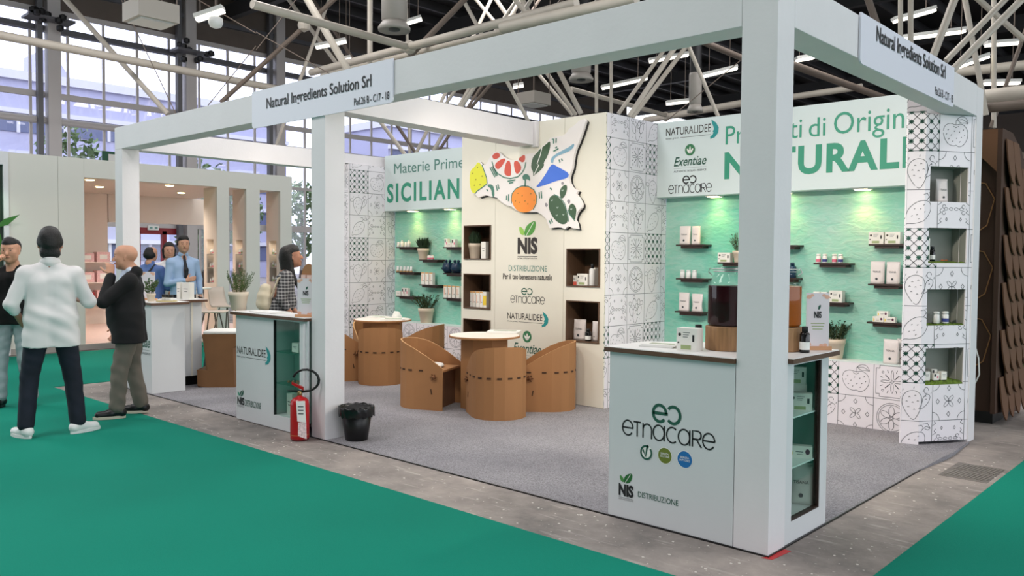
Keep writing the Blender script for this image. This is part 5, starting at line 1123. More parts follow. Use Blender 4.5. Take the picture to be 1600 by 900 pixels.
def pouch(f, w, d, h, label, group, m_=None, txt='TISANA', waist=0.0):
    t = thing('pouch', label, 'pouch', f.o, group); n = 10; rows_ = 9; vs = []
    for r in range(rows_+1):
        s_ = r/rows_; dep = d/2*(1-s_)**0.55 if s_ < 1 else 0.0; dep = max(dep, 0.002); ww = w/2*(1-waist*math.sin(min(1, s_*1.35)*math.pi)*0.5) if s_ < 0.8 else w/2*(1-waist*0.1*(1-s_))
        for k in range(2*n):
            a = 2*math.pi*k/(2*n); c, s2 = math.cos(a), math.sin(a); sg = lambda v, e: math.copysign(abs(v)**e, v)
            vs.append(f.p(ww*sg(c, 0.6), dep*sg(s2, 0.8), h*s_))
    m = 2*n; fs = [(r*m+k, (r+1)*m+k, (r+1)*m+(k+1) % m, r*m+(k+1) % m) for r in range(rows_) for k in range(m)]+[tuple(range(m)), tuple(range((rows_+1)*m-1, rows_*m-1, -1))]
    MB().add(vs, fs).build('pouch_body', m_ or POUCHM, t, smooth=True)
    fbox(MB(), f, -w/2, w/2, -0.0025, 0.0025, h*0.93, h*1.0).build('pouch_seal', m_ or POUCHM, t)
    q = d/2*(0.5)**0.55+0.004; pl = Plane(f.o+f.n*q, f.u, f.n)
    if txt: text(txt, pl, -w*0.28, w*0.28, h*0.50, h*0.58, LINE, t, off=0.002)
    q2 = d/2*(0.7)**0.55+0.004; pl2 = Plane(f.o+f.n*q2, f.u, f.n); Ink(pl2, 0.002).fill(ell(0, h*0.22, w*0.09, w*0.09, 0, 360, 8)).build('print', LINE, t)
    return t
def bottle(f, r, h, label, group, cap=None, lab=None, body=None, name='bottle', neck=0.5):
    t = thing(name, label, 'bottle', f.o, group)
    MB().lathe([(r*0.92, 0), (r, h*0.03), (r, h*0.70), (r*0.8, h*0.77), (r*neck, h*0.80)], f.o, 16).build('bottle_body', body or WHITEP, t, smooth=True)
    MB().lathe([(r*(neck+0.12), h*0.80), (r*(neck+0.12), h*0.98), (r*neck, h)], f.o, 16).build('cap', cap or WHITEP, t, smooth=True)
    if lab: MB().lathe([(r*1.012, h*0.12), (r*1.012, h*0.42)], f.o, 16, closed=False).build('label_band', lab, t, smooth=True)
    return t
def tube_(f, w, h, label, group, foot=INKB):
    t = thing('cosmetic_tube', label, 'tube', f.o, group)
    MB().lathe([(w*0.42, 0), (w*0.42, h*0.18)], f.o, 14).build('cap', foot, t, smooth=True)
    vs = []
    for s_ in range(6):
        k = s_/5
        for j in range(14): a = 2*math.pi*j/14; vs.append(f.p(w/2*(0.9+0.1*k)*math.cos(a), w/2*0.9*(1-k*0.9)*math.sin(a), h*(0.18+0.82*k)))
    MB().add(vs, [(s_*14+j, (s_+1)*14+j, (s_+1)*14+(j+1) % 14, s_*14+(j+1) % 14) for s_ in range(5) for j in range(14)]+[tuple(range(14)), tuple(range(83, 69, -1))]).build('tube_body', WHITEP, t, smooth=True)
    return t
def potted(c, r, h, kind, fh, fr, label, nst=40, m_=None, group='potted herbs of the stand'):
    c = np.array(c, float); t = thing('potted_herb', label, 'plant', c, group)
    MB().lathe([(r*0.70, 0), (r*0.72, 0.004), (r*0.93, h*0.74), (r*1.0, h*0.76), (r*1.02, h), (r*0.94, h), (r*0.90, h*0.88), (0.004, h*0.88)], c, 28, closed=False).build('pot', CLAY, t, smooth=True)
    MB().lathe([(0.002, h*0.86), (r*0.90, h*0.88), (r*0.5, h*0.92), (0.002, h*0.93)], c, 16, closed=False).build('soil', mat('dark_soil', (0.16, 0.11, 0.08), 0.95), t)
    rg = np.random.default_rng(int(abs(c[0]*1000)) % 9973); mb = MB(); sm = MB()
    for i in range(nst):
        a = rg.uniform(0, 6.283); q = rg.uniform(0, 1)**0.5; b = c+np.array([math.cos(a)*r*0.6*q, math.sin(a)*r*0.6*q, h*0.9])
        hh = fh*rg.uniform(0.6, 1.0)*(1.05-0.25*q); lean = fr*q*rg.uniform(0.7, 1.0); tip = c+np.array([math.cos(a)*lean, math.sin(a)*lean, h*0.9+hh])
        mid = (b+tip)/2+np.array([0, 0, hh*0.08])
        if kind == 'grass':
            for k in range(4):
                e = rg.normal(size=3)*0.006; w = np.array([-math.sin(a+k), math.cos(a+k), 0])*0.0045
                mb.add([b-w+e, b+w+e, mid+w*1.3+e, tip+e*2, mid-w*1.3+e], [(0, 1, 2, 3, 4)])
        else:
            sm.path([b, mid, tip], 0.0016, 4)
            nl = 26 if kind == 'rosemary' else 18
            for k in range(nl):
                s_ = 0.15+0.85*k/nl; p = b*(1-s_)**2+2*mid*s_*(1-s_)+tip*s_**2
                d = rg.normal(size=3); d[2] = abs(d[2])*0.6+0.3; d /= np.linalg.norm(d); L = (0.02 if kind == 'rosemary' else 0.022)*rg.uniform(0.7, 1.2); w = np.cross(d, rg.normal(size=3)); w = w/np.linalg.norm(w)*L*(0.14 if kind == 'rosemary' else 0.38)
                mb.add([p, p+d*L*0.5+w, p+d*L, p+d*L*0.5-w], [(0, 1, 2, 3)])
    fo = mb.build('foliage', m_ or LEAF, t); fo['kind'] = 'stuff'
    if sm.v: ss = sm.build('stems', mat('herb_stem', (0.36, 0.38, 0.2), 0.8), t); ss['kind'] = 'stuff'
    return t
def poster_stand(c, w, h, ang, label, head='NIS'):
    f = Fr(c, (math.cos(ang), math.sin(ang), 0), (math.sin(ang), -math.cos(ang), 0)); t = thing('poster_stand', label, 'poster', c)
    fbox(MB(), f, -w*0.6, w*0.6, -0.018, 0.018, 0, 0.022).build('wooden_base', mat('pale_wood', (0.80, 0.60, 0.44), 0.6), t)
    fbox(MB(), f, -w/2, w/2, -0.002, 0.002, 0.018, h).build('poster_sheet', mat('lilac_paper', (0.90, 0.87, 0.89), 0.4), t)
    pl = f.plane(0.002); pl.o = pl.o+np.array([0, 0, 0.0])
    k = Ink(pl, 0.001)
    for (a, b, s_) in ((-0.46, 0.93, 1), (0.46, 0.93, 1), (-0.3, 0.96, 0.7), (0.3, 0.96, 0.7), (-0.44, 0.10, 1), (0.2, 0.08, 0.8), (0.40, 0.09, 0.8)): k.fill(ell(a*w*0.86, b*h, w*0.12*s_, w*0.09*s_, 0, 360, 9))
    k.build('floral_print', PEACHP, t)
    text(head, pl, -w*0.16, w*0.16, h*0.56, h*0.68, INKB, t, bold=0.04); Ink(pl, 0.001).fill(smooth_loop([(0, h*0.70), (w*0.02, h*0.78), (w*0.14, h*0.80), (w*0.10, h*0.72)])).build('logo_leaf', DKGREEN, t)
    for j in range(3): fbox(MB(), f, -w*(0.3-0.04*j), w*(0.3-0.04*j), 0.002, 0.003, h*(0.46-0.05*j), h*(0.475-0.05*j)).build('text_line', SAGEP, t)
    return t

# ------------------------------------------------------------------ bay shelves and what stands on them
def shelf(px0, px1, py, label, group):
    a = onY(px0, py, 3.85); b = onY(px1, py, 3.85); z = (a[2]+b[2])/2
    x0, x1 = max(a[0], XR+0.01) if a[0] > -4 else a[0], b[0]
    if x1 > -0.43: x1 = -0.43
    if -5.4 < x1 < -5.0: x1 = XL-0.01
    t = thing('wall_shelf', label, 'shelf', ((x0+x1)/2, 4.0, z-0.045), group)
    MB().box(x0, x1, 3.85, 3.999, z-0.016, z).build('shelf_board', DKWOOD, t); MB().box(x0+0.05, x1-0.04, 3.87, 3.999, z-0.042, z-0.016).build('shelf_bracket', DKWOOD, t)
    return z
YI = 3.915
def it(px0, px1, pyb, pyt, z, Y=YI):
    """centre x, width, height of an item at depth Y whose base stands at z"""
    a = onY(px0, pyb, Y); b = onY(px1, pyb, Y); c = onY((px0+px1)/2, pyt, Y)
    e = onY((px0+px1)/2, pyb, Y)
    return Fr(((a[0]+b[0])/2, Y, z+0.0005)), (b[0]-a[0]), (c[2]-e[2])
GR, GL = 'shelves of the right bay', 'shelves of the left bay'
z = shelf(1056, 1101, 382, 'dark shelf with two pouches, upper left of the right bay', GR)
f, w, h = it(1062, 1079, 381, 352, z); pouch(f, w, 0.06, h, 'white pouch, left one on the upper left shelf of the right bay', 'pouches', waist=0.1)
f, w, h = it(1081, 1094, 381, 352, z); pouch(f, w, 0.05, h, 'beige white pouch, right one on the upper left shelf of the right bay', 'pouches')
z = shelf(1056, 1101, 435, 'dark shelf with three white pill bottles in the right bay', GR)
for k, n_ in enumerate(('left', 'middle', 'right')):
    f, w, h = it(1063+9.3*k, 1070+9.3*k, 434, 421, z); bottle(f, w/2, h, '%s of three white pill bottles on one shelf, right bay' % n_, 'white pill bottles', neck=0.75)
z = shelf(1054, 1099, 487, 'dark shelf with two pouches, lower left of the right bay', GR)
f, w, h = it(1061, 1077, 486, 457, z); pouch(f, w, 0.06, h, 'white pouch, left one on the lower left shelf of the right bay', 'pouches')
f, w, h = it(1081, 1098, 486, 458, z); pouch(f, w, 0.05, h, 'pinched white pouch, right one on the lower left shelf of the right bay', 'pouches', waist=0.3)
z = shelf(1121, 1178, 410, 'dark shelf with carton and plant beside the corner post', GR)
f, w, h = it(1124, 1143, 408, 393, z); carton(f, w, 0.07, h, 'white carton beside the potted rosemary, right bay', 'soap cartons')
c = onY(1156, 407, YI); potted((c[0], YI, z), 0.075, 0.12, 'rosemary', 0.22, 0.12, 'potted rosemary on a shelf half hidden by the corner post', 26, LEAF2)
z = shelf(1185, 1246, 383, 'dark shelf end showing right of the corner post', GR)
z = shelf(1185, 1244, 434, 'dark shelf with a blue bottle behind the amber jar', GR)
f, w, h = it(1233, 1243, 433, 409, z); bottle(f, w*0.55, h, 'dark blue bottle showing right of the corner post', 'blue vases', body=mat('deep_blue_glaze', (0.05, 0.22, 0.33), 0.25, bump=0.6, bscale=60), cap=mat('deep_blue_cap', (0.04, 0.16, 0.26), 0.3), neck=0.45)
z = shelf(1271, 1327, 411, 'dark shelf with four small pink and navy bottles, right bay', GR)
for k, (p0, p1, m_, n_) in enumerate(((1275, 1282.5, PINKP, 'leftmost pink labelled pill bottle'), (1285, 1292, NAVYP, 'leftmost navy labelled pill bottle'), (1300, 1307.5, PINKP, 'rightmost pink labelled pill bottle'), (1309.5, 1317, NAVYP, 'rightmost navy labelled pill bottle'))):
    f, w, h = it(p0, p1, 410, 396, z); bottle(f, w/2, h, n_+' on the middle shelf, right bay', 'small pill bottles', lab=m_, neck=0.75)
z = shelf(1357, 1411, 381, 'dark shelf with two soap cartons beside the tiled column', GR)
f, w, h = it(1359, 1382.5, 380, 361.5, z); carton(f, w, 0.07, h, 'white soap carton, left one on the upper right shelf of the right bay', 'soap cartons')
f, w, h = it(1384.5, 1408, 380, 361.5, z); carton(f, w, 0.07, h, 'white soap carton, right one on the upper right shelf of the right bay', 'soap cartons')
z = shelf(1356, 1410, 444, 'dark shelf with two large pouches beside the tiled column', GR)
f, w, h = it(1360, 1382, 443, 408, z); pouch(f, w, 0.06, h, 'large white pouch, left one on the shelf by the tiled column', 'pouches')
f, w, h = it(1385, 1406, 443, 408, z); pouch(f, w, 0.06, h, 'large white pouch, right one on the shelf by the tiled column', 'pouches')
z = shelf(1262, 1325, 472, 'dark shelf with a carton behind the poster stand', GR)
f, w, h = it(1272, 1282, 470, 455, z); carton(f, w, 0.05, h, 'small white box behind the poster, left one', 'small boxes', 'plain'); f, w, h = it(1284, 1293, 470, 455, z); carton(f, w, 0.05, h, 'small white box behind the poster, right one', 'small boxes', 'plain')
f, w, h = it(1298, 1318, 470, 452, z); carton(f, w, 0.08, h, 'white soap carton on the shelf behind the poster stand', 'soap cartons')
z = shelf(1354, 1408, 504, 'dark shelf with a pyramid of small fruit boxes', GR)
for k, (p0, p1, pb, pt_, n_) in enumerate(((1365, 1382, 503, 494.5, 'lower left'), (1382.5, 1400, 503, 494.5, 'lower right'), (1372, 1389, 494.5, 486, 'top'))):
    f, w, h = it(p0, p1, pb, pt_, z if k < 2 else z+h+0.001); carton(f, w, 0.06, h, '%s small fruit printed box of the three box pyramid' % n_, 'fruit boxes', 'fruit')
ledge = ZLEDGE
c = onY(1305, 558, 3.895); potted((c[0], 3.895, ledge), 0.092, 0.19, 'bush', 0.22, 0.16, 'leafy potted herb on the right bay ledge behind the poster', 34, LEAF2)
f, w, h = it(1380, 1404, 569, 531, ledge, 3.87); pouch(f, w, 0.07, h, 'white pouch standing on the right bay ledge', 'pouches')
f, w, h = it(1401, 1416, 570, 531, ledge, 3.93); pouch(f, w, 0.05, h, 'white pouch half hidden by the tiled column on the ledge', 'pouches')
# left bay
z = shelf(619, 648, 386, 'dark shelf with small tubes, upper left of the left bay', GL)
for k, (p, tp) in enumerate(((620.5, 377), (626.5, 374), (632, 377), (637, 374))):
    f, w, h = it(p, p+3.6, 385, tp, z)
    (tube_(f, w, h, '%s white tube on the upper left shelf of the left bay' % ('first', 'second', 'third', 'fourth')[k], 'tubes', WHITEP) if k in (0, 2) else bottle(f, w/2, h, '%s white bottle on the upper left shelf of the left bay' % ('', 'left', '', 'right')[k], 'small bottles', neck=0.35))
z = shelf(655, 684, 405.5, 'dark shelf with a potted herb, centre of the left bay', GL)
c = onY(661.5, 404, YI); potted((c[0], YI, z), 0.085, 0.155, 'grass', 0.2, 0.13, 'bushy potted herb on the centre shelf of the left bay', 110, LEAF2)
for k, p in enumerate((668.5, 673)):
    f, w, h = it(p, p+4, 404, 397, z, 3.87); bottle(f, w/2, h, '%s small pink footed bottle beside the potted herb' % ('left', 'right')[k], 'small bottles', lab=PINKP, neck=0.75)
z = shelf(692, 722, 386, 'dark shelf with leaning white boxes, upper right of the left bay', GL)
for k, (p0, p1, tp, st_) in enumerate(((696.5, 701, 372, 'dark'), (701.5, 706, 378, 'plain'), (707.5, 713, 373, 'dark'))):
    f, w, h = it(p0, p1, 385, tp, z); carton(f, w, 0.05, h, '%s small white box on the upper right shelf of the left bay' % ('left', 'middle', 'right')[k], 'small boxes', st_)
z = shelf(619, 648, 425, 'dark shelf with five short tubes in the left bay', GL)
for k in range(5):
    f, w, h = it(619.8+5.2*k, 623.4+5.2*k, 424, 415.5, z); tube_(f, w, h, '%s of five short white tubes on one shelf, left bay' % ('first', 'second', 'third', 'fourth', 'fifth')[k], 'five short tubes', GOLDP)
z = shelf(654, 684, 445, 'dark shelf with three slim boxes, centre of the left bay', GL)
for k in range(3):
    f, w, h = it(660+6.3*k, 665+6.3*k, 444, 425, z); carton(f, w, 0.05, h, '%s of three slim white boxes on the centre shelf, left bay' % ('left', 'middle', 'right')[k], 'slim boxes', 'tall')
z = shelf(692, 722, 427, 'dark shelf with two dark blue spiny vases', GL)
BLUEV = mat('deep_blue_ceramic', (0.05, 0.17, 0.27), 0.3)
for k, p in enumerate((700.5, 714)):
    f, w, h = it(p-7.3, p+6.3, 426, 405, z); t = thing('spiny_vase', '%s dark blue spiny vase on the left bay shelf' % ('left', 'right')[k], 'vase', f.o, 'blue vases'); r = w/2
    MB().lathe([(r*0.5, 0), (r*0.85, h*0.2), (r*0.9, h*0.5), (r*0.7, h*0.72), (r*0.4, h*0.8)], f.o, 18).build('vase_body', BLUEV, t, smooth=True)
    sp = MB()
    for i in range(60):
        a = i*2.4; zz = h*(0.08+0.64*((i*0.618) % 1)); rr = r*(0.55+0.4*math.sin(zz/h*2.9)); q = f.o+np.array([rr*math.cos(a), rr*math.sin(a), zz]); d = np.array([math.cos(a), math.sin(a), 0.25])
        sp.tube(q, q+d*0.018, 0.010, 5, 0.002)
    s_ = sp.build('spines', BLUEV, t); s_['kind'] = 'stuff'
    for j in (-1, 1): MB().lathe([(0.004, -0.022), (0.022, -0.01), (0.024, 0.006), (0.012, 0.02)], f.o+np.array([j*r*0.42, 0, h*0.94-0.01]), 10).build('finial', BLUEV, t, smooth=True)
z = shelf(619, 648, 463, 'dark shelf with tubes and a small box, lower left of the left bay', GL)
f, w, h = it(620.5, 628, 462, 455, z); carton(f, w, 0.05, h, 'low white box on the lower left shelf of the left bay', 'small boxes', 'plain')
for k, p in enumerate((629.5, 634.5)):
    f, w, h = it(p, p+4.5, 462, 449.5, z); carton(f, w, 0.045, h, '%s upright black and white box on the lower left shelf of the left bay' % ('left', 'right')[k], 'small boxes', 'dark')
z = shelf(692, 722, 466, 'dark shelf with slim boxes, lower right of the left bay', GL)
for k in range(4):
    f, w, h = it(695+6.6*k, 700+6.6*k, 465, 446, z); carton(f, w, 0.05, h, '%s slim white box on the lower right shelf of the left bay' % ('first', 'second', 'third', 'fourth')[k], 'slim boxes', 'tall')
c = onY(666, 502, 3.89); potted((c[0], 3.89, ledge), 0.115, 0.21, 'bush', 0.26, 0.26, 'large leafy potted herb on the left bay ledge', 46, LEAF2)
# niches of the centre wall
YN = YF+0.13
n = NICHES[0]; zf = n[2]+0.0125
c = onY(744, 402, YN); potted((c[0]-0.02, YN, zf), 0.085, 0.18, 'grass', 0.19, 0.085, 'grassy potted herb in the top left niche of the logo wall', 80, LEAF2)
f, w, h = it(754, 761, 402, 376, zf, YF+0.10); carton(f, w, 0.05, h, 'tall white box beside the plant in the top left niche', 'niche boxes', 'plain')
n = NICHES[1]; zf = n[2]+0.0125
for k in range(5):
    f, w, h = it(735.3+5.6*k, 740+5.6*k, 478, 453.5, zf, YF+0.12); carton(f, w, 0.06, h, '%s slim box in the second left niche of the logo wall' % ('first', 'second', 'third', 'fourth', 'fifth')[k], 'niche slim boxes', 'tall' if k < 4 else 'yellow')
n = NICHES[3]; zf = n[2]+0.0125
f, w, h = it(895, 903, 444, 429, zf, YF+0.12); carton(f, w, 0.05, h, 'coral and white box in the upper right niche', 'niche boxes', 'coral')
f, w, h = it(904, 920.5, 444, 426, zf, YF+0.12); carton(f, w, 0.06, h, 'white soap carton in the upper right niche', 'soap cartons')
f, w, h = it(921.5, 929, 444, 410, zf, YF+0.10); bottle(f, w/2, h, 'tall white bottle with black cap in the upper right niche', 'niche bottles', cap=INKB, neck=0.4)
f, w, h = it(927.5, 932, 444, 416, zf, YF+0.14); carton(f, w, 0.05, h, 'tall yellow and white box in the upper right niche', 'niche boxes', 'yellow')
n = NICHES[4]; zf = n[2]+0.0125
f, w, h = it(897, 915.5, 525, 493.5, zf, YF+0.12); pouch(f, w, 0.07, h, 'white pouch in the lower right niche of the logo wall', 'pouches')
f, w, h = it(915, 923, 525, 506, zf, YF+0.055); bottle(f, w/2, h, 'dark bottle with white label in the lower right niche', 'niche bottles', cap=INKB, body=DKB, lab=PAPER, neck=0.5)
f, w, h = it(926, 935, 525, 494.5, zf, YF+0.12); pouch(f, w, 0.05, h, 'narrow white pouch at the right edge of the lower right niche', 'pouches', txt=None)
# niches of the tiled column: items stand on the niche floor
def cn(k, fr_, back=0.08, dz=0.0): u0, u1, v0, v1 = NICHE_C[k]; return Fr(PD.pt(u0+(u1-u0)*fr_, v0+dz, -back), PD.u, PD.n)
pouch(cn(0, 0.48), 0.115, 0.06, 0.20, 'white pouch in the top niche of the tiled column', 'pouches')
bottle(cn(1, 0.22, 0.05, 0.016), 0.022, 0.125, 'dark dropper bottle with white label in the second column niche', 'niche bottles', cap=INKB, body=DKB, lab=PAPER, neck=0.5)
carton(cn(1, 0.06, 0.05, 0.016), 0.035, 0.04, 0.19, 'tall white box at the left of the second column niche', 'niche boxes', 'plain')
t = thing('dried_flowers', 'orange dried petals on the moss of the second column niche', 'petals', cn(1, 0.5, 0.05, 0.01).o)
for k in range(4): q = cn(1, 0.45+0.05*k, 0.04+0.01*(k % 2), 0.024).o; MB().lathe([(0.002, -0.004), (0.012, 0), (0.003, 0.006)], q, 8).build('petal', mat('orange_petal', (0.75, 0.4, 0.15), 0.8), t)
bottle(cn(2, 0.36, 0.05, 0.016), 0.028, 0.10, 'white pill bottle, left one in the third column niche', 'column pill bottles', neck=0.8)
bottle(cn(2, 0.60, 0.05, 0.016), 0.028, 0.10, 'white and blue pill bottle, right one in the third column niche', 'column pill bottles', lab=NAVYP, neck=0.8)
for k, (fr_, b, s_, lab) in enumerate(((0.12, 0.05, 0.075, 'leaning white carton at the left of the bottom column niche'), (0.36, 0.05, 0.055, 'small black and white box, front of the bottom column niche'), (0.42, 0.10, 0.085, 'black topped box at the back of the bottom column niche'), (0.56, 0.05, 0.07, 'tilted white box at the right of the bottom column niche'))):
    carton(cn(3, fr_, b, 0.036), 0.055, 0.045, s_, lab, 'column cartons', 'dark' if k in (1, 2) else 'plain')

# ------------------------------------------------------------------ on the right counter
ZC = 1.0305
p_ = onZ(1030, 541, ZC); brochure((p_[0], p_[1], ZC), 0.21, 0.15, 0.25, 'white brochure lying on the etnacare counter', 3)
c = onZ(1068, 548, ZC); f = Fr((c[0]+0.01, c[1]+0.05, ZC), (math.cos(0.12), math.sin(0.12), 0), (math.sin(0.12), -math.cos(0.12), 0)); carton(f, 0.125, 0.09, 0.13, 'white soap carton standing on the etnacare counter', 'counter goods')
c = onY(1091, 540, 0.30); bottle(Fr((c[0], 0.30, ZC)), 0.022, 0.14, 'black bottle between carton and juice jar', 'counter goods', cap=INKB, body=DKB, lab=PAPER, neck=0.8)
def jar(c, R, label, liquid, lvl):
    c = np.array(c, float); t = thing('juice_jar', label, 'jar', c, 'juice dispensers on the corner counter')
    wb = MB(); nf = 12
    bs = thing('wood_block', label.split(' jar')[0]+' jar wooden stand on the corner counter', 'stand', c, 'wooden jar stands')
    MB().lathe([(R*1.0, 0), (R*1.03, 0.004), (R*1.03, 0.136), (R*1.0, 0.14)], c, 12).build('block_body', mat('oak_block', (0.60, 0.45, 0.30), 0.6, var=0.2, vscale=12, stretch=(5, 5, 0.5)), bs)
    z0 = 0.1405
    MB().lathe([(R*0.90, z0), (R*0.96, z0+0.012), (R*0.96, z0+0.235), (R*0.88, z0+0.265), (R*0.66, z0+0.30), (R*0.64, z0+0.325)], c, 40, closed=False).build('glass_body', JARGLASS, t, smooth=True)
    MB().lathe([(R*0.86, z0+0.004), (R*0.93, z0+0.014), (R*0.93, z0+lvl), (0.002, z0+lvl)], c, 40).build('liquid', liquid, t, smooth=False)
    MB().lathe([(R*0.70, z0+0.326), (R*0.72, z0+0.330), (R*0.72, z0+0.345), (R*0.4, z0+0.35), (0.004, z0+0.352)], c, 32, closed=False).build('glass_lid', JARGLASS, t, smooth=True)
    wr = MB(); wr.path([c+np.array([R*0.70*math.cos(a), R*0.70*math.sin(a), z0+0.318]) for a in np.linspace(0, 6.283, 28)[:-1]], 0.0025, 5, closed=True); wr.path([c+np.array([R*0.74*math.cos(a), R*0.74*math.sin(a), z0+0.333]) for a in np.linspace(0, 6.283, 28)[:-1]], 0.0025, 5, closed=True)
    for a in (3.6, 0.5): d = np.array([math.cos(a), math.sin(a), 0]); q = c+d*R*0.76+np.array([0, 0, z0+0.325]); wr.path([q, q+np.array([0, 0, 0.014])+d*0.012, q+np.array([0, 0, -0.012])+d*0.022, q+np.array([0, 0, -0.03])], 0.003, 5)
    w_o = wr.build('wire_clasp', mat('steel_wire', (0.7, 0.7, 0.7), 0.3, 0.9), t); w_o['kind'] = 'stuff'
RJ = mat('dark_red_juice', (0.17, 0.01, 0.04), 0.3, spec=0.1); AJ = mat('amber_juice', (0.66, 0.33, 0.05), 0.3, spec=0.1)
c1 = onY(1137, 540, 0.36); jar((c1[0], 0.36, ZC), 0.125, 'dark red juice jar left of the corner post', RJ, 0.235)
c2 = onY(1219, 540, 0.56); jar((c2[0], 0.56, ZC), 0.122, 'amber juice jar right of the corner post', AJ, 0.235)
c = onZ(1257, 551, ZC); bottle(Fr((c[0], c[1], ZC)), 0.028, 0.15, 'dark bottle with white label beside the amber jar', 'counter goods', cap=INKB, body=DKB, lab=PAPER, neck=0.5)
c = onZ(1278, 547, ZC); poster_stand((c[0]-0.01, c[1]+0.01, ZC), 0.135, 0.335, 0.75, 'pale NIS poster on a wooden base at the end of the corner counter')
# inside the glazed cabinets
def Fx(y, z, x=-0.09): return Fr((x, y, z), (0.90, 0.436, 0), (0.436, -0.90, 0))
carton(Fx(0.60, 0.6885, -0.10), 0.125, 0.07, 0.10, 'front white carton on the upper shelf of the corner cabinet', 'cabinet goods'); carton(Fx(0.67, 0.6885, -0.16), 0.12, 0.06, 0.14, 'rear white carton on the upper shelf of the corner cabinet', 'cabinet goods', 'plain'); carton(Fx(0.67, 0.8295, -0.16), 0.11, 0.06, 0.10, 'topmost white carton on the upper shelf of the corner cabinet', 'cabinet goods')
carton(Fx(0.55, 0.6885, -0.20), 0.05, 0.05, 0.12, 'coral box on the upper shelf of the corner cabinet', 'cabinet goods', 'coral')
bottle(Fx(0.55, 0.4085, -0.17), 0.022, 0.10, 'small clear bottle on the middle shelf of the corner cabinet', 'cabinet goods', lab=SAGEP); carton(Fx(0.61, 0.4085, -0.10), 0.13, 0.06, 0.07, 'flat fruit printed carton on the middle shelf of the corner cabinet', 'cabinet goods', 'fruit')
pouch(Fx(0.53, 0.1285, -0.17), 0.11, 0.07, 0.21, 'silver pouch at the front of the corner cabinet floor', 'cabinet goods', SILV, None, 0.15); pouch(Fx(0.65, 0.1285, -0.11), 0.15, 0.07, 0.24, 'large silver pouch at the back of the corner cabinet floor', 'cabinet goods', SILV)
Fy = lambda x, z, y=0.09: Fr((x, y, z))
carton(Fy(-4.50, 0.7035), 0.10, 0.08, 0.08, 'low white carton on the upper shelf of the second post cabinet', 'second cabinet goods', 'plain')
for k in range(3): tube_(Fy(-4.41+0.055*k, 0.7035), 0.042, 0.15, '%s white tube on the upper shelf of the second post cabinet' % ('left', 'middle', 'right')[k], 'second cabinet goods', WHITEP)
lf = thing('leaflet_stack', 'white leaflets standing on the middle shelf of the second post cabinet', 'leaflets', (-4.36, 0.1, 0.4185))
for k in range(4): MB().hexa([(-4.42+0.006*k, 0.04+0.02*k, 0.4185), (-4.29, 0.04+0.02*k, 0.4185), (-4.29, 0.045+0.02*k, 0.4185), (-4.42+0.006*k, 0.045+0.02*k, 0.4185), (-4.40+0.006*k, 0.06+0.02*k, 0.60+0.015*k), (-4.29, 0.06+0.02*k, 0.60+0.015*k), (-4.29, 0.065+0.02*k, 0.60+0.015*k), (-4.40+0.006*k, 0.065+0.02*k, 0.60+0.015*k)]).build('leaflet', PAPER, lf)
df = thing('dried_flowers', 'dried flowers on the middle shelf of the second post cabinet', 'petals', (-4.52, 0.08, 0.4185))
for k in range(7): q = (-4.60+0.025*k, 0.05+0.03*(k % 3), 0.43); MB().lathe([(0.003, -0.011), (0.016, -0.004), (0.012, 0.008), (0.002, 0.012)], q, 8).build('petal', mat('dry_petal', (0.55, 0.42, 0.30), 0.9), df)
carton(Fy(-4.60, 0.1285), 0.085, 0.07, 0.19, 'tall white carton on the floor of the second post cabinet', 'second cabinet goods', 'plain'); carton(Fy(-4.40, 0.1285, 0.06), 0.15, 0.08, 0.06, 'low white carton on the floor of the second post cabinet', 'second cabinet goods', 'plain')
o = carton(Fy(-4.42, 0.1895, 0.10), 0.08, 0.06, 0.10, 'white carton lying on the low carton in the second post cabinet', 'second cabinet goods', 'plain')
# on the left counters
c = onZ(380, 483, ZC); potted((c[0]+0.05, 0.09, ZC), 0.095, 0.175, 'rosemary', 0.27, 0.17, 'potted rosemary on the counter with the teal crescent logo', 46, LEAF)
p_ = onZ(424, 488, ZC); brochure((p_[0], 0.10, ZC), 0.36, 0.22, 0.0, 'white sheets on the counter with the teal crescent logo', 2, PAPER)
c = onZ(477, 491, ZC); poster_stand((onY(478, 488, 0.02)[0], 0.02, ZC), 0.165, 0.335, 0.45, 'pale NIS poster partly hidden by the second post')
ar = thing('arched_display', 'arched kraft display card with pink boxes behind the second post', 'display', (-4.42, 0.17, ZC)); cx = onY(482, 430, 0.17)[0]
MB().prism([(-0.11, 0), (0.11, 0)]+ell(0, 0.34, 0.11, 0.12, 0, 180, 14), (0, 0.008, 0), (cx, 0.17, ZC), (1, 0, 0), (0, 0, 1)).build('arch_card', KRAFT, ar)
for k in (-1, 1): MB().box(cx+k*0.045-0.035, cx+k*0.045+0.035, 0.145, 0.169, ZC+0.2, ZC+0.36).build('pink_box', mat('pale_pink_box', (0.86, 0.72, 0.68), 0.5), ar)
ZM = 1.0305
c = onY(229, 466, 0.18); poster_stand((c[0], 0.20, ZM), 0.21, 0.33, 0.35, 'white poster on the far left counter behind the man in the black jacket', 'NIS')
c = onY(236, 467, 0.1); potted((c[0], 0.10, ZM), 0.05, 0.09, 'bush', 0.22, 0.12, 'small leafy plant before the poster on the far left counter', 18, LEAF)
tr_ = thing('jar_tray', 'round tray with black lidded jars on the far left counter', 'tray', onZ(268, 470, ZM)); c = onZ(270, 469, ZM)
c = np.array((-7.36, 0.22, ZM))
MB().lathe([(0.10, 0), (0.115, 0.004), (0.115, 0.012), (0.02, 0.012)], c, 24).build('tray_plate', mat('pale_gold_tray', (0.78, 0.72, 0.52), 0.4), tr_)
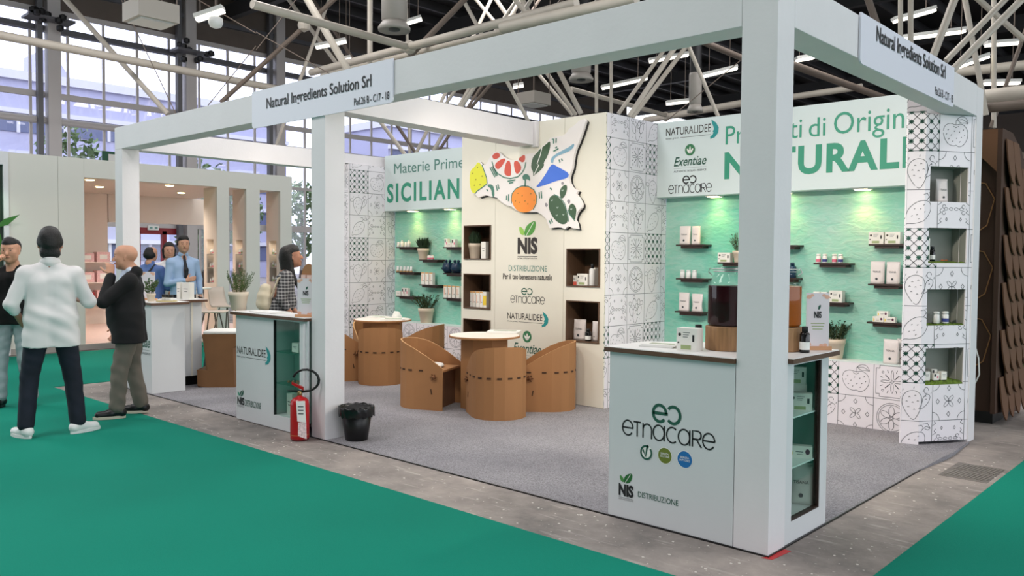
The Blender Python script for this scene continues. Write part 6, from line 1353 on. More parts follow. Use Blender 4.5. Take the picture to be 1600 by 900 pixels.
for k in range(3):
    jr = thing('cream_jar', '%s small jar with black lid on the tray' % ('left', 'middle', 'right')[k], 'jar', c+np.array((-0.06+0.06*k, 0.01*k, 0.0125)), 'small black lidded jars'); q = c+np.array((-0.06+0.06*k, 0.01*k, 0.0125))
    MB().lathe([(0.024, 0), (0.026, 0.004), (0.026, 0.035)], q, 14).build('jar_body', WHITEP, jr, smooth=True); MB().lathe([(0.028, 0.035), (0.028, 0.065), (0.024, 0.068)], q, 14).build('lid', BLACKP, jr, smooth=True)
f = Fr((-7.62, 0.60, 1.0345), (math.cos(0.4), math.sin(0.4), 0), (math.sin(0.4), -math.cos(0.4), 0)); carton(f, 0.11, 0.08, 0.20, 'tall white carton on the rear part of the far left counter', 'counter goods', 'plain')
f = Fr((-7.72, 0.55, 1.0345), (math.cos(0.4), math.sin(0.4), 0), (math.sin(0.4), -math.cos(0.4), 0)); carton(f, 0.05, 0.06, 0.20, 'slim white carton on the rear part of the far left counter', 'counter goods', 'plain')

# ------------------------------------------------------------------ neighbouring stand across the left aisle
NX = -12.3
NWALL = mat('pale_grey_panel', (0.84, 0.825, 0.79), 0.5); NCREAM = mat('warm_cream_panel', (0.90, 0.85, 0.80), 0.5)
ns = thing('neighbour_stand', 'white open fronted stand across the left aisle with piers and lit ceiling', 'stand', (NX-1.8, 2.5, 0))
MB().box(NX-0.12, NX, 0.08, 0.78, 0.1, 3.1).build('wall_panel', NWALL, ns); MB().box(NX-0.12, NX, 0.784, 1.17, 0.1, 3.1).build('wall_panel', NWALL, ns)
MB().box(NX-0.12, NX, 1.172, 5.02, 2.80, 3.1).build('fascia', NWALL, ns)
MB().box(NX-4.2, NX-0.02, 0.08, 5.02, 0.012, 0.10).build('plinth', mat('pale_wood_floor', (0.80, 0.70, 0.66), 0.5, var=0.06, vscale=6, stretch=(1, 8, 1)), ns)
MB().box(NX-0.01, NX+0.01, 0.08, 5.02, 0.006, 0.1).build('plinth_edge', mat('grey_plinth', (0.62, 0.60, 0.58), 0.6), ns)
MB().box(NX-4.2, NX-0.12, 0.08, 5.02, 2.84, 2.90).build('ceiling_panel', NCREAM, ns)
MB().box(NX-4.2, NX-4.08, 0.08, 3.15, 0.1, 2.84).build('back_wall', NCREAM, ns)
MB().box(NX-4.2, NX-0.12, 0.08, 0.2, 0.1, 2.84).build('side_wall', NCREAM, ns)
MB().box(NX-4.2, NX-4.06, 3.16, 5.6, 2.25, 2.84).build('rear_lintel', NCREAM, ns)
SHG = pane_glass('thin_glass_shelf', (0.85, 0.9, 0.9), 0.2)
for k, (a, b) in enumerate(((3.46, 3.69), (4.04, 4.32), (4.76, 5.015))):
    MB().box(NX-0.06, NX, a, b, 0.1, 2.80).build('pier_front', NWALL, ns)
    pr = MB(); PQ = planeY(a)
    holed_panel(pr, PQ, NX-0.50, NX-0.06, 0.1, 2.80, [(NX-0.40, NX-0.14, 1.05, 1.85)], 0.02); pr.build('pier_return', NCREAM, ns)
    MB().box(NX-0.50, NX-0.06, b-0.02, b, 0.1, 2.80).build('pier_back', NCREAM, ns); MB().box(NX-0.50, NX-0.48, a+0.02, b-0.02, 0.1, 2.8).build('pier_end', NCREAM, ns)
    for z in (1.05, 1.33, 1.58):
        MB().box(NX-0.42, NX-0.12, a+0.005, b-0.03, z-0.008, z).build('glass_shelf', mat('grey_shelf', (0.55, 0.53, 0.5), 0.4), ns)
        for j in range(3):
            bottle(Fr((NX-0.35+0.08*j, a+0.06, z+0.001)), 0.02, 0.08+0.02*((j+k) % 3), '%s tiny bottle on the %s shelf of the %s pier' % (('left', 'middle', 'right')[j], {1.05: 'bottom', 1.33: 'middle', 1.58: 'top'}[z], ('first', 'second', 'third')[k]), 'bottles in the far piers', lab=(PEACHP, PINKP, SAGEP)[(j+k) % 3])
    spot_light('pier_light', (NX-0.27, a+0.09, 1.95), (NX-0.27, a+0.08, 1.0), 5, (1.0, 0.85, 0.65), 120, 0.8, 0.03)
for (x, y) in ((-13.2, 1.6), (-13.2, 3.0), (-14.6, 2.3), (-14.8, 4.0)):
    MB().lathe([(0.06, -0.012), (0.075, 0.0)], (x, y, 2.84), 16).build('ceiling_spot', DL, ns)
    spot_light('neighbour_light', (x, y, 2.80), (x-0.1, y+0.2, 0), 120, (1.0, 0.86, 0.74), 130, 0.9, 0.08)
# shelves and pink gift boxes on its back wall
gs = [o for o in ns.children if o.name.startswith('back_wall')][0]
PKB = mat('pink_lace_print', (0.88, 0.72, 0.72), 0.5, var=0.25, vscale=70); REDB = mat('red_gift_box', (0.66, 0.08, 0.12), 0.5)
XB = NX-4.08
for z in (0.55, 0.98, 1.40):
    MB().box(XB, XB+0.3, 1.3, 3.14, z-0.02, z).build('wall_shelf', NCREAM, gs)
ord_ = ('first', 'second', 'third', 'fourth', 'fifth', 'sixth')
for r_, (z, hs) in enumerate(((0.55, 0.3), (0.98, 0.28), (1.40, 0.24))):
    for k in range(5):
        y0 = 1.55+0.32*k; hh = hs*(0.75+0.25*((k*7+r_*3) % 3)/2)
        t = thing('gift_box', '%s pink gift box on the %s shelf of the neighbouring stand' % (ord_[k], ('lower', 'middle', 'upper')[r_]), 'box', (XB+0.15, y0+0.13, z), 'pink gift boxes of the neighbouring stand')
        MB().box(XB+0.04, XB+0.24, y0, y0+0.27, z+0.001, z+hh).build('box_body', REDB if (k+r_) % 4 == 3 else PKB, t)
        MB().box(XB+0.2401, XB+0.242, y0+0.06, y0+0.21, z+hh*0.3, z+hh*0.75).build('box_label', PAPER, t)
t = thing('gift_box', 'pink gift box stacked on top of the upper shelf boxes of the neighbouring stand', 'box', (XB+0.15, 1.8, 1.641), 'pink gift boxes of the neighbouring stand'); MB().box(XB+0.04, XB+0.24, 1.67, 1.95, 1.642, 1.86).build('box_body', PKB, t); MB().box(XB+0.2401, XB+0.242, 1.74, 1.88, 1.69, 1.81).build('box_label', PAPER, t)
# white shell chairs and a small table in the neighbouring stand
def shell_chair(c, rz, label):
    t = thing('shell_chair', label, 'chair', c, 'pale shell chairs of the neighbouring stand', rz); SH = mat('pale_shell', (0.84, 0.78, 0.72), 0.45)
    mb = MB(); n, m = 9, 7; vs = []
    for j in range(m+1):
        s_ = j/m; y = -0.2+0.42*min(1, s_*1.9); z = 0.66+(0 if s_ < 0.5 else (s_-0.5)*2*0.34); y = y+(0.06*(s_-0.5)*2 if s_ > 0.5 else 0)
        for i in range(n+1): u = -1+2*i/n; vs.append((u*0.23*(1-0.12*s_**3), y-(0.05*u*u if s_ > 0.5 else 0), z+0.02*u*u*(1-s_)))
    fs = [(j*(n+1)+i, j*(n+1)+i+1, (j+1)*(n+1)+i+1, (j+1)*(n+1)+i) for j in range(m) for i in range(n)]
    o = mb.add(vs, fs).build('shell_seat', SH, t, local=True, smooth=True); sd = o.modifiers.new('solid', 'SOLIDIFY'); sd.thickness = 0.015
    for sx in (-1, 1):
        for sy in (-1, 1): MB().tube((sx*0.1, sy*0.08, 0.65), (sx*0.2, sy*0.2, 0.0), 0.011, 6).build('leg', STEELD, t, local=True)
    MB().path([(-0.16, -0.16, 0.24), (0.16, -0.16, 0.24), (0.16, 0.16, 0.24), (-0.16, 0.16, 0.24)], 0.008, 5, closed=True).build('foot_ring', STEELD, t, local=True)
c1_ = atD(331, 480, 13.2); c2_ = atD(355, 480, 14.6)
shell_chair((c1_[0], c1_[1], 0.006), 2.3, 'pale shell chair nearest the cardboard stool in the neighbouring stand'); shell_chair((c2_[0], c2_[1], 0.006), 2.0, 'pale shell chair farther back in the neighbouring stand')
c_ = atD(306, 458, 14.2); c_ = (c_[0], c_[1], 0.101)
tb = thing('side_table', 'pale bar table beside the shell chairs of the neighbouring stand', 'table', c_)
MB().lathe([(0.24, 0.88), (0.25, 0.885), (0.25, 0.905), (0.24, 0.91)], c_, 24).build('table_top', CREAM, tb); MB().lathe([(0.2, 0), (0.2, 0.02), (0.035, 0.03), (0.035, 0.88)], c_, 16).build('pedestal', CREAM, tb)
# dark green plant wall at the very left
gp = thing('green_plant_wall', 'dark green lit display panel with leaves at the left edge', 'display', (NX, -0.8, 0))
MB().box(NX-0.3, NX, -2.6, 0.0, 0.012, 2.9).build('dark_panel', mat('dark_green_panel', (0.07, 0.17, 0.11), 0.6), gp); MB().box(NX-0.12, NX+0.05, 0.0, 0.07, 0.012, 3.1).build('white_edge', WHITE, gp)
MB().box(NX-0.3, NX+0.05, -2.6, 0.0, 2.9, 3.1).build('white_head', WHITE, gp)
lf_ = MB()
for i in range(40):
    a = RNG.uniform(-1.2, 1.2); b = np.array([NX+0.02, RNG.uniform(-0.7, -0.05), RNG.uniform(1.2, 2.0)]); L = RNG.uniform(0.25, 0.5); d = np.array([RNG.uniform(0.05, 0.25), math.sin(a), math.cos(a)]); w = np.array([0, math.cos(a), -math.sin(a)])*0.05
    lf_.add([b, b+d*L*0.5+w, b+d*L, b+d*L*0.5-w], [(0, 1, 2, 3)])
o = lf_.build('leaves', mat('bright_leaf', (0.22, 0.46, 0.16), 0.5), gp); o['kind'] = 'stuff'
spot_light('plant_wall_light', (NX+0.35, -0.2, 2.85), (NX, -0.3, 1.2), 12, (0.6, 1.0, 0.7), 90, 0.8)

# ------------------------------------------------------------------ cardboard scale tower and the stand beyond it, at the right
TX, TY0, TY1 = 0.02, 4.85, 5.75
tw = thing('cardboard_tower', 'brown cardboard tower of overlapping scales behind the right post', 'display', (-0.3, 5.3, 0))
TWD = mat('dark_brown_board', (0.27, 0.18, 0.13), 0.85, var=0.1, vscale=4, stretch=(1, 1, 0.2))  # body and arch boards, a darker brown than the scales
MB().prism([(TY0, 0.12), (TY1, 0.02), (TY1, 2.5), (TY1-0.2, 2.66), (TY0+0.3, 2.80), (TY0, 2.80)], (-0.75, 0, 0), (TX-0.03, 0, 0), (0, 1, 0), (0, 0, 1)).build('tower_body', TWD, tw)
MB().box(TX-0.7, TX-0.08, TY0+0.05, TY1-0.05, 0, 0.12).build('tower_foot', BLACKP, tw)
MB().box(TX-0.74, TX-0.70, TY0-0.10, TY0-0.001, 0.12, 2.80).build('arch_side', TWD, tw); MB().box(TX-0.07, TX-0.03, TY0-0.10, TY0-0.001, 0.12, 2.80).build('arch_side', TWD, tw)
MB().prism([(-0.70, 2.40), (-0.55, 2.54), (-0.38, 2.58), (-0.2, 2.54), (-0.07, 2.40), (-0.07, 2.80), (-0.70, 2.80)], (0, -0.10, 0), (TX, TY0-0.001, 0), (1, 0, 0), (0, 0, 1)).build('arch_head', KRAFTD, tw)
sc_m = None
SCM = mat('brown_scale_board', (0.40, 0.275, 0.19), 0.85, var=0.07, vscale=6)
for j_ in range(11):
    for i_ in range(4):
        yy = TY0+0.10+0.26*i_+(0.13 if j_ % 2 else 0); zz = 0.04+0.225*j_
        if yy > TY1 or zz+0.4 > 2.85-0.3*(yy-TY0): continue
        if sc_m is None:
            sh = [(-0.12, 0.42), (-0.128, 0.22), (-0.10, 0.10), (-0.05, 0.03), (0, 0.0), (0.05, 0.03), (0.10, 0.10), (0.128, 0.22), (0.12, 0.42)]
            o = MB().prism(sh, (0.012, 0, 0), (0, 0, 0), (0, 1, 0), (0, 0, 1)).build('scale_plate', SCM, tw, local=True); sc_m = o.data
        else: o = link_mesh('scale_plate', sc_m, None, tw, local=True)
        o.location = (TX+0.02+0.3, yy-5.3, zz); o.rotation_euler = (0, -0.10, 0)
for z in (0.5, 1.15, 1.8): MB().path([(TX-0.30, TY0-0.012, z), (TX-0.16, TY0-0.012, z+0.1), (TX-0.10, TY0-0.012, z+0.35), (TX-0.18, TY0-0.012, z+0.5), (TX-0.28, TY0-0.012, z+0.52)], 0.006, 5).build('cut_line', KRAFT, tw)
cb = thing('white_cable', 'thin white cable hanging beside the tiled column', 'cable', (-0.02, 4.02, 0)); a = onY(1525, 548, 4.05); 
MB().path([onY(1522, 535, 4.1), onY(1529, 560, 4.1), onY(1530, 585, 4.1), onY(1523, 600, 4.1), onY(1521, 640, 4.1), (-0.03, 4.1, 0.007)], 0.006, 6).build('cable', PAPER, cb)
fs_ = thing('distant_stand', 'cream and dark stand seen past the cardboard tower at the right edge', 'stand', (1.2, 9.5, 0))
q = lambda px, Y=9.0: onY(px, 500, Y)[0]
YD = 9.0
CRB = mat('cream_cutout_board', (0.83, 0.76, 0.68), 0.6)
MB().box(q(1560), q(1574), YD, YD+0.15, 0, 1.32).build('cream_column', CRB, fs_)
for z in (0.35, 0.9, 1.25): MB().box(q(1557), q(1577), YD-0.05, YD+0.2, z, z+0.08).build('cream_ledge', CRB, fs_)
MB().box(q(1574), q(1660), YD+0.3, YD+0.4, 0, 1.3).build('green_screen', mat('grey_green_print_wall', (0.55, 0.65, 0.45), 0.6, var=0.2, vscale=20), fs_)
MB().box(q(1555), q(1660), YD+0.41, YD+0.5, 1.3, 3.0).build('dark_panel', mat('black_brown_panel', (0.12, 0.11, 0.11), 0.6), fs_)
MB().box(q(1560), q(1650), YD+0.3, YD+0.42, 2.18, 2.75).build('lit_screen', mat('lit_screen', (0.9, 0.9, 0.95), 0.4, emit=(0.92, 0.93, 1.0), estr=1.2), fs_)
MB().box(q(1540), q(1660), YD+0.5, YD+2, 3.0, 3.1).build('roof_panel', STEELD, fs_)
MB().box(q(1579), q(1600), YD+0.2, YD+0.3, 0.6, 1.42).build('brown_panel', KRAFTD, fs_)

# ------------------------------------------------------------------ people: smooth blended volumes turned into continuous meshes
def surface_nets(F, org, h):
    S = F < 0; nx, ny, nz = F.shape
    cs = (nx-1, ny-1, nz-1); acc = np.zeros(cs+(3,)); cnt = np.zeros(cs)
    cor = [(0, 0, 0), (1, 0, 0), (0, 1, 0), (1, 1, 0), (0, 0, 1), (1, 0, 1), (0, 1, 1), (1, 1, 1)]
    edg = [(0, 1), (2, 3), (4, 5), (6, 7), (0, 2), (1, 3), (4, 6), (5, 7), (0, 4), (1, 5), (2, 6), (3, 7)]
    def cv(A, c): return A[c[0]:c[0]+nx-1, c[1]:c[1]+ny-1, c[2]:c[2]+nz-1]
    for a, b in edg:
        ca, cb = cor[a], cor[b]; m = cv(S, ca) != cv(S, cb)
        if not m.any(): continue
        fa, fb = cv(F, ca)[m], cv(F, cb)[m]; t = fa/(fa-fb)
        acc[m] += np.array(ca)[None]*(1-t)[:, None]+np.array(cb)[None]*t[:, None]; cnt[m] += 1
    idx = -np.ones(cs, int); M = cnt > 0; idx[M] = np.arange(M.sum())
    ijk = np.argwhere(M); V = org+h*(ijk+acc[M]/cnt[M][:, None]); Q = []
    for ax in range(3):
        o1, o2 = [(1, 2), (2, 0), (0, 1)][ax]
        sl = [slice(0, n) for n in (nx, ny, nz)]; s0 = list(sl); s1 = list(sl); s0[ax] = slice(0, -1); s1[ax] = slice(1, None)
        A, B = S[tuple(s0)], S[tuple(s1)]; m = A != B; e = np.argwhere(m); fl = A[m]
        ok = (e[:, o1] > 0) & (e[:, o2] > 0) & (e[:, o1] < cs[o1]) & (e[:, o2] < cs[o2]); e = e[ok]; fl = fl[ok]
        d1 = np.zeros(3, int); d1[o1] = 1; d2 = np.zeros(3, int); d2[o2] = 1
        q = np.stack([idx[tuple((e-d1-d2).T)], idx[tuple((e-d2).T)], idx[tuple(e.T)], idx[tuple((e-d1).T)]], 1)
        q[~fl] = q[~fl][:, ::-1]; Q.append(q)
    return V, np.concatenate(Q)
def blob(prims, h=0.009, k=0.02, cuts=(), pad=0.03, wr=0.0, wf=28.0):
    """prims: ('c', a, b, ra, rb[, squash axis vector, factor]) tapered capsule; ('e', centre, radii) ellipsoid; negative k entries not used
       cuts: (point, normal) keeps the side the normal points away from"""
    lo = np.min([np.minimum(np.array(p[1]), np.array(p[2]))-max(p[3], p[4]) if p[0] == 'c' else np.array(p[1])-np.array(p[2]) for p in prims], 0)-pad
    hi = np.max([np.maximum(np.array(p[1]), np.array(p[2]))+max(p[3], p[4]) if p[0] == 'c' else np.array(p[1])+np.array(p[2]) for p in prims], 0)+pad
    n = np.ceil((hi-lo)/h).astype(int)+1; F = np.full(n, 1.0, np.float32)
    ax = [lo[i]+h*np.arange(n[i]) for i in range(3)]
    for p in prims:
        kk = p[5] if len(p) > 5 and p[0] == 'c' else (p[3] if len(p) > 3 and p[0] == 'e' else k)
        if p[0] == 'c': a, b, ra, rb = np.array(p[1], float), np.array(p[2], float), p[3], p[4]; l = np.minimum(a, b)-max(ra, rb)-3*k-h; u = np.maximum(a, b)+max(ra, rb)+3*k+h
        else: a, rr = np.array(p[1], float), np.array(p[2], float); l = a-rr-3*k-h; u = a+rr+3*k+h
        i0 = np.clip(np.floor((l-lo)/h).astype(int), 0, n-1); i1 = np.clip(np.ceil((u-lo)/h).astype(int)+1, 1, n)
        X, Y, Z = np.meshgrid(*[ax[j][i0[j]:i1[j]] for j in range(3)], indexing='ij')
        if p[0] == 'c':
            d = b-a; L2 = max(d@d, 1e-9); t = np.clip(((X-a[0])*d[0]+(Y-a[1])*d[1]+(Z-a[2])*d[2])/L2, 0, 1)
            D = np.sqrt((X-a[0]-t*d[0])**2+(Y-a[1]-t*d[1])**2+(Z-a[2]-t*d[2])**2)-(ra+(rb-ra)*t)
        else:
            q = np.sqrt(((X-a[0])/rr[0])**2+((Y-a[1])/rr[1])**2+((Z-a[2])/rr[2])**2); D = (q-1)*rr.min()*(0.5+0.5*1/np.maximum(q, 0.6))
        s = tuple(slice(i0[j], i1[j]) for j in range(3)); G = F[s]
        m = np.clip(0.5+0.5*(G-D)/kk, 0, 1); F[s] = G*(1-m)+D*m-kk*m*(1-m)
    if cuts or wr:
        X, Y, Z = np.meshgrid(*ax, indexing='ij')
        if wr: F = F+wr*(np.sin(wf*X+0.7*wf*Z+3*np.sin(wf*0.31*Z))*np.sin(wf*1.2*Z+2*np.sin(wf*0.4*Y+wf*0.3*X))+0.5*np.sin(wf*1.9*Z-wf*1.1*Y+wf*0.8*X))
        for (pt_, nn_) in cuts: nn_ = np.array(nn_, float); nn_ /= np.linalg.norm(nn_); F = np.maximum(F, (X-pt_[0])*nn_[0]+(Y-pt_[1])*nn_[1]+(Z-pt_[2])*nn_[2])
    return surface_nets(F, lo, h)
def blob_obj(name, prims, material, parent, **kw):
    V, Q = blob(prims, **kw); me = bpy.data.meshes.new(name); me.from_pydata(V.tolist(), [], Q.tolist()); me.update()
    # one light relaxing pass
    o = link_mesh(name, me, material, parent, local=True, smooth=True); m = o.modifiers.new('relax', 'SMOOTH'); m.factor = 0.5; m.iterations = 2
    return o
def hand_prims(w, d, n, thumb, curl=0.5, s=1.0):
    """w wrist, d fingers' direction, n palm-facing direction (fingers curl towards it), thumb side"""
    w = np.array(w, float); d = np.array(d, float); d /= np.linalg.norm(d); n = np.array(n, float); n -= d*(n@d); n /= np.linalg.norm(n); sd = np.cross(d, n); sd *= (1 if sd@np.array(thumb, float) > 0 else -1)
    P = []
    for k in (-0.024, -0.008, 0.008, 0.024): P.append(('c', w+d*0.015*s+sd*k*0.7*s, w+d*0.088*s+sd*k*1.15*s, 0.015*s, 0.013*s, 0.008))
    for k, (o_, L) in enumerate(((0.030, 0.070), (0.010, 0.078), (-0.010, 0.073), (-0.030, 0.058))):
        p = w+d*0.088*s+sd*o_*s; c = curl*(0.85+0.15*k); a = 0.0
        for j, f in enumerate((0.45, 0.32, 0.25)):
            a += c*(0.7 if j == 0 else 1.0); q = p+(d*math.cos(a)+n*math.sin(a))*L*f*s; P.append(('c', p, q, (0.0105-0.0008*j)*s, (0.0098-0.0008*j)*s, 0.004)); p = q
    p = w+d*0.03*s+sd*0.026*s
    for j, L in enumerate((0.038, 0.032, 0.026)):
        v = d*(0.55+0.2*j)+sd*(0.75-0.25*j)+n*(0.35+0.15*j); v /= np.linalg.norm(v); q = p+v*L*s; P.append(('c', p, q, (0.014-0.0015*j)*s, (0.0125-0.0015*j)*s, 0.006)); p = q
    return P
SKIN = mat('skin', (0.78, 0.58, 0.47), 0.55, var=0.05, vscale=20); SKIN2 = mat('tan_skin', (0.66, 0.46, 0.36), 0.55, var=0.05, vscale=20); HAIRD = mat('dark_hair', (0.055, 0.045, 0.04), 0.6, bump=0.5, bscale=90)
EYE = mat('dark_eye', (0.05, 0.04, 0.04), 0.3); LIP = mat('lip', (0.62, 0.36, 0.32), 0.5)
def head_prims(hc, fw, s=1.0):
    """hc head centre, fw facing direction (may tilt); returns skin prims and helper frame"""
    fw = np.array(fw, float); fw /= np.linalg.norm(fw); rt = np.cross(fw, (0, 0, 1)); rt /= np.linalg.norm(rt); up = np.cross(rt, fw); hc = np.array(hc, float)
    g = lambda a, b, c: hc+rt*a*s+fw*b*s+up*c*s
    P = [('c', g(0, -0.025, 0.035), g(0, 0.02, 0.04), 0.083*s, 0.080*s, 0.02), ('c', g(0, 0.025, -0.02), g(0, 0.03, -0.065), 0.066*s, 0.050*s, 0.03), ('c', g(-0.03, 0.02, -0.05), g(0.03, 0.02, -0.05), 0.045*s, 0.045*s, 0.03),
         ('c', g(0, 0.060, -0.085), g(0, 0.066, -0.090), 0.024*s, 0.022*s, 0.02), ('c', g(0, 0.094, 0.012), g(0, 0.112, -0.026), 0.008*s, 0.0135*s, 0.008), ('c', g(-0.012, 0.100, -0.030), g(0.012, 0.100, -0.030), 0.008*s, 0.008*s, 0.006),
         ('c', g(-0.035, 0.083, 0.032), g(0.035, 0.083, 0.032), 0.012*s, 0.012*s, 0.012), ('c', g(-0.016, 0.088, -0.058), g(0.016, 0.088, -0.058), 0.009*s, 0.009*s, 0.006)]
    for k in (-1, 1): P += [('c', g(0.077*k, -0.008, 0.014), g(0.082*k, -0.002, -0.022), 0.011*s, 0.008*s, 0.006), ('c', g(0.045*k, 0.058, -0.01), g(0.04*k, 0.06, -0.03), 0.026*s, 0.022*s, 0.02)]
    return P, g
def person(label, loc, rz, J, clothes, hair, skin=SKIN, h=0.008, fw=(0, 1, 0), extra=None, s=1.0, hands=None, group=None, soft=1.0):
    """J: joints in local axes (facing +Y, right hand at +X)"""
    t = thing('person', label, 'person', loc, group, rz)
    j = {k: np.array(v, float) for k, v in J.items()}
    HP, g = head_prims(j['head'], fw, s)
    B = list(HP)+[('c', j['neck'], j['head']+np.array([0, -0.012, -0.06]), 0.058*soft, 0.055, 0.02), ('c', j['neck'], j['chest'], 0.06, 0.092), ('c', j['chest'], j['pelvis'], 0.092, 0.085)]
    for sd in 'lr':
        B += [('c', j['sh'+sd], j['el'+sd], 0.042, 0.034), ('c', j['el'+sd], j['wr'+sd], 0.035, 0.025), ('c', j['chest']+np.array([0, 0, 0.12]), j['sh'+sd], 0.055, 0.04), ('c', j['pelvis'], j['hip'+sd], 0.085, 0.07), ('c', j['hip'+sd], j['kn'+sd], 0.065, 0.045), ('c', j['kn'+sd], j['an'+sd], 0.048, 0.034), ('c', j['an'+sd], j['an'+sd]+j.get('toe'+sd, np.array([0, 0.13, -0.05])), 0.032, 0.028)]
        hd = (hands or {}).get(sd)
        if hd is None: d = j['wr'+sd]-j['el'+sd]; hd = (d, (-0.6 if sd == 'r' else 0.6, 0.2, 0), (0, 1, 0.1), 0.28)
        B += hand_prims(j['wr'+sd]+0*d if False else j['wr'+sd], *hd)
    blob_obj('body', B, skin, t, h=h, k=0.02)
    e = MB()
    for k in (-1, 1):
        q = g(0.031*k, 0.088, 0.012); o = MB().lathe([(0.001, -0.006), (0.008, -0.003), (0.0095, 0.0), (0.008, 0.003), (0.001, 0.006)], q, 10).build('eye', EYE, t, local=True, smooth=True)
        a, b, c_ = g(0.018*k, 0.096, 0.032), g(0.034*k, 0.094, 0.036), g(0.05*k, 0.082, 0.030); MB().path([a, b, c_], 0.004, 5).build('eyebrow', HAIRD, t, local=True)
    MB().path([g(-0.024, 0.088, -0.056), g(0, 0.099, -0.058), g(0.024, 0.088, -0.056)], [0.003, 0.005, 0.003], 6).build('mouth', LIP, t, local=True)
    if hair: blob_obj('hair', hair(g), HAIRD, t, h=h, k=0.03, wr=0.001, wf=90)
    for (nm, prims, m_, kw) in clothes(j, g): blob_obj(nm, prims, m_, t, **{'h': h, 'k': 0.025, **kw})
    if extra: extra(t, j, g)
    return t
def stand_joints(H=1.76, **over):
    s = H/1.76
    J = dict(pelvis=(0, 0, 0.96), chest=(0, 0.0, 1.25), neck=(0, -0.02, 1.495), head=(0, 0.02, 1.63), shl=(-0.178, -0.015, 1.378), shr=(0.178, -0.015, 1.378), ell=(-0.245, -0.03, 1.13), elr=(0.245, -0.03, 1.13), wrl=(-0.24, 0.08, 0.90), wrr=(0.24, 0.08, 0.90),
             hipl=(-0.095, 0, 0.92), hipr=(0.095, 0, 0.92), knl=(-0.12, 0.02, 0.50), knr=(0.12, 0.02, 0.50), anl=(-0.13, -0.03, 0.085), anr=(0.13, -0.03, 0.085), toel=(-0.02, 0.13, -0.05), toer=(0.02, 0.13, -0.05))
    J = {k: tuple(np.array(v)*(s if not k.startswith('toe') else 1)) for k, v in J.items()}; J.update(over); return J
def top_prims(j, r=1.0, hem=0.80, hemw=0.17, sleeve=1.0, belly=0.0, el=0.05):
    c, p = j['chest'], j['pelvis']; P = []
    for k in (-1, 1): P += [('c', c+np.array([0.078*k, 0, 0.05]), c+np.array([0.07*k, 0.01+belly*0.5, -0.14]), 0.100*r, 0.098*r+belly*0.5, 0.04), ('c', c+np.array([0.07*k, 0.01+belly*0.5, -0.14]), p+np.array([0.075*k, belly*0.4, 0.06]), 0.098*r+belly*0.5, 0.106*r+belly*0.3, 0.04), ('c', p+np.array([0.075*k, belly*0.4, 0.06]), np.array([p[0]+0.10*k, p[1], hem-0.06]), 0.106*r+belly*0.3, hemw-0.065, 0.04)]
    P += [('c', c+np.array([0, -0.01, 0.10]), j['neck']+np.array([0, 0, -0.03]), 0.09, 0.058, 0.03)]
    for sd in 'lr':
        P += [('c', j['neck']+np.array([0, -0.005, -0.025]), j['sh'+sd]+np.array([0, 0, 0.0]), 0.045, 0.050*r, 0.03), ('c', j['sh'+sd]*0.55+c*0.45+np.array([0, 0, 0.03]), j['sh'+sd], 0.08, 0.058*r, 0.03), ('c', j['sh'+sd], j['el'+sd], 0.060*r, el, 0.025)]
        if sleeve > 0: e = j['el'+sd]; w = j['wr'+sd]; P.append(('c', e, e+(w-e)*sleeve, el, el-0.012, 0.012))
    return P
def trouser_prims(j, r=1.0, foot=0.062):
    P = [('c', j['pelvis']+np.array([-0.045, 0, 0.0]), j['pelvis']+np.array([0.045, 0, 0.0]), 0.088, 0.088, 0.03)]
    for sd in 'lr':
        a = j['an'+sd]; P += [('c', j['hip'+sd]+np.array([0, -0.012, -0.03]), j['kn'+sd], 0.092*r, 0.068*r, 0.02), ('c', j['kn'+sd], a+np.array([0, 0.005, 0.03]), 0.068*r, foot, 0.015)]
    return P
def shoe(t, j, sd, m_, sole, h=0.008, hi=0.0):
    a = j['an'+sd]; v = np.array(j['toe'+sd], float); d = np.array([v[0], v[1], 0]); d /= np.linalg.norm(d); b = np.array([a[0], a[1], 0])
    n_ = np.array([-d[1], d[0], 0])
    P = [('c', b-d*0.035+np.array([0, 0, 0.05]), b+d*0.05+np.array([0, 0, 0.055]), 0.04, 0.042, 0.02), ('c', b+d*0.06+np.array([0, 0, 0.045]), b+d*0.165+np.array([0, 0, 0.038]), 0.043, 0.036, 0.02), ('c', b-d*0.03+np.array([0, 0, 0.06]), b+np.array([0, 0, 0.085+hi]), 0.041, 0.044, 0.02)]
    o = blob_obj('shoe', P, m_, t, h=h*0.8, k=0.02, cuts=[((0, 0, 0.018), (0, 0, -1))])
    S = [b+d*(0.035+0.165*math.cos(a_)*(1.0 if math.cos(a_) > 0 else 0.72))*1.0+d*0.015+n_*0.047*math.sin(a_)*(1.0 if math.cos(a_) > -0.2 else 0.9) for a_ in np.linspace(0, 6.283, 25)[:-1]]
    MB().prism([(q[0], q[1]) for q in S], (0, 0, 0.026), (0, 0, 0.001)).build('sole', sole, o, local=True)
    lc = MB()
    for k in range(3): q = b+d*(0.065+0.022*k)+np.array([0, 0, 0.092-0.008*k]); lc.tube(q-n_*0.022, q+n_*0.022, 0.004, 5)
    x = lc.build('laces', m_ if m_ is not SHW else PAPER, o, local=True); x['kind'] = 'stuff'
SHW = mat('white_leather', (0.88, 0.88, 0.87), 0.45); SHB = mat('black_leather', (0.035, 0.035, 0.045), 0.4); RUB = mat('cream_rubber', (0.82, 0.78, 0.70), 0.6)
DENIM = mat('dark_navy_denim', (0.055, 0.085, 0.14), 0.85, var=0.25, vscale=9); LDENIM = mat('light_denim', (0.62, 0.67, 0.68), 0.85, var=0.1, vscale=10); CHINO = mat('taupe_chino', (0.44, 0.41, 0.37), 0.85, var=0.06, vscale=8)
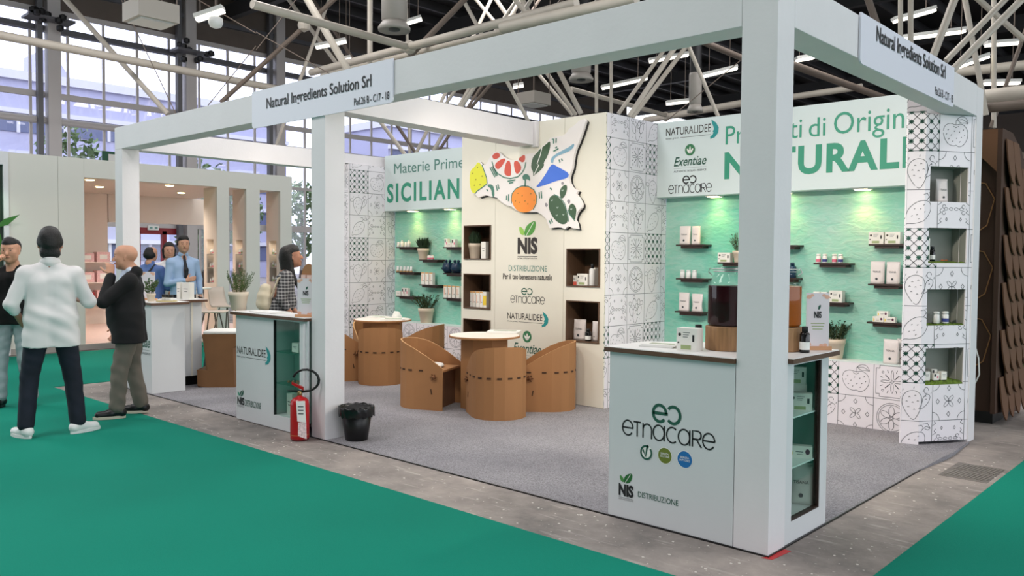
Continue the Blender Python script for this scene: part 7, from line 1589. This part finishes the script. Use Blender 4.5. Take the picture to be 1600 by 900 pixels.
SHIRT = mat('white_linen', (0.86, 0.85, 0.845), 0.8, var=0.02, vscale=10); NAVYJ = mat('black_navy_wool', (0.022, 0.024, 0.034), 0.85); BLACKJ = mat('black_knit', (0.022, 0.022, 0.026), 0.9); BLUES = mat('light_blue_shirt', (0.60, 0.70, 0.82), 0.75); MIDB = mat('mid_blue_shirt', (0.36, 0.46, 0.68), 0.75)
def yaw_to(loc, tgt): return math.atan2(tgt[1]-loc[1], tgt[0]-loc[0])-math.pi/2
hair_short = lambda g: [('c', g(0, -0.035, 0.055), g(0, 0.005, 0.075), 0.090, 0.083), ('c', g(0, -0.055, 0.0), g(0, -0.05, -0.05), 0.072, 0.05), ('c', g(-0.05, -0.02, 0.02), g(0.05, -0.02, 0.02), 0.046, 0.046)]

# man in the white shirt, back to the camera
P1 = np.array([-5.79, -1.52, 0.006]); z1 = yaw_to(P1, (-8.9, 1.5))
z1 = math.atan2(-(CAM_POS[0]-P1[0])*0+ (P1[1]-CAM_POS[1]), P1[0]-CAM_POS[0])-math.pi/2     # looks straight away from the viewer
J1 = stand_joints(1.76, ell=(-0.29, -0.03, 1.13), elr=(0.29, 0.0, 1.14), wrl=(-0.21, 0.13, 0.95), wrr=(0.20, 0.22, 1.16), anl=(-0.195, -0.03, 0.085), anr=(0.195, 0.0, 0.085), knl=(-0.165, 0.02, 0.50), knr=(0.16, 0.02, 0.50), hipl=(-0.10, 0, 0.92), hipr=(0.10, 0, 0.92), toel=(-0.07, 0.12, -0.05), toer=(0.12, 0.08, -0.05))
def cl1(j, g):
    yield 'shirt', top_prims(j, 1.2, 0.80, 0.195, 0.3, 0.0, 0.058), SHIRT, dict(wr=0.005, wf=20, cuts=[((0, 0, 0.775), (0, 0.1, -1))])
    yield 'shirt_collar', [('c', j['neck']+np.array([-0.04, 0, -0.008]), j['neck']+np.array([0.04, 0, -0.008]), 0.04, 0.04), ('c', j['neck']+np.array([0, -0.02, -0.01]), j['neck']+np.array([0, -0.018, 0.02]), 0.055, 0.052)], SHIRT, dict(cuts=[((0, 0, j['neck'][2]+0.035), (0, 0, 1))])
    yield 'jeans', trouser_prims(j, 1.06, 0.066), DENIM, dict(wr=0.002, wf=30)
def ex1(t, j, g):
    shoe(t, j, 'l', SHW, SHW); shoe(t, j, 'r', SHW, SHW)
person('man in white shirt and dark jeans seen from behind on the green carpet', P1, z1, J1, cl1, lambda g: hair_short(g)+[('c', g(0, 0.03, 0.085), g(0, 0.055, 0.08), 0.06, 0.05), ('c', g(-0.035, -0.06, -0.065), g(0.035, -0.06, -0.065), 0.042, 0.042)], SKIN2, 0.008, extra=ex1, s=1.08)

# bald man in the black jacket, profile to the left, hand at his chin
P2 = np.array([-6.20, -0.68, 0.006]); vd = P2[:2]-CAM_POS[:2]; vd /= np.linalg.norm(vd); left = np.array([-vd[1], vd[0]])
z2_ = math.atan2(left[1]+0.12*vd[1], left[0]+0.12*vd[0])-math.pi/2
J2 = stand_joints(1.66, ell=(-0.21, 0.20, 1.11), wrl=(-0.06, 0.155, 1.355), elr=(0.27, -0.05, 1.06), wrr=(0.25, 0.11, 0.83), head=(0, 0.035, 1.525), neck=(0, -0.02, 1.40), anl=(-0.11, 0.10, 0.085), anr=(0.13, -0.08, 0.085), knl=(-0.11, 0.08, 0.47), knr=(0.13, 0.0, 0.47))
def cl2(j, g):
    yield 'jacket', top_prims(j, 1.18, 0.735, 0.215, 0.93, 0.05, 0.058)+[('c', j['pelvis']+np.array([0, 0.06, 0.2]), j['pelvis']+np.array([0, 0.07, 0.02]), 0.15, 0.14, 0.05), ('c', j['neck']+np.array([-0.04, -0.035, -0.015]), j['neck']+np.array([0.04, -0.035, -0.015]), 0.058, 0.058, 0.02)], NAVYJ, dict(wr=0.002, wf=22, cuts=[((0, 0, 0.715), (0, 0, -1))])
    yield 'shirt_collar', [('c', j['neck']+np.array([-0.04, 0.01, 0.0]), j['neck']+np.array([0.04, 0.01, 0.0]), 0.042, 0.042), ('c', j['neck']+np.array([0, 0.05, -0.03]), j['neck']+np.array([0, 0.08, -0.12]), 0.05, 0.045)], mat('pale_blue_shirt', (0.80, 0.85, 0.92), 0.7), {}
    yield 'trousers', trouser_prims(j, 1.12, 0.070), CHINO, dict(wr=0.004, wf=26)
def ex2(t, j, g): shoe(t, j, 'l', SHB, RUB); shoe(t, j, 'r', SHB, RUB)
BALD = lambda g: [('c', g(-0.055, -0.035, -0.012), g(-0.045, -0.06, 0.0), 0.034, 0.04), ('c', g(0.055, -0.035, -0.012), g(0.045, -0.06, 0.0), 0.034, 0.04), ('c', g(-0.03, -0.074, -0.02), g(0.03, -0.074, -0.02), 0.036, 0.036)]
person('bald man in black jacket and taupe trousers in profile beside the left counter', P2, z2_, J2, cl2, None, SKIN, 0.008, extra=ex2, soft=1.15, hands={'l': ((0.25, 0.10, 0.95), (0.9, 0.3, -0.1), (0, 1, 0.2), 0.75)})
bpy.data.objects

# man at the left edge drinking, black top and light jeans
P3 = np.array([-7.52, -1.30, 0.006]); v3 = P1[:2]-P3[:2]; z3 = math.atan2(-0.55, 0.75)-math.pi/2
J3 = stand_joints(1.70, elr=(0.24, 0.20, 1.10), wrr=(0.075, 0.22, 1.435), ell=(-0.27, -0.02, 1.1), wrl=(-0.24, 0.10, 0.88), anr=(0.12, 0.02, 0.085), anl=(-0.16, -0.02, 0.085), head=(0, 0.03, 1.575), toel=(-0.03, 0.13, -0.05), toer=(0.03, 0.13, -0.05))
def cl3(j, g):
    yield 'jacket', top_prims(j, 1.10, 0.86, 0.19, 0.9, 0.02, 0.054), BLACKJ, dict(wr=0.002, wf=22, cuts=[((0, 0, 0.84), (0, 0, -1))])
    yield 'jeans', trouser_prims(j, 1.05, 0.066), LDENIM, dict(wr=0.004, wf=30)
def ex3(t, j, g):
    shoe(t, j, 'l', SHB, SHB, hi=0.02); shoe(t, j, 'r', SHB, SHB, hi=0.02)
    q = g(0.015, 0.150, -0.06)
cup_w = None
person('man in black top and light jeans drinking at the left edge', P3, z3, J3, cl3, lambda g: [('c', g(0, -0.04, 0.055), g(0, 0.03, 0.082), 0.083, 0.068), ('c', g(0, -0.055, 0.0), g(0, -0.05, -0.03), 0.066, 0.05)], SKIN, 0.008, extra=ex3, hands={'r': ((-0.35, 0.15, 0.9), (-0.8, -0.1, -0.3), (0, -1, 0.3), 0.9)})

# three visitors talking behind the far left counter
hw = 0.010
_q = atD(286, 400, 12.8); P4 = np.array([_q[0], _q[1], 0.006]); cdir = CAM_POS[:2]-P4[:2]; cdir /= np.linalg.norm(cdir); zc = math.atan2(cdir[1], cdir[0])-math.pi/2
J4 = stand_joints(1.84, wrl=(-0.24, 0.06, 0.88), elr=(0.25, 0.02, 1.12), wrr=(0.03, 0.19, 1.17))
def cl4(j, g):
    yield 'shirt', top_prims(j, 1.02, 0.96, 0.165, 0.92, 0.0, 0.05), BLUES, dict(wr=0.002, wf=26, cuts=[((0, 0, 0.95), (0, 0, -1))])
    yield 'trousers', trouser_prims(j, 1.0, 0.06), mat('navy_trousers', (0.04, 0.05, 0.09), 0.8), {}
    yield 'shirt_collar', [('c', j['neck']+np.array([-0.035, 0.02, 0.0]), j['neck']+np.array([0.035, 0.02, 0.0]), 0.046, 0.046)], BLUES, {}
    yield 'tie', [('c', j['neck']+np.array([0, 0.065, -0.03]), j['chest']+np.array([0, 0.135, 0.02]), 0.018, 0.026), ('c', j['chest']+np.array([0, 0.135, 0.02]), j['chest']+np.array([0, 0.135, -0.22]), 0.028, 0.036)], mat('navy_tie', (0.03, 0.035, 0.07), 0.6), dict(h=0.007)
def ex4(t, j, g):
    shoe(t, j, 'l', SHB, SHB, 0.01); shoe(t, j, 'r', SHB, SHB, 0.01)
    a = j['wrl']; MB().path([a+np.array([0.034*math.cos(x), 0.034*math.sin(x), 0.02+0.01*math.cos(x)]) for x in np.linspace(0, 6.283, 14)[:-1]], 0.008, 6, closed=True).build('wristwatch', BLACKP, t, local=True)
person('man in light blue shirt and dark tie talking behind the far left counter', P4, zc+0.35, J4, cl4, lambda g: hair_short(g)+[('c', g(-0.02, 0.04, 0.105), g(0.035, 0.05, 0.105), 0.036, 0.036)], SKIN, hw, extra=ex4, group='visitors behind the far left counter', fw=(0.15, 1, 0.05), hands={'r': ((-0.9, 0.1, 0.2), (0, -1, 0), (0.2, 0, 1), 0.2)})
_q = atD(235, 400, 12.9); P5 = np.array([_q[0], _q[1], 0.006]); z5 = zc+math.pi-0.5
J5 = stand_joints(1.68, wrr=(0.1, 0.25, 1.05), elr=(0.27, 0.05, 1.05))
def cl5(j, g):
    yield 'shirt', top_prims(j, 1.12, 0.78, 0.19, 0.9, 0.03, 0.055), MIDB, dict(wr=0.002, wf=24, cuts=[((0, 0, 0.76), (0, 0, -1))])
    yield 'trousers', trouser_prims(j, 1.05, 0.062), CHINO, {}
    yield 'shirt_collar', [('c', j['neck']+np.array([-0.035, 0, 0.0]), j['neck']+np.array([0.035, 0, 0.0]), 0.044, 0.044)], MIDB, {}
def ex5(t, j, g):
    shoe(t, j, 'l', SHB, SHB, 0.01); shoe(t, j, 'r', SHB, SHB, 0.01)
    MB().path([j['neck']+np.array([0.10, -0.02, -0.02]), j['chest']+np.array([0.04, -0.145, 0.08]), j['chest']+np.array([-0.12, -0.13, -0.08]), j['pelvis']+np.array([-0.18, -0.07, 0.1])], 0.014, 6).build('shoulder_strap', BLACKP, t, local=True)
person('man in mid blue shirt with dark shoulder strap seen from behind near the red doors', P5, z5, J5, cl5, lambda g: BALD(g)+[('c', g(0, -0.055, 0.0), g(0, -0.04, 0.045), 0.074, 0.074)], SKIN, hw, extra=ex5, group='visitors behind the far left counter')
_q = atD(264, 400, 13.5); P6 = np.array([_q[0], _q[1], 0.006])
J6 = stand_joints(1.74)
def cl6(j, g):
    yield 'blouse', top_prims(j, 0.95, 0.85, 0.16, 0.9, 0.0, 0.045), SHIRT, dict(wr=0.002, wf=24, cuts=[((0, 0, 0.84), (0, 0, -1))])
    yield 'trousers', trouser_prims(j, 1.0, 0.06), mat('stone_trousers', (0.66, 0.64, 0.62), 0.8), {}
def ex6(t, j, g): shoe(t, j, 'l', SHB, SHB, 0.01); shoe(t, j, 'r', SHB, SHB, 0.01)
person('woman in white blouse half hidden behind the man with the tie', P6, zc+0.15, J6, cl6, lambda g: hair_short(g)+[('c', g(-0.07, -0.02, 0.02), g(-0.075, -0.01, -0.09), 0.034, 0.026), ('c', g(0.07, -0.02, 0.02), g(0.075, -0.01, -0.09), 0.034, 0.026)], SKIN, hw, extra=ex6, group='visitors behind the far left counter')

# woman in the plaid jacket inside the stand, leaning to look at the display, profile to the right
P7 = np.array([-6.12, 0.92, 0.006]); v7 = P7[:2]-CAM_POS[:2]; v7 /= np.linalg.norm(v7); right = np.array([v7[1], -v7[0]]); z7 = math.atan2(right[1]+0.1*v7[1], right[0]+0.1*v7[0])-math.pi/2
def plaid():
    m = bpy.data.materials.new('black_white_plaid'); m.use_nodes = True; nt = m.node_tree; b = nt.nodes['Principled BSDF']; N = nt.nodes.new; L = nt.links.new; b.inputs['Roughness'].default_value = 0.9
    tc_ = N('ShaderNodeTexCoord'); outs = []
    for d in ('Z', 'Y', 'X'):
        w = N('ShaderNodeTexWave'); w.wave_type = 'BANDS'; w.bands_direction = d; w.inputs['Scale'].default_value = 9.0; w.inputs['Distortion'].default_value = 0.6; L(tc_.outputs['Object'], w.inputs['Vector'])
        r = N('ShaderNodeValToRGB'); r.color_ramp.interpolation = 'CONSTANT'; r.color_ramp.elements[0].color = (0.02, 0.02, 0.022, 1); r.color_ramp.elements[1].position = 0.72; r.color_ramp.elements[1].color = (0.22, 0.215, 0.21, 1); L(w.outputs[0], r.inputs[0]); outs.append(r)
    a = N('ShaderNodeMix'); a.data_type = 'RGBA'; a.blend_type = 'ADD'; a.inputs['Factor'].default_value = 0.6; L(outs[0].outputs[0], a.inputs['A']); L(outs[1].outputs[0], a.inputs['B']); L(a.outputs['Result'], b.inputs['Base Color'])
    return m
PLAID = plaid()
J7 = stand_joints(1.68, pelvis=(0, -0.04, 0.93), chest=(0, 0.04, 1.19), neck=(0, 0.06, 1.40), head=(0, 0.115, 1.535), shl=(-0.16, 0.05, 1.33), shr=(0.16, 0.05, 1.33), elr=(0.215, -0.02, 1.09), wrr=(0.20, 0.10, 0.90), ell=(-0.21, 0.06, 1.06), wrl=(-0.18, 0.20, 0.90))
def cl7(j, g):
    yield 'plaid_jacket', top_prims(j, 0.98, 0.93, 0.15, 0.45, 0.0, 0.056), PLAID, dict(wr=0.002, wf=24, cuts=[((0, 0, 0.925), (0, 0, -1))])
    yield 'trousers', trouser_prims(j, 0.95, 0.06), mat('khaki_trousers', (0.55, 0.50, 0.40), 0.8), dict(wr=0.003, wf=26)
def ex7(t, j, g):
    shoe(t, j, 'l', SHB, SHB); shoe(t, j, 'r', SHB, SHB)
    bp_ = blob_obj('backpack', [('c', j['chest']+np.array([-0.08, -0.20, 0.0]), j['chest']+np.array([0.08, -0.20, 0.0]), 0.06, 0.06, 0.03), ('c', j['chest']+np.array([-0.09, -0.215, -0.08]), j['chest']+np.array([0.09, -0.215, -0.08]), 0.075, 0.075, 0.03), ('c', j['chest']+np.array([-0.09, -0.22, -0.16]), j['chest']+np.array([0.09, -0.22, -0.16]), 0.08, 0.08, 0.03)], mat('cream_leather', (0.80, 0.75, 0.64), 0.5), t, h=0.009, k=0.03)
    MB().path([j['chest']+np.array([0.12, -0.17, -0.12]), j['chest']+np.array([0.14, -0.08, 0.12]), j['chest']+np.array([0.13, 0.06, 0.17])], 0.012, 6).build('bag_strap', MATS['cream_leather'], bp_, local=True)
person('woman in black and white plaid jacket with cream backpack inside the stand', P7, z7, J7, cl7, lambda g: [('c', g(0, -0.035, 0.055), g(0, 0.02, 0.07), 0.088, 0.080), ('c', g(0, -0.07, 0.0), g(0, -0.09, -0.16), 0.07, 0.06), ('c', g(-0.055, -0.03, 0.0), g(-0.06, -0.05, -0.16), 0.04, 0.035), ('c', g(0.055, -0.03, 0.0), g(0.06, -0.05, -0.16), 0.04, 0.035), ('c', g(0.06, -0.05, -0.16), g(0.075, 0.0, -0.36), 0.035, 0.018), ('c', g(0, -0.09, -0.16), g(0.0, -0.10, -0.30), 0.05, 0.025)], SKIN2, 0.008, fw=(0, 1, 0.22), extra=ex7)
